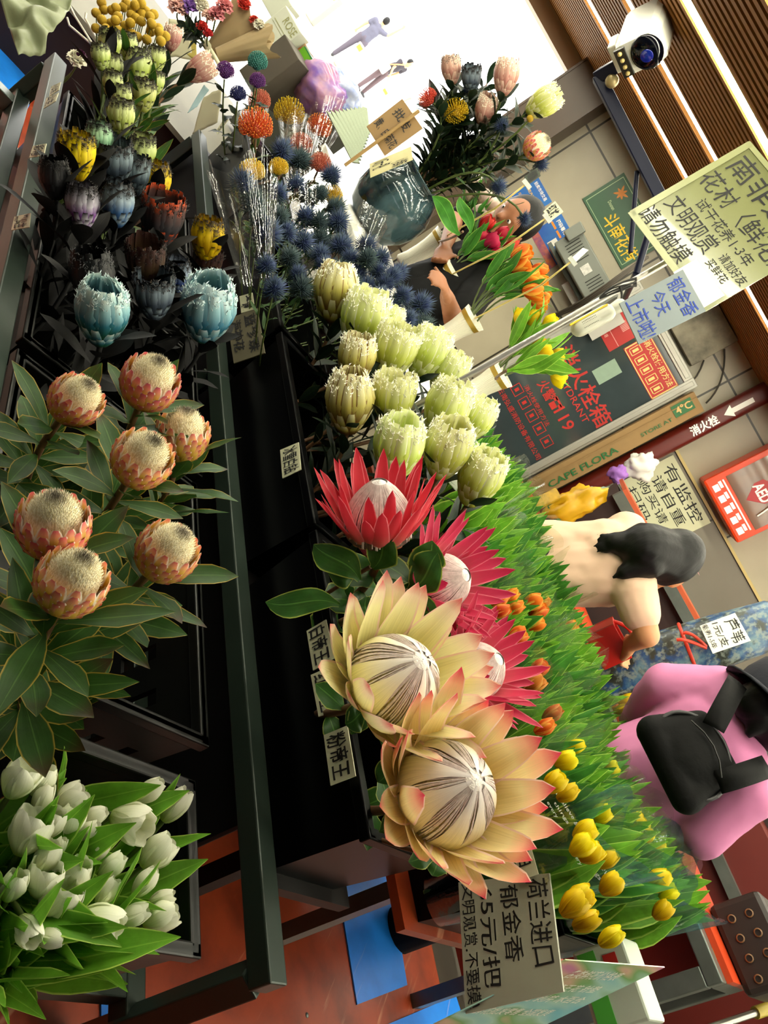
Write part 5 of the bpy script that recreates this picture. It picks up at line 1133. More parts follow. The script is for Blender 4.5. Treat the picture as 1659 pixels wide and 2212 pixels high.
# grey vented box with its cables
r_ = thing('vent_box', 'grey vented metal box with a torn sticker behind the orange tulips', 'box', ony(1265, 585, 4.6)); c = ony(1266, 582, 4.55); k = dep(c) / F_PX
mb = MB(); mb.box((c.x, 4.72, c.z), (.42 * 1.0, .34, .155)); mb.box((c.x - .20, 4.53, c.z + .04), (.06, .04, .10)); build(mb, 'case', plain('grey_case', '6c7068', .45, .2), r_, False, bevel=.006)
mb = MB()
for s in (-1, 1):
    for i in range(7): mb.box((c.x + s * .11 + (i - 3) * .017, 4.549, c.z + .005), (.004, .004, .085))
build(mb, 'vent_slot', plain('slot_dark', '161614', .8), r_, False)
mb = MB(); mb.box((c.x, 4.548, c.z), (.05, .003, .05)); build(mb, 'torn_sticker', plain('sticker', 'c8c8c0', .6, var=.8, vscale=60), r_, False)
mb = MB(); mb.box((c.x, 4.80, c.z - .09), (.5, .2, .02)); build(mb, 'shelf_bracket', M_STEELL, r_, False)
mb = MB()
for k in range(3):
    p = [ony(1195 + 6 * k, 680, WY - .006), ony(1250, 660 + 5 * k, 4.45), ony(1330, 600 + 4 * k, 4.4), ony(1395 + 3 * k, 555, 4.4)]; mb.tube(bez(p[0], p[1], p[2], 8) + [p[3]], .007, 6)
tag(build(mb, 'cable', plain('cable_grey', '4a443c', .6)), 'bundle of dark cables looping under the grey vented box', 'cable')
# white panel behind the pole
c = ony(1285, 660, 4.72); mb = MB(); mb.box((c.x - .02, 4.79, c.z), (.36, .02, .20)); tag(build(mb, 'metal_sheet', plain('white_sheet', 'c4c2b8', .45), None, False), 'plain white metal sheet below the grey vented box', 'panel')
# junction box, cables, pipe
c = ony(1518, 718, WY - .06); mb = MB(); mb.box((c.x, WY - .04, c.z), (.27, .08, .27)); o = build(mb, 'junction_box', plain('stained_plate', 'a09a84', .6, var=.9, vscale=9, c2='3c382c'), None, False, bevel=.004); tag(o, 'grimy square junction box on the wall above the hydrant cabinet', 'box')
mb = MB(); mb.tube(bez(V((c.x + .14, WY - .03, c.z - .06)), V((c.x + .30, WY - .04, c.z - .22)), V((c.x + .12, WY - .03, c.z - .28)), 8), .005, 6); mb.tube(bez(V((c.x + .14, WY - .03, c.z + .06)), V((c.x + .32, WY - .04, c.z - .02)), V((c.x + .36, WY - .03, c.z - .16)), 8), .005, 6); build(mb, 'loose_wire', plain('wire_dark', '2c281c', .6), o)
pc = ony(1560, 905, WY - .06); PXX = .52
r_ = thing('hydrant_pipe', 'dark red vertical fire pipe with white arrow and lettering 消火栓', 'pipe', (PXX, WY - .08, 0))
mb = MB(); mb.tube([V((PXX, WY - .09, 0)), V((PXX, WY - .09, CEIL))], .058, 20); build(mb, 'pipe', plain('pipe_red', '5c140c', .35, var=.2, vscale=6), r_)
PYF = WY - .1485
def upquad(cx, cy, lenp, hp, y):   # writing that runs upwards
    c = ony(cx, cy, y); k = dep(c) / F_PX; L, h = lenp * k / 2, hp * k / 2
    return [V((c.x - h, y, c.z - L)), V((c.x - h, y, c.z + L)), V((c.x + h, y, c.z + L)), V((c.x + h, y, c.z - L))]
mb = MB(); c1, c2 = ony(1530, 930, PYF), ony(1590, 900, PYF)
q = [V((PXX - .03, PYF, c1.z - .085)), V((PXX - .03, PYF, c1.z + .075)), V((PXX + .03, PYF, c1.z + .075)), V((PXX + .03, PYF, c1.z - .085))]; write(mb, '消火栓', q, 0, 0, 1, 1, .002, .03)
mb.poly([V((PXX, PYF - .002, c2.z - .05)), V((PXX + .035, PYF - .002, c2.z + .0)), V((PXX - .035, PYF - .002, c2.z + .0))]); mb.poly([V((PXX - .014, PYF - .002, c2.z)), V((PXX + .014, PYF - .002, c2.z)), V((PXX + .014, PYF - .002, c2.z + .12)), V((PXX - .014, PYF - .002, c2.z + .12))]); build(mb, 'arrow_and_lettering', WPRINT, r_, False)
# carton beside the cabinet
r_ = thing('carton', 'tall brown carton edge printed with green CAPE FLORA beside the hydrant cabinet', 'carton', (.39, WY - .14, 1.0))
CX0, CX1, CZ0, CZ1, CYF = .325, .445, .95, 1.985, WY - .19
mb = MB(); mb.box(((CX0 + CX1) / 2, WY - .13, (CZ0 + CZ1) / 2), (CX1 - CX0, .12, CZ1 - CZ0)); mb.box((CX0 + .035, CYF - .002, (CZ0 + CZ1) / 2), (.006, .006, CZ1 - CZ0)); build(mb, 'carton_side', M_KRAFT, r_, False)
q = [V((CX0, CYF, CZ0)), V((CX0, CYF, CZ1)), V((CX1, CYF, CZ1)), V((CX1, CYF, CZ0))]
mb = MB(); write(mb, 'CAPE FLORA', q, .10, .50, .52, .82, .005, .015); build(mb, 'green_print', GPRINT, r_, False); mb = MB(); write(mb, 'STORE AT', q, .66, .55, .84, .72, .005, .012); build(mb, 'storage_print', GPRINT, r_, False); mb = MB(); slab(mb, rect(q, .86, .12, .97, .68, .004), .001); build(mb, 'green_label', GPRINT, r_, False)
mb = MB(); write(mb, '4°C', q, .875, .22, .96, .58, .0065, .02); build(mb, 'temperature_print', plain('kraft_print', 'c8a468', .6), r_, False)
# defibrillator cabinet
AX0, AX1, AZ0, AZ1 = .79, 1.19, 1.80, 2.22
r_ = thing('defibrillator_cabinet', 'bright orange red AED cabinet with clear window on the wall above the grey tiles', 'cabinet', ((AX0 + AX1) / 2, WY, AZ0))
M_AED = plain('aed_orange', 'd03c14', .35)
mb = MB(); mb.box(((AX0 + AX1) / 2, WY - .09, (AZ0 + AZ1) / 2), (AX1 - AX0, .18, AZ1 - AZ0)); build(mb, 'case', M_AED, r_, False, bevel=.015)
AY = WY - .182; q = wrect(AX0, AX1, AZ0, AZ1, AY)
mb = MB(); slab(mb, rect(q, .08, .08, .93, .72, .001), .001); wn = build(mb, 'window', plain('aed_window', '5c4438', .08, var=.4, vscale=6, c2='8c5c38', spec=.8), r_, False)
mb = MB(); c = rect(q, .30, .30, .7, .7, .003)
mb.poly([rect(q, u, v, u + .01, v + .01, .003)[0] for u, v in ((.50, .64), (.34, .46), (.34, .34), (.42, .28), (.50, .33), (.58, .28), (.66, .34), (.66, .46))]); build(mb, 'heart_symbol', plain('aed_heart', 'a01820', .4), wn, False)
mb = MB(); write(mb, 'AED', q, .36, .36, .64, .50, .005, .03); build(mb, 'lettering', WPRINT, wn, False)
mb = MB(); slab(mb, rect(q, .10, .76, .90, .78, .001), .0005)
for k in range(5): slab(mb, rect(q, .10 + .17 * k, .80, .20 + .17 * k, .84, .001), .0005); slab(mb, rect(q, .12 + .17 * k, .85, .22 + .17 * k, .93, .001), .0005)
build(mb, 'white_pictograms', WPRINT, r_, False)
mb = MB(); qb = [V((AX0, AY, AZ0 - .001)), V((AX1, AY, AZ0 - .001)), V((AX1, WY, AZ0 - .001)), V((AX0, WY, AZ0 - .001))]; write(mb, '自动体外除颤器', qb, .1, .2, .9, .6, normal=V((0, 0, -1))); build(mb, 'underside_lettering', WPRINT, r_, False)
mb = MB(); mb.tube(bez(rect(q, .55, .12, .6, .2, .012)[0], rect(q, .72, .3, .8, .4, .02)[0], rect(q, .76, .62, .8, .7, .012)[0], 8), .005, 6); build(mb, 'hanging_cord', WPRINT, wn)
# surveillance notice on the grey tiles
q = qd(lambda x, y: ony(x, y, WY - .032), (1478, 1066), (1560, 1172), (1405, 1262), (1322, 1150)); c = sum(q, V()) / 4
q = wrect(.60, 1.05, 1.40, 1.74, WY - .030)
card('surveillance_notice', 'pale cardboard notice reading 有监控请自重 on the grey tiles behind the bending woman', 'notice', q, plain('pale_card', 'b8b898', .5), [('有监控', .08, .05, .92, .27), ('请自重', .14, .32, .86, .52), ('购买请', .10, .57, .74, .74), ('扫码', .12, .79, .6, .96)], INK, .005, .08, .002)
# ================================================================ people
SKIN = plain('skin', 'c08a60', .5, var=.12, vscale=14, c2='b07450'); SKIND = plain('skin_tan', '9a6444', .5, var=.15, vscale=14)
EYEW = plain('eye_white', 'd8d4cc', .3); EYED = plain('eye_dark', '140c08', .2); HAIR = plain('black_hair', '030202', .5, var=.4, vscale=90, c2='080606', bump=.3, stretch=(1, 1, .15), spec=.25)
def fuse(mb, name, mat, parent, vox=.008, it=4, wrinkle=0.0):
    o = build(mb, name, mat, parent)
    m = o.modifiers.new('fuse', 'REMESH'); m.mode = 'VOXEL'; m.voxel_size = vox; m.use_smooth_shade = True
    s = o.modifiers.new('smooth', 'SMOOTH'); s.iterations = it; s.factor = .5
    if wrinkle:
        tx = bpy.data.textures.new('folds', 'CLOUDS'); tx.noise_scale = .11; tx.noise_depth = 2; dm = o.modifiers.new('folds', 'DISPLACE'); dm.texture = tx; dm.strength = wrinkle; dm.mid_level = .5; dm.texture_coords = 'LOCAL'
    return o
def chain(mb, pts, rs):
    for i in range(len(pts) - 1): mb.capsule(pts[i], pts[i + 1], rs[i], rs[i + 1], 14)
def hand(mb, w, d, side, curl, s=1.0):
    """palm, four fingers and a thumb; d points from the wrist to the knuckles"""
    d = d.normalized(); n = side.cross(d).normalized(); lat = d.cross(n).normalized()
    for k in (-1, 0, 1): mb.capsule(w + lat * (.022 * k * s) + d * .01 * s, w + lat * (.024 * k * s) + d * .078 * s, .016 * s, .013 * s, 10)
    for k, L in zip((-1.5, -.5, .5, 1.5), (.060, .074, .078, .066)):
        a = w + lat * (.0185 * k * s) + d * .085 * s; c = a; dd = d.copy()
        for q in range(3):
            dd = (dd + n * curl * (.5 + .4 * q)).normalized(); e = c + dd * (L * (.42, .32, .26)[q] * s); mb.capsule(c, e, (.0088 - .001 * q) * s, (.0082 - .001 * q) * s, 8); c = e
    a = w + lat * (-.028 * s) + d * .03 * s; b = a + (d * .7 - lat * .75 + n * .3 * curl).normalized() * .038 * s; mb.capsule(a, b, .011 * s, .010 * s, 8); mb.capsule(b, b + (d * .85 - lat * .3 + n * .5 * curl).normalized() * .032 * s, .0095 * s, .0075 * s, 8)
def human(lab, J, shirt, trousers, hair=None, skin=None, fwd=V((0, 1, 0)), up=V((0, 0, 1)), sleeve_to=.95, curl=.5, vox=.008, head_r=1.0, loose=1.0, shoes=None, face=True, hairpts=None):
    skin = skin or SKIN; P = J; base = V(((P['La'] + P['Ra']) / 2)); base.z = min(P['La'].z, P['Ra'].z) - .05
    r = thing('person', lab, 'person', base)
    lat = (P['Rs'] - P['Ls']).normalized(); mb = MB(); hd = P['head']; f = (fwd - up * fwd.dot(up)).normalized(); sx = up.cross(f).normalized()
    hm = Matrix((sx, f, up)).transposed()
    mb.ball(hd + up * .015, (.076 * head_r, .095 * head_r, .108 * head_r), 22, 16, hm); mb.ball(hd + f * .035 * head_r - up * .055 * head_r, (.055 * head_r, .058 * head_r, .062 * head_r), 16, 12, hm)
    if face:
        mb.capsule(hd + f * .088 * head_r + up * .02, hd + f * .108 * head_r - up * .012, .008, .013, 8); mb.ball(hd + f * .088 * head_r - up * .05, (.024, .012, .008), 10, 6, hm); mb.ball(hd + f * .086 * head_r - up * .062, (.02, .011, .007), 10, 6, hm)
        for s in (-1, 1): mb.ball(hd + sx * (.076 * head_r * s) - f * .005, (.012, .022, .032), 10, 8, hm); mb.capsule(hd + f * .086 * head_r + sx * .018 * s + up * .030, hd + f * .078 * head_r + sx * .046 * s + up * .030, .007, .006, 6)
    mb.capsule(P['neck'] - up * .04, hd - up * .05, .052, .050, 14)
    chain(mb, [P['neck'] - up * .03, P['chest'], P['pelvis']], [.055, .075, .08])
    for s, k in ((-1, 'L'), (1, 'R')):
        chain(mb, [P['neck'] - up * .02, P[k + 's']], [.05, .050]); chain(mb, [P[k + 's'], P[k + 'e']], [.050, .040]); chain(mb, [P[k + 'e'], P[k + 'w']], [.039, .026])
        hand(mb, P[k + 'w'], P.get(k + 'd', (P[k + 'w'] - P[k + 'e'])).normalized(), lat * 1.0 if k == 'R' else -lat, curl)
        chain(mb, [P[k + 'h'], P[k + 'k'], P[k + 'a']], [.085, .058, .038]); mb.capsule(P[k + 'a'] - V((0, 0, .02)), P[k + 'a'] + f * .15 - V((0, 0, .035)), .036, .028, 10)
    fuse(mb, 'body', skin, r, vox, 3)
    if face:
        for s in (-1, 1):
            e = MB(); c = hd + f * .083 * head_r + sx * .031 * s + up * .012; e.ball(c - f * .004, .0105, 10, 8); eo = build(e, 'eye', EYEW, r); e = MB(); e.ball(c + f * .003, .0052, 8, 6); build(e, 'iris', EYED, eo)
    mb = MB(); l = loose; up2 = (P['chest'] - P['pelvis']).normalized(); pl = (P['Rh'] - P['Lh']).normalized()
    for s in (-1, 1): chain(mb, [P['pelvis'] - up2 * .02 + pl * .055 * s, (P['pelvis'] + P['chest']) / 2 + lat * .048 * s, P['chest'] + lat * .05 * s], [.108 * l, .102 * l, .105 * l])
    chain(mb, [P['chest'], P['neck'] - up * .015], [.115 * l, .062])
    for k in 'LR':
        chain(mb, [P['chest'] + (P['neck'] - P['chest']) * .55, P[k + 's']], [.085 * l, .070 * l])
        e = P[k + 's'].lerp(P[k + 'e'], min(1, sleeve_to)); chain(mb, [P[k + 's'], e], [.068 * l, (.060 if sleeve_to < 1 else .054) * l])
        if sleeve_to > 1: chain(mb, [P[k + 'e'], P[k + 'e'].lerp(P[k + 'w'], min(1, sleeve_to - 1))], [.054 * l, .046 * l])
    so = fuse(mb, 'shirt', shirt, r, vox, 5, .013)
    mb = MB()
    for k in 'LR': chain(mb, [P['pelvis'], P[k + 'h'], P[k + 'k'], P[k + 'a'] + V((0, 0, .03))], [.115, .098, .074, .060])
    fuse(mb, 'trousers', trousers, r, vox, 4)
    mb = MB()
    for k in 'LR': mb.capsule(P[k + 'a'] - V((0, 0, .025)) - f * .02, P[k + 'a'] + f * .16 - V((0, 0, .03)), .046, .036, 12)
    fuse(mb, 'shoes', shoes or plain('shoe_dark', '2c2c30', .6), r, vox, 3)
    if hair is not None:
        mb = MB(); mb.ball(hd - f * .016 + up * .028, (.088 * head_r, .098 * head_r, .108 * head_r), 20, 14, hm)
        for a, b, ra, rb in (hairpts or []): mb.capsule(a, b, ra, rb, 12)
        fuse(mb, 'hair', hair, r, vox, 2)
    return r, so
def pose(pel, chest, neck, head, Ls, Rs, Le, Lw, Re, Rw, zf=0.0, spread=.10, lat=None, kn=V((0, 0, 0)), **k):
    lat = lat or (Rs - Ls).normalized(); lat = V((lat.x, lat.y, 0)).normalized(); d = dict(pelvis=pel, chest=chest, neck=neck, head=head, Ls=Ls, Rs=Rs, Le=Le, Lw=Lw, Re=Re, Rw=Rw)
    for s, q in ((-1, 'L'), (1, 'R')):
        h = pel + lat * .09 * s - V((0, 0, .06)); a = V((h.x, h.y, zf + .075)) + lat * spread * .3 * s + kn * .4; d[q + 'h'] = h; d[q + 'a'] = a; d[q + 'k'] = (h + a) / 2 + kn
    d.update(k); return d
# woman in the cream T-shirt, seen from behind, reaching into a red basket
CT = plain('cream_cotton', 'd8b49c', .8, var=.2, vscale=7, c2='c0a078', bump=.25); JEAN = plain('dark_trousers', '08080a', .8, spec=.2)
a = at
Lh_ = V((.25, .60, 0)).normalized()
Jc = pose(a(1165, 1222, 2.72), a(1310, 1214, 2.66), a(1388, 1206, 2.64), a(1436, 1216, 2.60), a(1352, 1150, 2.74), a(1368, 1272, 2.54), a(1290, 1165, 2.92), a(1262, 1180, 3.05), a(1398, 1372, 2.50), a(1362, 1392, 2.66), lat=V((.9, -.4, 0)), Rd=(a(1345, 1408, 2.72) - a(1362, 1392, 2.66)))
fw = V((.45, .85, -.25)); hp = [(a(1452, 1205, 2.58), a(1395, 1185, 2.52), .088, .085), (a(1395, 1185, 2.52), a(1330, 1172, 2.53), .075, .035), (a(1330, 1172, 2.53), a(1296, 1176, 2.54), .03, .008), (a(1400, 1215, 2.5), a(1350, 1235, 2.5), .055, .026), (a(1350, 1235, 2.5), a(1326, 1247, 2.5), .022, .006)]
hp += [(a(1330 - 6 * k, 1160 + 9 * k, 2.53), a(1290 - 4 * (k % 3), 1155 + 12 * k, 2.535), .014, .004) for k in range(4)]
human('woman in a cream T-shirt with long black hair bending over behind the tulips', Jc, CT, JEAN, HAIR, SKIN, fw, V((-.05, .1, 1)).normalized(), .52, .8, .007, 1.0, 1.08, hairpts=hp)
mb = MB(); mb.ball(a(1492, 1208, 2.58), (.03, .03, .04), 12, 8, None, .3); mb.spike(a(1492, 1208, 2.58), a(1515, 1250, 2.56) - a(1492, 1208, 2.58), .06, .006, 6); tag(build(mb, 'hair_clip', plain('pink_clip', 'd898a0', .4)), 'pink hair clip on top of the bending woman with long black hair', 'hair clip')
# person in pink seen from behind with a small black backpack
PK = plain('pink_denim', 'c878a4', .8, var=.35, vscale=6, c2='b0608c', bump=.35)
Jp = pose(a(1380, 1705, 2.14), a(1520, 1632, 2.10), a(1598, 1585, 2.08), a(1668, 1548, 2.06), a(1556, 1500, 2.16), a(1606, 1706, 1.98), a(1436, 1480, 2.20), a(1370, 1560, 2.36), a(1516, 1800, 1.98), a(1430, 1770, 2.18), lat=V((.94, -.34, 0)))
human('person in a pink denim jacket and navy cap seen from behind beside the tulips', Jp, PK, JEAN, HAIR, SKIN, V((-.3, .95, 0)), V((0, 0, 1)), 1.9, .5, .008, 1.0, 1.14,
      hairpts=[(a(1662, 1520, 2.03), a(1635, 1522, 2.02), .075, .06), (a(1635, 1530, 2.0), a(1612, 1545, 2.0), .04, .015), (a(1635, 1505, 2.0), a(1608, 1512, 2.0), .04, .015), (a(1640, 1560, 2.0), a(1618, 1585, 1.99), .035, .012)])
mb = MB(); hm = mframe(a(1690, 1520, 2.04), V((-.15, .3, 1)).normalized()); mb.lathe([(.118, -.03), (.120, 0), (.112, .05), (.085, .09), (.04, .11), (.001, .115)], 24, hm); mb.lathe([(.118, -.03), (.118, -.024), (.15, -.036), (.149, -.042), (.118, -.03)], 24, hm); tag(build(mb, 'cap', plain('navy_cloth', '080c1c', .8, bump=.2, vscale=120)), 'navy cap on the person in pink at the right edge', 'cap')
BLK = plain('black_nylon', '030303', .75, spec=.2, bump=.25, vscale=60)
bc = a(1490, 1632, 1.93); bu = (a(1560, 1605, 1.95) - a(1430, 1660, 1.93)).normalized(); bl = (a(1530, 1740, 1.88) - a(1465, 1535, 1.97)).normalized(); bl = (bl - bu * bl.dot(bu)).normalized(); bn = bu.cross(bl)
bn = -bn if bn.dot(EYE - bc) < 0 else bn; bmx = Matrix((bl, bn, bu)).transposed()
r_ = thing('backpack', 'small black backpack with two wide straps on the person in pink', 'bag', bc)
mb = MB()
for s in (-1, 1): chain(mb, [bc + bl * .082 * s - bu * .055, bc + bl * .060 * s + bu * .062], [.040, .030])
chain(mb, [bc + bl * .07 - bu * .055, bc - bl * .07 - bu * .055], [.040, .040]); chain(mb, [bc + bl * .06 + bu * .062, bc - bl * .06 + bu * .062], [.030, .030]); mb.ball(bc, (.10, .05, .09), 16, 12, bmx); fuse(mb, 'bag_body', BLK, r_, .006, 3)
mb = MB(); pts = [bc + bl * (.104 * math.cos(t)) * (1 - .12 * math.sin(t)) + bu * (.079 * math.sin(t) + .004) + bn * .022 for t in [PI * 2 * i / 28 for i in range(29)]]; mb.tube(pts, .0055, 6); build(mb, 'piping', plain('black_piping', '1c1c1e', .4), r_)
mb = MB(); mb.tube([bc + bl * x + bu * (.045 - x * x * 4) + bn * .051 for x in (-.07, -.035, 0, .035, .07)], .0022, 5); build(mb, 'zipper', plain('dark_zip', '2c2c2c', .4), r_)
for (x0, y0, d0), (x1, y1, d1), (x2, y2, d2) in (((1540, 1572, 1.905), (1566, 1522, 1.93), (1592, 1474, 2.00)), ((1550, 1690, 1.87), (1600, 1676, 1.86), (1655, 1656, 1.90))):
    mb = MB(); pth = bez(a(x0, y0, d0), a(x1, y1, d1 - .03), a(x2, y2, d2), 10); rows = []
    for i, p in enumerate(pth):
        t = (pth[min(10, i + 1)] - pth[max(0, i - 1)]).normalized(); s_ = t.cross(bn).normalized(); rows.append([p - s_ * .026, p + bn * .006, p + s_ * .026])
    mb.grid(rows); build(mb, 'strap', BLK, r_, solid=.006)
# seated man behind the vases
BS = plain('black_shirt', '050506', .8, spec=.2, bump=.2, vscale=9)
Jm = pose(a(905, 655, 3.05), a(1005, 590, 3.15), a(1062, 532, 3.22), a(1106, 478, 3.24), a(1035, 500, 3.34), a(1052, 610, 3.04), a(985, 470, 3.3), a(960, 540, 3.1), a(980, 690, 2.9), a(965, 640, 2.75), lat=V((.9, -.4, 0)), kn=V((-.1, -.1, 0)))
human('man in a black shirt sitting behind the white vases, face half hidden by tulips', Jm, BS, JEAN, HAIR, SKIND, V((-.25, -.8, -.45)), V((.1, -.25, .95)).normalized(), .8, .6, .009)
# people out on the bright street
def walker(lab, fx, fy, H, lean, shirt, trous, fwd, arms, hair=HAIR):
    g = onz(fx, fy, -.03); s = H / 1.7; u = V((lean[0], lean[1], 1)); lat = V((fwd[1], -fwd[0], 0)).normalized(); L = lambda h, o=0.0: g + V((lean[0] * max(0, h - .8) * s, lean[1] * max(0, h - .8) * s, h * s)) + lat * o * s
    d = pose(L(.95), L(1.22), L(1.42), L(1.56), L(1.38, -.18), L(1.38, .18), L(1.12, -.25) + arms[0], L(.9, -.26) + arms[1], L(1.12, .25) + arms[2], L(.9, .26) + arms[3], zf=g.z, lat=lat, spread=.2)
    return human(lab, d, shirt, trous, hair, SKIN, V(fwd + (0,)), V((0, 0, 1)), .55, .4, .02, 1.0, 1.0, face=False)
Z3 = V((0, 0, 0))
walker('person in a grey top and shorts standing on the bright street with one arm raised', 722, 132, 1.75, (0, 0), plain('grey_top', '4c4c5c', .8), plain('grey_shorts', '4a4450', .8), (-.3, .9), (Z3, Z3, V((.05, 0, .35)), V((.1, 0, .95))))
walker('person in a dark top leaning forward with a white shoulder bag on the bright street', 772, 192, 1.78, (.35, .1), plain('dark_top', '28242c', .8), plain('brown_trousers', '4c3c40', .8), (.6, -.2), (Z3, Z3, V((.2, 0, 0)), V((.45, 0, 0))))
g = onz(772, 192, -.03); mb = MB(); mb.box(g + V((.05, -.30, .98)), (.36, .14, .32)); o = build(mb, 'shoulder_bag', plain('white_canvas', 'b8b8a8', .8), None, True, bevel=.04); tag(o, 'white shoulder bag on the person leaning forward in the street', 'bag')
mb = MB(); mb.tube(bez(g + V((.1, -.3, 1.1)), g + V((.35, -.25, 1.5)), g + V((.2, .1, 1.45)), 6), .02, 6); build(mb, 'strap', plain('tan_leather', 'a06c44', .6), o)
walker('person in a pale blue shirt partly hidden behind the kraft cardboard sign outside', 838, 262, 1.6, (.1, 0), plain('pale_blue_shirt', '98b0b4', .8), plain('pale_trousers', 'b0ac90', .8), (.3, -.9), (Z3, Z3, Z3, Z3))
for (bx, by), (tx, ty), lab in (((668, 44), (735, 0), 'white stone bollard farthest from the stall at the top of the photo'), ((728, 148), (785, 105), 'white stone bollard with a yellow mark between the two walking people'), ((803, 226), (838, 200), 'white stone bollard near the kraft cardboard sign')):
    b_ = onz(bx, by, -.03); k = dep(b_) / F_PX; r_ = thing('bollard', lab, 'bollard', b_, 'street bollards'); h = math.hypot(tx - bx, ty - by) * k; wd = 24 * k
    mb = MB(); mb.box(b_ + V((0, 0, h / 2)), (wd, wd, h)); build(mb, 'post', plain('bollard_stone', '8c8878', .7, var=.2, vscale=3), r_, False, bevel=.03); mb = MB(); mb.box(b_ + V((0, -wd * .5, h * .88)), (wd * .5, .02, h * .12)); build(mb, 'yellow_mark', YPRINT, r_, False)
# ================================================================ poles, camera, loose things
r_ = thing('steel_pole', 'thin shiny steel pole standing by the yellow tulips and carrying the signs', 'pole', at(960, 842, 2.0))
mb = MB(); p0 = at(1015, 808, 2.02); p1 = at(1450, 560, 2.02); mb.tube([V((p0.x, p0.y, 1.08)), V((p0.x, p0.y, 1.12)), p1], .0085, 12); build(mb, 'tube', plain('chrome', 'a8a49c', .3, .8), r_)
mb = MB()
random.seed(4)
for k in range(7):
    c = at(1330 + random.uniform(-14, 14), 622 + random.uniform(-14, 14), 1.99); mb.tube(bez(at(1295, 645, 2.0), c + V((0, 0, .03 * random.uniform(-1, 1))), at(1375, 600 + 3 * k, 2.0), 8), .0022, 5)
mb.tube(bez(at(1340, 620, 1.985), at(1352, 655, 1.97), at(1322, 668, 1.96), 8), .003, 5); tag(build(mb, 'black_twine', plain('twine', '14120e', .7)), 'tangle of black twine tied round the steel pole', 'twine')
r_ = thing('handheld_dispenser', 'white plastic dispenser with yellow trim hanging from the steel pole', 'dispenser', at(1285, 690, 1.96))
A, B = at(1238, 716, 1.95), at(1318, 672, 1.95); d = (B - A).normalized(); mb = MB(); mb.capsule(A + d * .018, B - d * .01, .022, .022, 14); o = build(mb, 'case', plain('white_plastic', 'c8c8b4', .35), r_); mb = MB(); mb.capsule(B, at(1338, 660, 1.95), .014, .017, 12); build(mb, 'handle', MATS['white_plastic'], r_)
nn = (EYE - A).normalized(); s_ = d.cross(nn).normalized(); mb = MB()
for i in range(10):
    for j in range(4): mb.box(A + d * (.03 + .004 * i) + s_ * (-.009 + .005 * j) + nn * .0215, (.0016, .0016, .0016))
build(mb, 'grille', plain('slot_dark', '161614', .8), r_, False); mb = MB(); mb.bar(A + s_ * -.017 + nn * .014, B + s_ * -.017 + nn * .014, .004, .008); build(mb, 'yellow_trim', YPRINT, r_, False)
# bullet camera on its blue arm
r_ = thing('camera_arm', 'dark blue steel arm running along the ceiling to the security camera', 'bracket', ony(1420, 440, 4.3))
M_NAVY = plain('navy_paint', '050a22', .4, 0, spec=.25)
ca, cb = at(1292, 165, 2.95), at(1425, 425, 2.95); mb = MB(); mb.bar(ca, cb, .045, .045); e2 = at(1375, 590, 3.0); mb.tube([cb, e2], .014, 10); mb.tube([at(1376, 370, 2.98), at(1362, 545, 3.0)], .010, 8); mb.bar(ca + V((0, 0, .0)), at(1340, 138, 2.86), .045, .045); build(mb, 'arm', M_NAVY, r_, False, bevel=.006)
mb = MB(); mb.ball(at(1322, 175, 2.9), .025, 12, 8); build(mb, 'lamp_knob', plain('brass_knob', '9a8a60', .4, .5), r_); mb = MB(); mb.tube([V((e2.x, e2.y, e2.z)), V((e2.x, WY - .002, e2.z))], .014, 8); build(mb, 'wall_stay', M_NAVY, r_)
r_ = thing('security_camera', 'white security camera with dark lens face under the slatted ceiling', 'camera', at(1365, 125, 2.8))
ax = axis_at(1380, 118, .72, -.30, -.45); cdir = axis_at(1385, 118, -.15, .45, .88); cu = axis_at(1380, 118, .85, -.5, .05); cu = (cu - cdir * cu.dot(cdir)).normalized(); cl = cdir.cross(cu); cm = Matrix((cl, cdir, cu)).transposed(); cc = at(1383, 116, 2.72)
mb = MB(); mb.box(cc - cdir * .12, (.125, .26, .16), cm); build(mb, 'housing', plain('white_plastic_hood', 'd0d0c4', .35), r_, False, bevel=.03)
mb = MB(); mb.ball(cc + cdir * .012 + cu * .026, (.060, .026, .054), 20, 14, cm); lf = build(mb, 'lens_face', plain('black_gloss', '020308', .1, spec=.3), r_); mb = MB(); mb.lathe([(.018, 0), (.022, .004), (.02, .005), (.001, .004)], 20, mframe(cc + cdir * .036 + cu * .03, cdir)); build(mb, 'lens', plain('blue_lens', '0c1868', .05), lf)
mb = MB(); mb.box(cc + cdir * .012 - cu * .055, (.10, .012, .036), cm); lp = build(mb, 'lamp_panel', plain('black_panel', '101010', .3), r_, False)
mb = MB()
for k in range(4): mb.ball(cc + cdir * .02 - cu * .055 + cl * (.024 * (k - 1.5)), .008, 8, 6)
build(mb, 'small_lamp', plain('amber_led', 'b09c60', .3), lp); mb = MB(); mb.bar(cc - cdir * .08 - cu * .08, at(1342, 140, 2.84), .03, .04); mb.box(cc - cdir * .08 - cu * .095, (.10, .08, .03), cm); build(mb, 'mount', MATS['white_plastic_hood'], r_, False, bevel=.005)
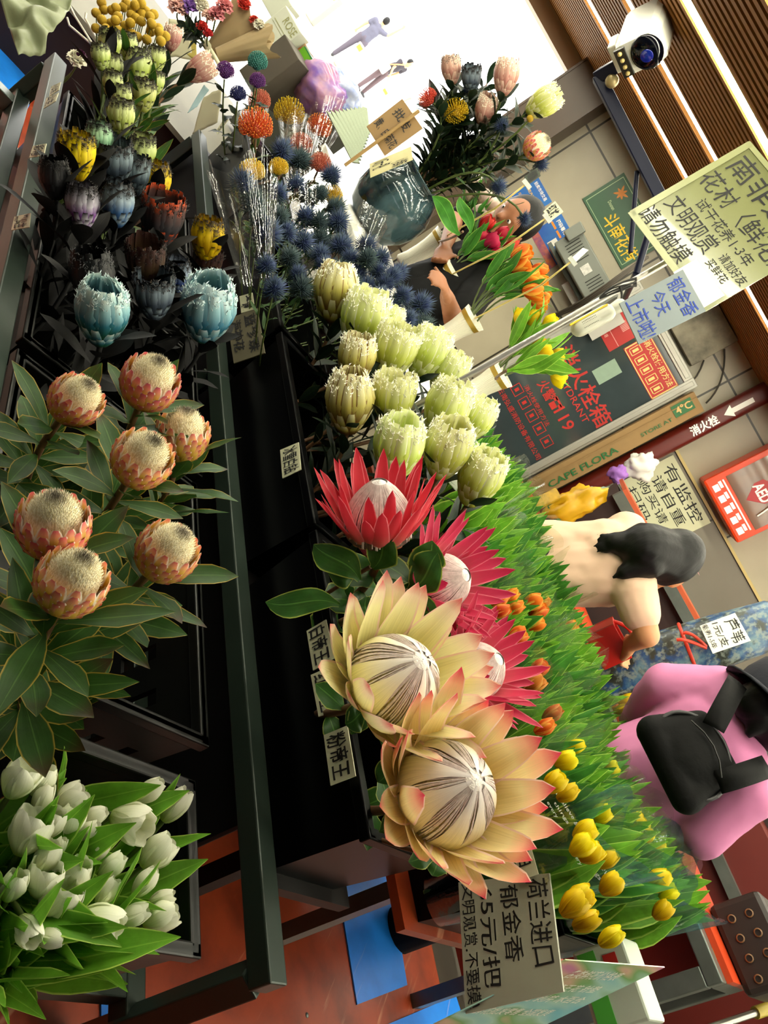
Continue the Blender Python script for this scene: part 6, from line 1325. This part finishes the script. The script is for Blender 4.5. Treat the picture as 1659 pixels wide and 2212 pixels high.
# ---- crumpled bags and paper
def crumple(name, lab, cat, c, r, mat, seed, amp=.45, grp=None):
    mb = MB(); rows = []; n, k = 26, 18
    for i in range(k + 1):
        th = PI * i / k; row = []
        for j in range(n):
            ph = 2 * PI * j / n; p = V((math.sin(th) * math.cos(ph), math.sin(th) * math.sin(ph), -math.cos(th))); q = 1 + amp * (NZ.noise(p * 1.8 + V((seed, 0, 0))) + .5 * NZ.noise(p * 4.5 + V((0, seed, 0)))); row.append(V(c) + V((p.x * r[0], p.y * r[1], p.z * r[2])) * q)
        rows.append(row)
    mb.grid(rows, close=True); return tag(build(mb, name, mat), lab, cat, grp)
crumple('plastic_bag', 'crumpled yellow plastic bag on the floor side of the hydrant carton', 'bag', at(1240, 1088, 3.7), (.075, .06, .14), plain('yellow_bag', 'c89a14', .35, var=.3, vscale=14), 3)
crumple('plastic_bag', 'green plastic bag under the crumpled yellow bag', 'bag', at(1210, 1118, 3.75), (.09, .07, .05), plain('green_bag', '14702c', .4), 5)
crumple('tissue_paper', 'crumpled white tissue stuffed behind the fire pipe', 'paper', at(1385, 1008, 4.2), (.07, .04, .075), plain('white_tissue', 'c4c2bc', .7), 8)
crumple('tissue_paper', 'crumpled purple tissue beside the white tissue', 'paper', at(1335, 1025, 4.2), (.045, .04, .05), plain('purple_tissue', '8858a4', .7), 9)
crumple('tissue_paper', 'crumpled grey green tissue above the yellow bag', 'paper', at(1288, 1082, 4.0), (.07, .05, .08), plain('teal_tissue', '84988c', .7), 12)
mb = MB(); mb.tube([at(1120, 1108, 3.6), at(1205, 1066, 3.6)], .03, 10); tag(build(mb, 'yellow_handle', plain('yellow_paint', 'b8900c', .5, var=.5, vscale=40, c2='4c3c10')), 'scuffed yellow broom handle below the carton', 'handle')
# low store cupboard behind the woman
SX = ony(1168, 1085, 3.95); r_ = thing('storage_crate', 'dark crate of odds and ends on the floor under the hydrant cabinet', 'crate', V((.62, 4.3, 0)))
mb = MB(); mb.box((.62, 4.30, .52), (.40, .6, 1.04)); build(mb, 'crate_body', plain('dark_maroon', '1c0c0a', .6), r_, False); mb = MB(); mb.box((.62, 3.995, 1.02), (.40, .012, .04)); build(mb, 'edge_strip', plain('maroon_strip', '5c1c14', .5), r_, False)
# red basket at her hand
c = at(1338, 1378, 2.74); r_ = thing('red_basket', 'red plastic basket under the hand of the bending woman', 'basket', c - V((0, 0, .14)))
M_RB = plain('red_plastic', 'b81c14', .35); mb = MB()
for s in ((-1, 0), (1, 0), (0, -1), (0, 1)): mb.box(c + V((s[0] * .06, s[1] * .045, -.04)), (.01 if s[0] else .13, .01 if s[1] else .09, .10))
mb.box(c + V((0, 0, -.09)), (.13, .09, .01)); build(mb, 'shell', M_RB, r_, False); mb = MB(); mb.tube(bez(c + V((-.06, 0, .01)), c + V((0, 0, .08)), c + V((.06, 0, .01)), 8), .007, 6); build(mb, 'handle', M_RB, r_)
# metal and orange unit behind her
UY = 3.75; e0, e1 = ony(1468, 1275, UY), ony(1600, 1512, UY); zt = (e0.z + e1.z) / 2; r_ = thing('shelf_unit', 'dark red shelf unit with steel edge and orange top behind the bending woman', 'shelf', V((1.35, UY + .3, 0)))
UX0, UX1 = .50, 2.7
mb = MB(); mb.box(((UX0 + UX1) / 2, UY + .20, zt / 2), (UX1 - UX0, .34, zt - .04)); build(mb, 'carcass', plain('carcass_maroon', '220a06', .6), r_, False)
mb = MB(); mb.box(((UX0 + UX1) / 2, UY, zt - .03), (UX1 - UX0, .05, .05)); build(mb, 'steel_edge', M_STEELL, r_, False)
mb = MB(); mb.box(((UX0 + UX1) / 2, UY + .2, zt + .005), (UX1 - UX0, .42, .02)); build(mb, 'orange_top', plain('orange_board', 'b04c24', .5, var=.3, vscale=9), r_, False)
# reed bundle with its price card
RY = 2.95; b0, b1 = ony(1395, 1432, RY), ony(1660, 1352, RY)
r_ = thing('reed_bundle', 'thick upright bundle wrapped in mottled blue and black paper, tied with red string', 'bundle', V((b0.x, b0.y, 0)))
def mottle():
    m, nt, b, out = nmat('mottled_wrap'); n1 = noise_(nt, 9, 4); n2 = noise_(nt, 45, 4)
    nt.links.new(mixc(nt, ramp(nt, n2, [(.5, (0, 0, 0, 1)), (.62, (.8, .8, .8, 1))]), ramp(nt, n1, [(.32, '10140c'), (.45, '2c342c'), (.52, '1c4470'), (.62, '5c7c88'), (.7, '1c201c')]), lin('7c8880')), b.inputs['Base Color']); b.inputs['Roughness'].default_value = .35; return m
bt = b1; bb_ = V((b0.x + (b0.x - b1.x) * 2, b0.y, .0)); bb_ = V((1.02, RY, 0.0)) if False else V((b0.x - (b1.x - b0.x) * .8, RY, 0))
mb = MB(); mb.tube([bb_, b0, b0.lerp(b1, .6), b1 + V((0, 0, .02)), b1 + V((0.005, 0, .10))], [.10, .098, .096, .085, .03], 20); build(mb, 'wrapped_bundle', mottle(), r_)
mb = MB(); q0 = b0.lerp(b1, .36); mb.lathe([(.100, -.006), (.104, 0), (.100, .006)], 24, mframe(q0, (b1 - b0).normalized())); mb.tube(bez(at(1525, 1400, dep(q0) - .11), at(1480, 1378, dep(q0) - .15), at(1462, 1382, dep(q0) - .13), 6), .006, 6); mb.tube(bez(at(1525, 1396, dep(q0) - .11), at(1490, 1360, dep(q0) - .15), at(1476, 1368, dep(q0) - .13), 6), .006, 6); build(mb, 'red_string', plain('red_string', 'c03014', .5), r_)
D = dep(q0) - .17
card('price_tag', 'white price card reading 芦苇 tied on the mottled bundle', 'card', qd(lambda x, y: at(x, y, D), (1588, 1324), (1622, 1384), (1540, 1412), (1512, 1352)), plain('white_card', 'dcdccc', .4), [('芦苇', .12, .06, .92, .40), ('1元/支', .06, .50, .9, .72), ('能养1-5年', .02, .80, .84, .96)], INK, .002, .12, .004)
# steel rack with orange top, right of the tulips
A = onz(1560, 2108, 1.0); At, Aw = (A - EYE).dot(TW), (A - EYE).dot(WW)
r_ = thing('orange_top_rack', 'steel rack with an orange plywood top at the lower right of the photo', 'rack', tw(At + .9, Aw + .2, 0))
mb = MB(); tbox(mb, At - .02, At + 2.2, Aw + .03, Aw + .30, 1.0, 1.02); build(mb, 'orange_top', plain('orange_lacquer', 'c0401c', .35, var=.3, vscale=5, c2='8c2c10'), r_, False)
mb = MB(); tbox(mb, At - .02, At + 2.2, Aw - .03, Aw + .03, .95, 1.0); build(mb, 'front_rail', M_STEELL, r_, False, bevel=.004)
mb = MB(); tbox(mb, At - .02, At + .04, Aw + .03, Aw + .30, .95, 1.0); build(mb, 'end_rail', M_STEELL, r_, False)
for t_, w_ in ((At + .01, Aw), (At + 2.17, Aw), (At + .01, Aw + .27)):
    mb = MB(); tbox(mb, t_ - .03, t_ + .03, w_ - .03, w_ + .03, 0, .95); build(mb, 'leg', M_STEELL, r_, False, bevel=.004)
mb = MB(); tbox(mb, At + .04, At + 2.2, Aw + .24, Aw + .26, .02, .94); build(mb, 'red_panel', M_RED, r_, False)
mb = MB(); tbox(mb, At + .04, At + 2.14, Aw - .02, Aw + .02, .30, .34); build(mb, 'lower_rail', M_STEELL, r_, False)
for t_, in ((At + .5,), (At + 1.1,)):
    mb = MB(); tbox(mb, t_ - .02, t_ + .02, Aw - .02, Aw + .02, .34, .95); build(mb, 'upright', M_STEELL, r_, False)
# second, darker rack behind it
A2t, A2w = At + .0, Aw + .95
r_ = thing('dark_red_rack', 'dark red panelled rack with a steel rail behind the orange topped rack', 'rack', tw(A2t + .9, A2w, 0))
mb = MB(); tbox(mb, A2t - .1, A2t + 1.9, A2w, A2w + .5, .02, 1.25); build(mb, 'red_panels', plain('deep_red_panel', '5c1208', .5, var=.4, vscale=4), r_, False); mb = MB(); tbox(mb, A2t - .1, A2t + 1.9, A2w - .05, A2w, 1.0, 1.05); build(mb, 'steel_rail', M_STEELL, r_, False)
q = onz(1640, 2030, 1.02); q = tw(At + .10, Aw + .22, 1.02); r_ = thing('perforated_basket', 'dark brown perforated basket standing on the end of the orange rack top', 'basket', q)
mb = MB(); tbox(mb, At - .06, At + .22, Aw + .14, Aw + .42, 1.02, 1.20); build(mb, 'shell', plain('dark_brown_plastic', '1c120c', .5), r_, False, bevel=.02)
mb = MB()
for i in range(4):
    for j in range(2):
        p = tw(At - .02 + .06 * i, Aw + .138, 1.08 + .06 * j); mb.lathe([(.010, 0), (.014, .001), (.014, .003), (.010, .004)], 12, mframe(p, -WW))
build(mb, 'ring_holes', plain('ring_tan', '6c4c2c', .5), r_)
for (x0, y0, d0), (x1, y1, d1), lab in (((1420, 2080, 2.9), (1545, 2060, 3.0), 'metal rod with a yellow end in front of the dark red panels'), ((1520, 2225, 2.6), (1700, 2165, 2.8), 'metal rod with a long yellow sleeve in the bottom right corner')):
    P0, P1 = at(x0, y0, d0), at(x1, y1, d1); r_ = thing('metal_rod', lab, 'rod', P0); mb = MB(); mb.tube([P0, P0.lerp(P1, .7)], .012, 10); build(mb, 'rod', plain('chrome', 'a8a49c', .3, .8), r_); mb = MB(); mb.tube([P0.lerp(P1, .6), P1], .02, 10); build(mb, 'yellow_sleeve', plain('olive_yellow', '98841c', .5), r_)
c = onw(1335, 2132, 2.0); r_ = thing('white_box', 'small white plastic box with green and red print behind the price menu', 'box', c - V((0, 0, .06)))
mb = MB(); mb.box(c, (.16, .12, .12), Matrix((TW, WW, V((0, 0, 1)))).transposed()); build(mb, 'body', plain('white_plastic_b', 'b8c0b0', .4), r_, False, bevel=.006); f_ = c - WW * .0615; mb = MB(); mb.box(f_ + V((0, 0, -.03)), (.14, .002, .04), Matrix((TW, WW, V((0, 0, 1)))).transposed()); build(mb, 'green_print', plain('green_label', '4ca83c', .5), r_, False); mb = MB(); mb.box(f_ + V((0, 0, .02)) + TW * .03, (.05, .002, .03), Matrix((TW, WW, V((0, 0, 1)))).transposed()); build(mb, 'red_print', REDINK, r_, False)
# ---- the far end at the top left
r_ = thing('paper_counter', 'low counter covered with pale grey wrapping paper past the end of the steel rack', 'counter', tw(3.9, 1.1, 0))
mb = MB(); tbox(mb, 3.32, 4.6, .30, 2.1, .60, .62); build(mb, 'paper_top', plain('grey_paper', '6a675a', .7, var=.25, vscale=3, c2='8c8874', bump=.2), r_, False); mb = MB(); tbox(mb, 3.36, 4.55, .36, 2.0, 0, .60); build(mb, 'base', plain('dark_maroon', '1c0c0a', .6), r_, False)
patch('blue painted board on the floor at the far left edge', [(-60, 20), (110, 130), (60, 235), (-60, 300)]); patch('blue board in shadow past the steel rack end', [(118, 132), (175, 168), (140, 190), (70, 240)])
def sheet(name, lab, cat, pts, mat, amp=.02, n=22, seed=1, grp=None, fr=6.0):
    TL, TR, BR, BL = pts; rows = []
    nn = (TR - TL).cross(BL - TL).normalized()
    for i in range(n):
        f = i / (n - 1); row = []
        for j in range(n):
            g = j / (n - 1); p = TL.lerp(TR, g).lerp(BL.lerp(BR, g), f); e = 1 - .0 * f; row.append(p + nn * amp * (NZ.noise(p * fr + V((seed, 0, 0))) + .5 * NZ.noise(p * fr * 2.7)) + (BR - TL) * .05 * NZ.noise(V((f * 3, g * 3, seed))))
        rows.append(row)
    mb = MB(); mb.grid(rows); return tag(build(mb, name, mat, solid=.001), lab, cat, grp)
m_, nt_, b_, o_ = nmat('waxy_tissue'); b_.inputs['Base Color'].default_value = lin('98a07c'); b_.inputs['Roughness'].default_value = .3; soften(nt_, b_, o_, lin('a8b08c'), .35); bump_(nt_, b_, noise_(nt_, 30, 5), .5, .004)
sheet('plastic_bag', 'crumpled translucent pale green bag hanging in the top left corner', 'bag', [at(-10, -30, 2.1), at(165, -30, 2.15), at(100, 125, 2.05), at(42, 128, 2.0)], m_, .05, 26, 3, None, 9)
for pts, lab in ((((150, 10), (162, 35), (198, 92)), 'white bent wire hook, longest of the three by the billy buttons'), (((145, 38), (150, 55), (196, 94)), 'white bent wire hook, lowest of the three by the billy buttons'), (((186, 28), (184, 40), (208, 82)), 'white bent wire hook nearest the billy buttons')):
    mb = MB(); mb.tube([at(x, y, 2.75) for x, y in pts], .004, 6); tag(build(mb, 'wire_hook', plain('white_wire', 'c0bcac', .4)), lab, 'wire')
def ruffle(seed, R=.026):
    random.seed(seed); mb = MB()
    for i in range(34):
        a_ = i * 2.4; o = .2 + 1.2 * (i / 34); petal(mb, lambda v, o=o: (math.sin(o) * R * v + .001, R * .4 + math.cos(o) * R * v), lambda v: R * .42 * v ** .7 + .0005, a_, .2, 5, 5, wave=.5)
    return mb
def flw(name, lab, x, y, d, wd, real, me, dx=.2, dy=-1, fc=.5, root=None, part='ruffled_head', lv=None, stem=.003):
    p = at(x, y, d); m = headframe(x, y, d, dx, dy, fc, .02); s = wpx(p, wd, real); return plant(name, lab, 'flower', 'loose flowers beyond the rack', m, [(part, me)], root or (p + V((0, 0, -.22)) - (EYE - p).normalized() * -.02), stem, G_STEM, lv, .4, s)
CAR = {}
for nm, c, c2 in (('pink', 'c88c84', 'e0b8ac'), ('purple', '5c3c8c', '8868b0'), ('cream', 'c8c0a4', 'e0dcc8'), ('red', '9c1420', 'c03038'), ('rose', 'b8505c', 'd88c90'), ('maroon', '2c0c24', '481838')):
    CAR[nm] = ruffle(len(nm)).mesh('ruffled_head', petal_mat('carnation_' + nm, [(0, c), (1, c2)], None, transl=.2))
TIE = at(452, 108, 2.95)
for x, y, wd, cn, lab in ((385, 18, 46, 'pink', 'pale pink carnation at the top of the kraft wrapped bouquet'), (410, 14, 40, 'purple', 'purple carnation between two pale ones at the top edge'), (435, 10, 34, 'cream', 'cream carnation at the top edge of the photo'), (468, 30, 34, 'rose', 'rose carnation above the kraft paper fold'), (485, 14, 36, 'rose', 'rose carnation at the top edge, beside the green leaves'), (450, 32, 28, 'pink', 'small pink carnation left of the rose ones'), (437, 55, 26, 'red', 'red blossom at the left end of the kraft bouquet'), (450, 68, 22, 'red', 'lowest red blossom over the dark leaves'), (528, 8, 30, 'red', 'red carnation at the top edge right of the bouquet'), (550, 40, 22, 'red', 'small red blossom on the right fold of the kraft paper'), (560, 50, 26, 'cream', 'small cream blossom right of the kraft fold'), (166, 128, 40, 'cream', 'cream rose lying at the far corner of the steel rack'), (172, 118, 30, 'maroon', 'dark maroon bloom beside the cream rose')):
    flw('carnation', lab, x, y, 2.85 if x > 200 else 2.55, wd, .05, CAR[cn], .2, -.9, .6, TIE if x > 200 else None)
r_ = thing('dark_leaf_bunch', 'dark green leaves at the left of the kraft wrapped bouquet', 'leaves', TIE)
random.seed(9); mb = MB(); foliage(mb, bez(at(405, 60, 2.85), at(430, 75, 2.88), TIE, 8), 26, .07, .011, 0, .7, 1.0, .1, .1); build(mb, 'leaves', L_DARK, r_); mb = MB(); mb.tube(bez(at(405, 60, 2.85), at(430, 75, 2.88), TIE, 8), .003, 6); build(mb, 'stem', G_STEM, r_)
M_KP = plain('kraft_paper', '9c8862', .6, var=.12, vscale=6, bump=.08)
sleeve('large kraft paper cone of the bouquet, folded open to the right', 458, 112, 2.95, 545, 50, 2.95, .03, .105, M_KP, 4, 'kraft_wrap'); sleeve('second kraft paper fold flaring right below the bouquet', 470, 120, 2.9, 585, 88, 2.9, .025, .055, M_KP, 3, 'kraft_wrap')
mb = MB(); mb.lathe([(.034, -.012), (.036, 0), (.034, .012)], 20, mframe(TIE, (at(545, 50, 2.95) - TIE).normalized())); mb.tube(bez(at(455, 108, 2.9), at(470, 130, 2.86), at(482, 160, 2.84), 6), .008, 6); mb.tube(bez(at(455, 108, 2.9), at(440, 130, 2.87), at(448, 150, 2.86), 6), .008, 6); tag(build(mb, 'ribbon', plain('cream_ribbon', 'd8d4b0', .5)), 'cream ribbon tied round the kraft wrapped bouquet', 'ribbon')
# boxes
def obox(name, lab, cat, x, y, d, wp, hp, dp_, mat, grp=None, rot=0.0):
    c = at(x, y, d); k = d / F_PX; m = Matrix.Rotation(rot, 3, 'Z'); mb = MB(); mb.box(c, (wp * k, dp_, hp * k), m); o = build(mb, name, mat, None, False, bevel=.003); tag(o, lab, cat, grp)
    f = lambda u, v: c + m @ V(((u - .5) * wp * k, -dp_ / 2 - .0005, (.5 - v) * hp * k)); return o, [f(0, 0), f(1, 0), f(1, 1), f(0, 1)]
o, q = obox('paper_box', 'white paper box printed ROSE beside the kraft bouquet', 'box', 618, 72, 3.3, 66, 62, .10, plain('white_box_card', 'b8bcac', .5)); mb = MB(); write(mb, 'ROSE', q, .35, .10, .95, .38, weight=.0); slab(mb, rect(q, .1, .52, .9, .54, .0006), .0004); slab(mb, rect(q, .1, .62, .9, .63, .0006), .0004); build(mb, 'gold_print', plain('olive_print', '8c8c5c', .5), o, False)
obox('paper_box', 'plain white box at the top edge above the ROSE box', 'box', 605, 14, 3.4, 60, 50, .1, plain('white_box_card', 'b8bcac', .5))
o, q = obox('green_box', 'dark green box with a bright green band by the street', 'box', 662, 160, 3.4, 58, 62, .16, plain('box_green', '10582c', .4)); mb = MB(); slab(mb, rect(q, 0, .05, 1, .32, .001), .0006); build(mb, 'bright_band', plain('lime_band', '5c9c1c', .4), o, False); mb = MB(); slab(mb, rect(q, .1, .80, .3, 1.0, .001), .0006); build(mb, 'white_label', WPRINT, o, False)
obox('clear_tub', 'clear tub with orange and green contents on the green box', 'tub', 650, 122, 3.4, 50, 50, .14, plain('mixed_contents', '8c9c80', .3, var=1.0, vscale=22, c2='b05c2c'))
obox('wooden_crate', 'big dark grey green crate standing behind the wrapped pincushion sleeves', 'crate', 628, 282, 4.0, 150, 190, .25, plain('dark_green_wood', '34362c', .8, var=.4, vscale=8))
obox('wooden_crate', 'weathered grey wooden crate behind the dyed round blooms', 'crate', 605, 165, 3.3, 60, 120, .25, plain('grey_wood', '4c463c', .8, var=.4, vscale=8))
crumple('plastic_bag', 'shiny clear bag of red and purple wrapping by the street', 'bag', at(690, 190, 3.35), (.13, .10, .09), plain('red_purple_wrap', 'b08088', .2, var=1.0, vscale=14, c2='6c50a0'), 21, .3); crumple('plastic_bag', 'white and blue crumpled bag right of the red wrapping', 'bag', at(735, 205, 3.4), (.10, .08, .07), plain('blue_white_wrap', 'b8bcc0', .25, var=1.0, vscale=12, c2='2c5cc0'), 22, .35)
for k in range(10):
    x0, y0 = 712 + 9 * k, 232 + 7.5 * k * .2; lab = 'pale corrugated paper sheet, %s from the left in the leaning stack by the kraft sign' % ORD[k]
    A = at(700 + 8 * k, 262 + 3 * k - 3 * k, 2.95 + .012 * k); Q = [at(705 + 8.6 * k, 238 - 1.0 * k, 3.0 + .012 * k), at(716 + 8.6 * k, 246 - 1.4 * k, 3.0 + .012 * k), at(778 + 2.4 * k, 352 - 7 * k, 2.95 + .012 * k), at(762 + 2.6 * k, 350 - 7 * k, 2.95 + .012 * k)]
    mb = MB(); slab(mb, Q, .006); tag(build(mb, 'corrugated_sheet', plain('corrugated', '98a48c', .7, var=.4, vscale=60, stretch=(8, 8, 1)), None, False), lab, 'sheet', 'corrugated sheets in a stack')
# dyed round blooms and the two rosy proteas
PU = make_pin(11, plain('violet_pin', '4c2068', .6, var=.4, vscale=40), plain('violet_pin_tip', '6c2c74', .6), 210, .021, .012); TE = make_pin(12, plain('teal_pin', '2c6c64', .6, var=.4, vscale=40), plain('teal_pin_tip', '3c8478', .6), 210, .021, .012); NV = make_pin(13, plain('navy_pin', '141c50', .6), plain('navy_pin_tip', '1c2864', .6), 210, .021, .012)
LV = dict(n=9, L=.06, W=.016, f0=.1, f1=.8, open_=1.0, bend=.2, wave=.2, peak=.5, mat=L_DARK)
for x, y, wd, me, lab in ((486, 158, 40, PU, 'round violet dyed bloom, left of the two violet ones'), (556, 140, 44, TE, 'round teal dyed bloom under the kraft bouquet'), (556, 178, 36, PU, 'round violet dyed bloom behind the clear sleeve'), (514, 206, 36, NV, 'round navy dyed bloom beside the clear sleeve')):
    flw('dyed_bloom', lab, x, y, 2.85, wd, .062, me, .1, -1, .2, tw(3.05, 1.24, .70), 'pin_head', LV)
for x, y, wd, dx, dy, lab in ((432, 150, 54, .8, -.5, 'dusty rose protea leaning right out of the far crate'), (372, 82, 40, .2, -1, 'dusty rose protea half hidden behind the billy buttons')):
    p = at(x, y, 2.5); s = wpx(p, wd, .094); h = G('b', P_PNK, F_WHITE, W_TAN); plant('rose_protea', lab, 'protea', 'dusty rose proteas', headframe(x, y, 2.5, dx, dy, .1, .06 * s), [('bracts', h[0]), ('fringe', h[1]), ('flower_dome', h[2])], tw(2.3, .9, .47), .005, B_STEM, dict(n=14, L=.11, W=.015, f0=.02, f1=.5, open_=.45, bend=.1, wave=.05, peak=.55, mat=L_DARK), .4, s)
sheet('carrier_bag', 'pale blue carrier bag with dark print hanging past the black crate', 'bag', [at(440, 185, 2.95), at(452, 195, 2.95), at(425, 232, 2.9), at(405, 245, 2.9)], plain('pale_blue_bag', '84a0a4', .4), .01, 14, 6)
for k, (pts, lab, c) in enumerate((([(365, 40), (410, 48), (415, 130), (355, 120)], 'pale paper sheet behind the rose protea', 'a8a488'), ([(400, 60), (425, 55), (425, 135), (395, 110)], 'yellowish paper sheet hanging left of the dark leaves', 'a89a48'), ([(440, 210), (480, 190), (470, 265), (415, 290)], 'pale paper sheet between the rack post and the sleeves', 'a8a488'))):
    sheet('paper_sheet', lab, 'paper', [at(x, y, 3.15) for x, y in pts], plain('sheet_' + c, c, .7), .01, 12, k + 5)
# printed clear wrap in front of the tulip bunches
QW = [at(1205, 1700, 1.44), at(1345, 1900, 1.42), at(1190, 1935, 1.40), at(1120, 1760, 1.42)]
mb = MB(); slab(mb, QW, .0006); o = tag(build(mb, 'printed_wrap', M_FILM, None, False), 'clear wrapping sheet printed with white script in front of the yellow tulips', 'wrap')
M_SCR = plain('white_script', 'c8d0c4', .5)
mb = MB(); write(mb, 'i believe good', QW, .04, .06, .52, .14, .001, .0, .10); write(mb, 'things', QW, .10, .20, .34, .27, .001, .0, .10); write(mb, 'every', QW, .06, .33, .24, .39, .001, .0, .10); build(mb, 'script', M_SCR, o, False)
mb = MB(); write(mb, 'i believe', QW, .62, .10, .98, .18, .001, .0, .10); write(mb, 'good things', QW, .56, .24, .95, .32, .001, .0, .10); write(mb, 'every day', QW, .60, .38, .88, .45, .001, .0, .10); build(mb, 'script', M_SCR, o, False)
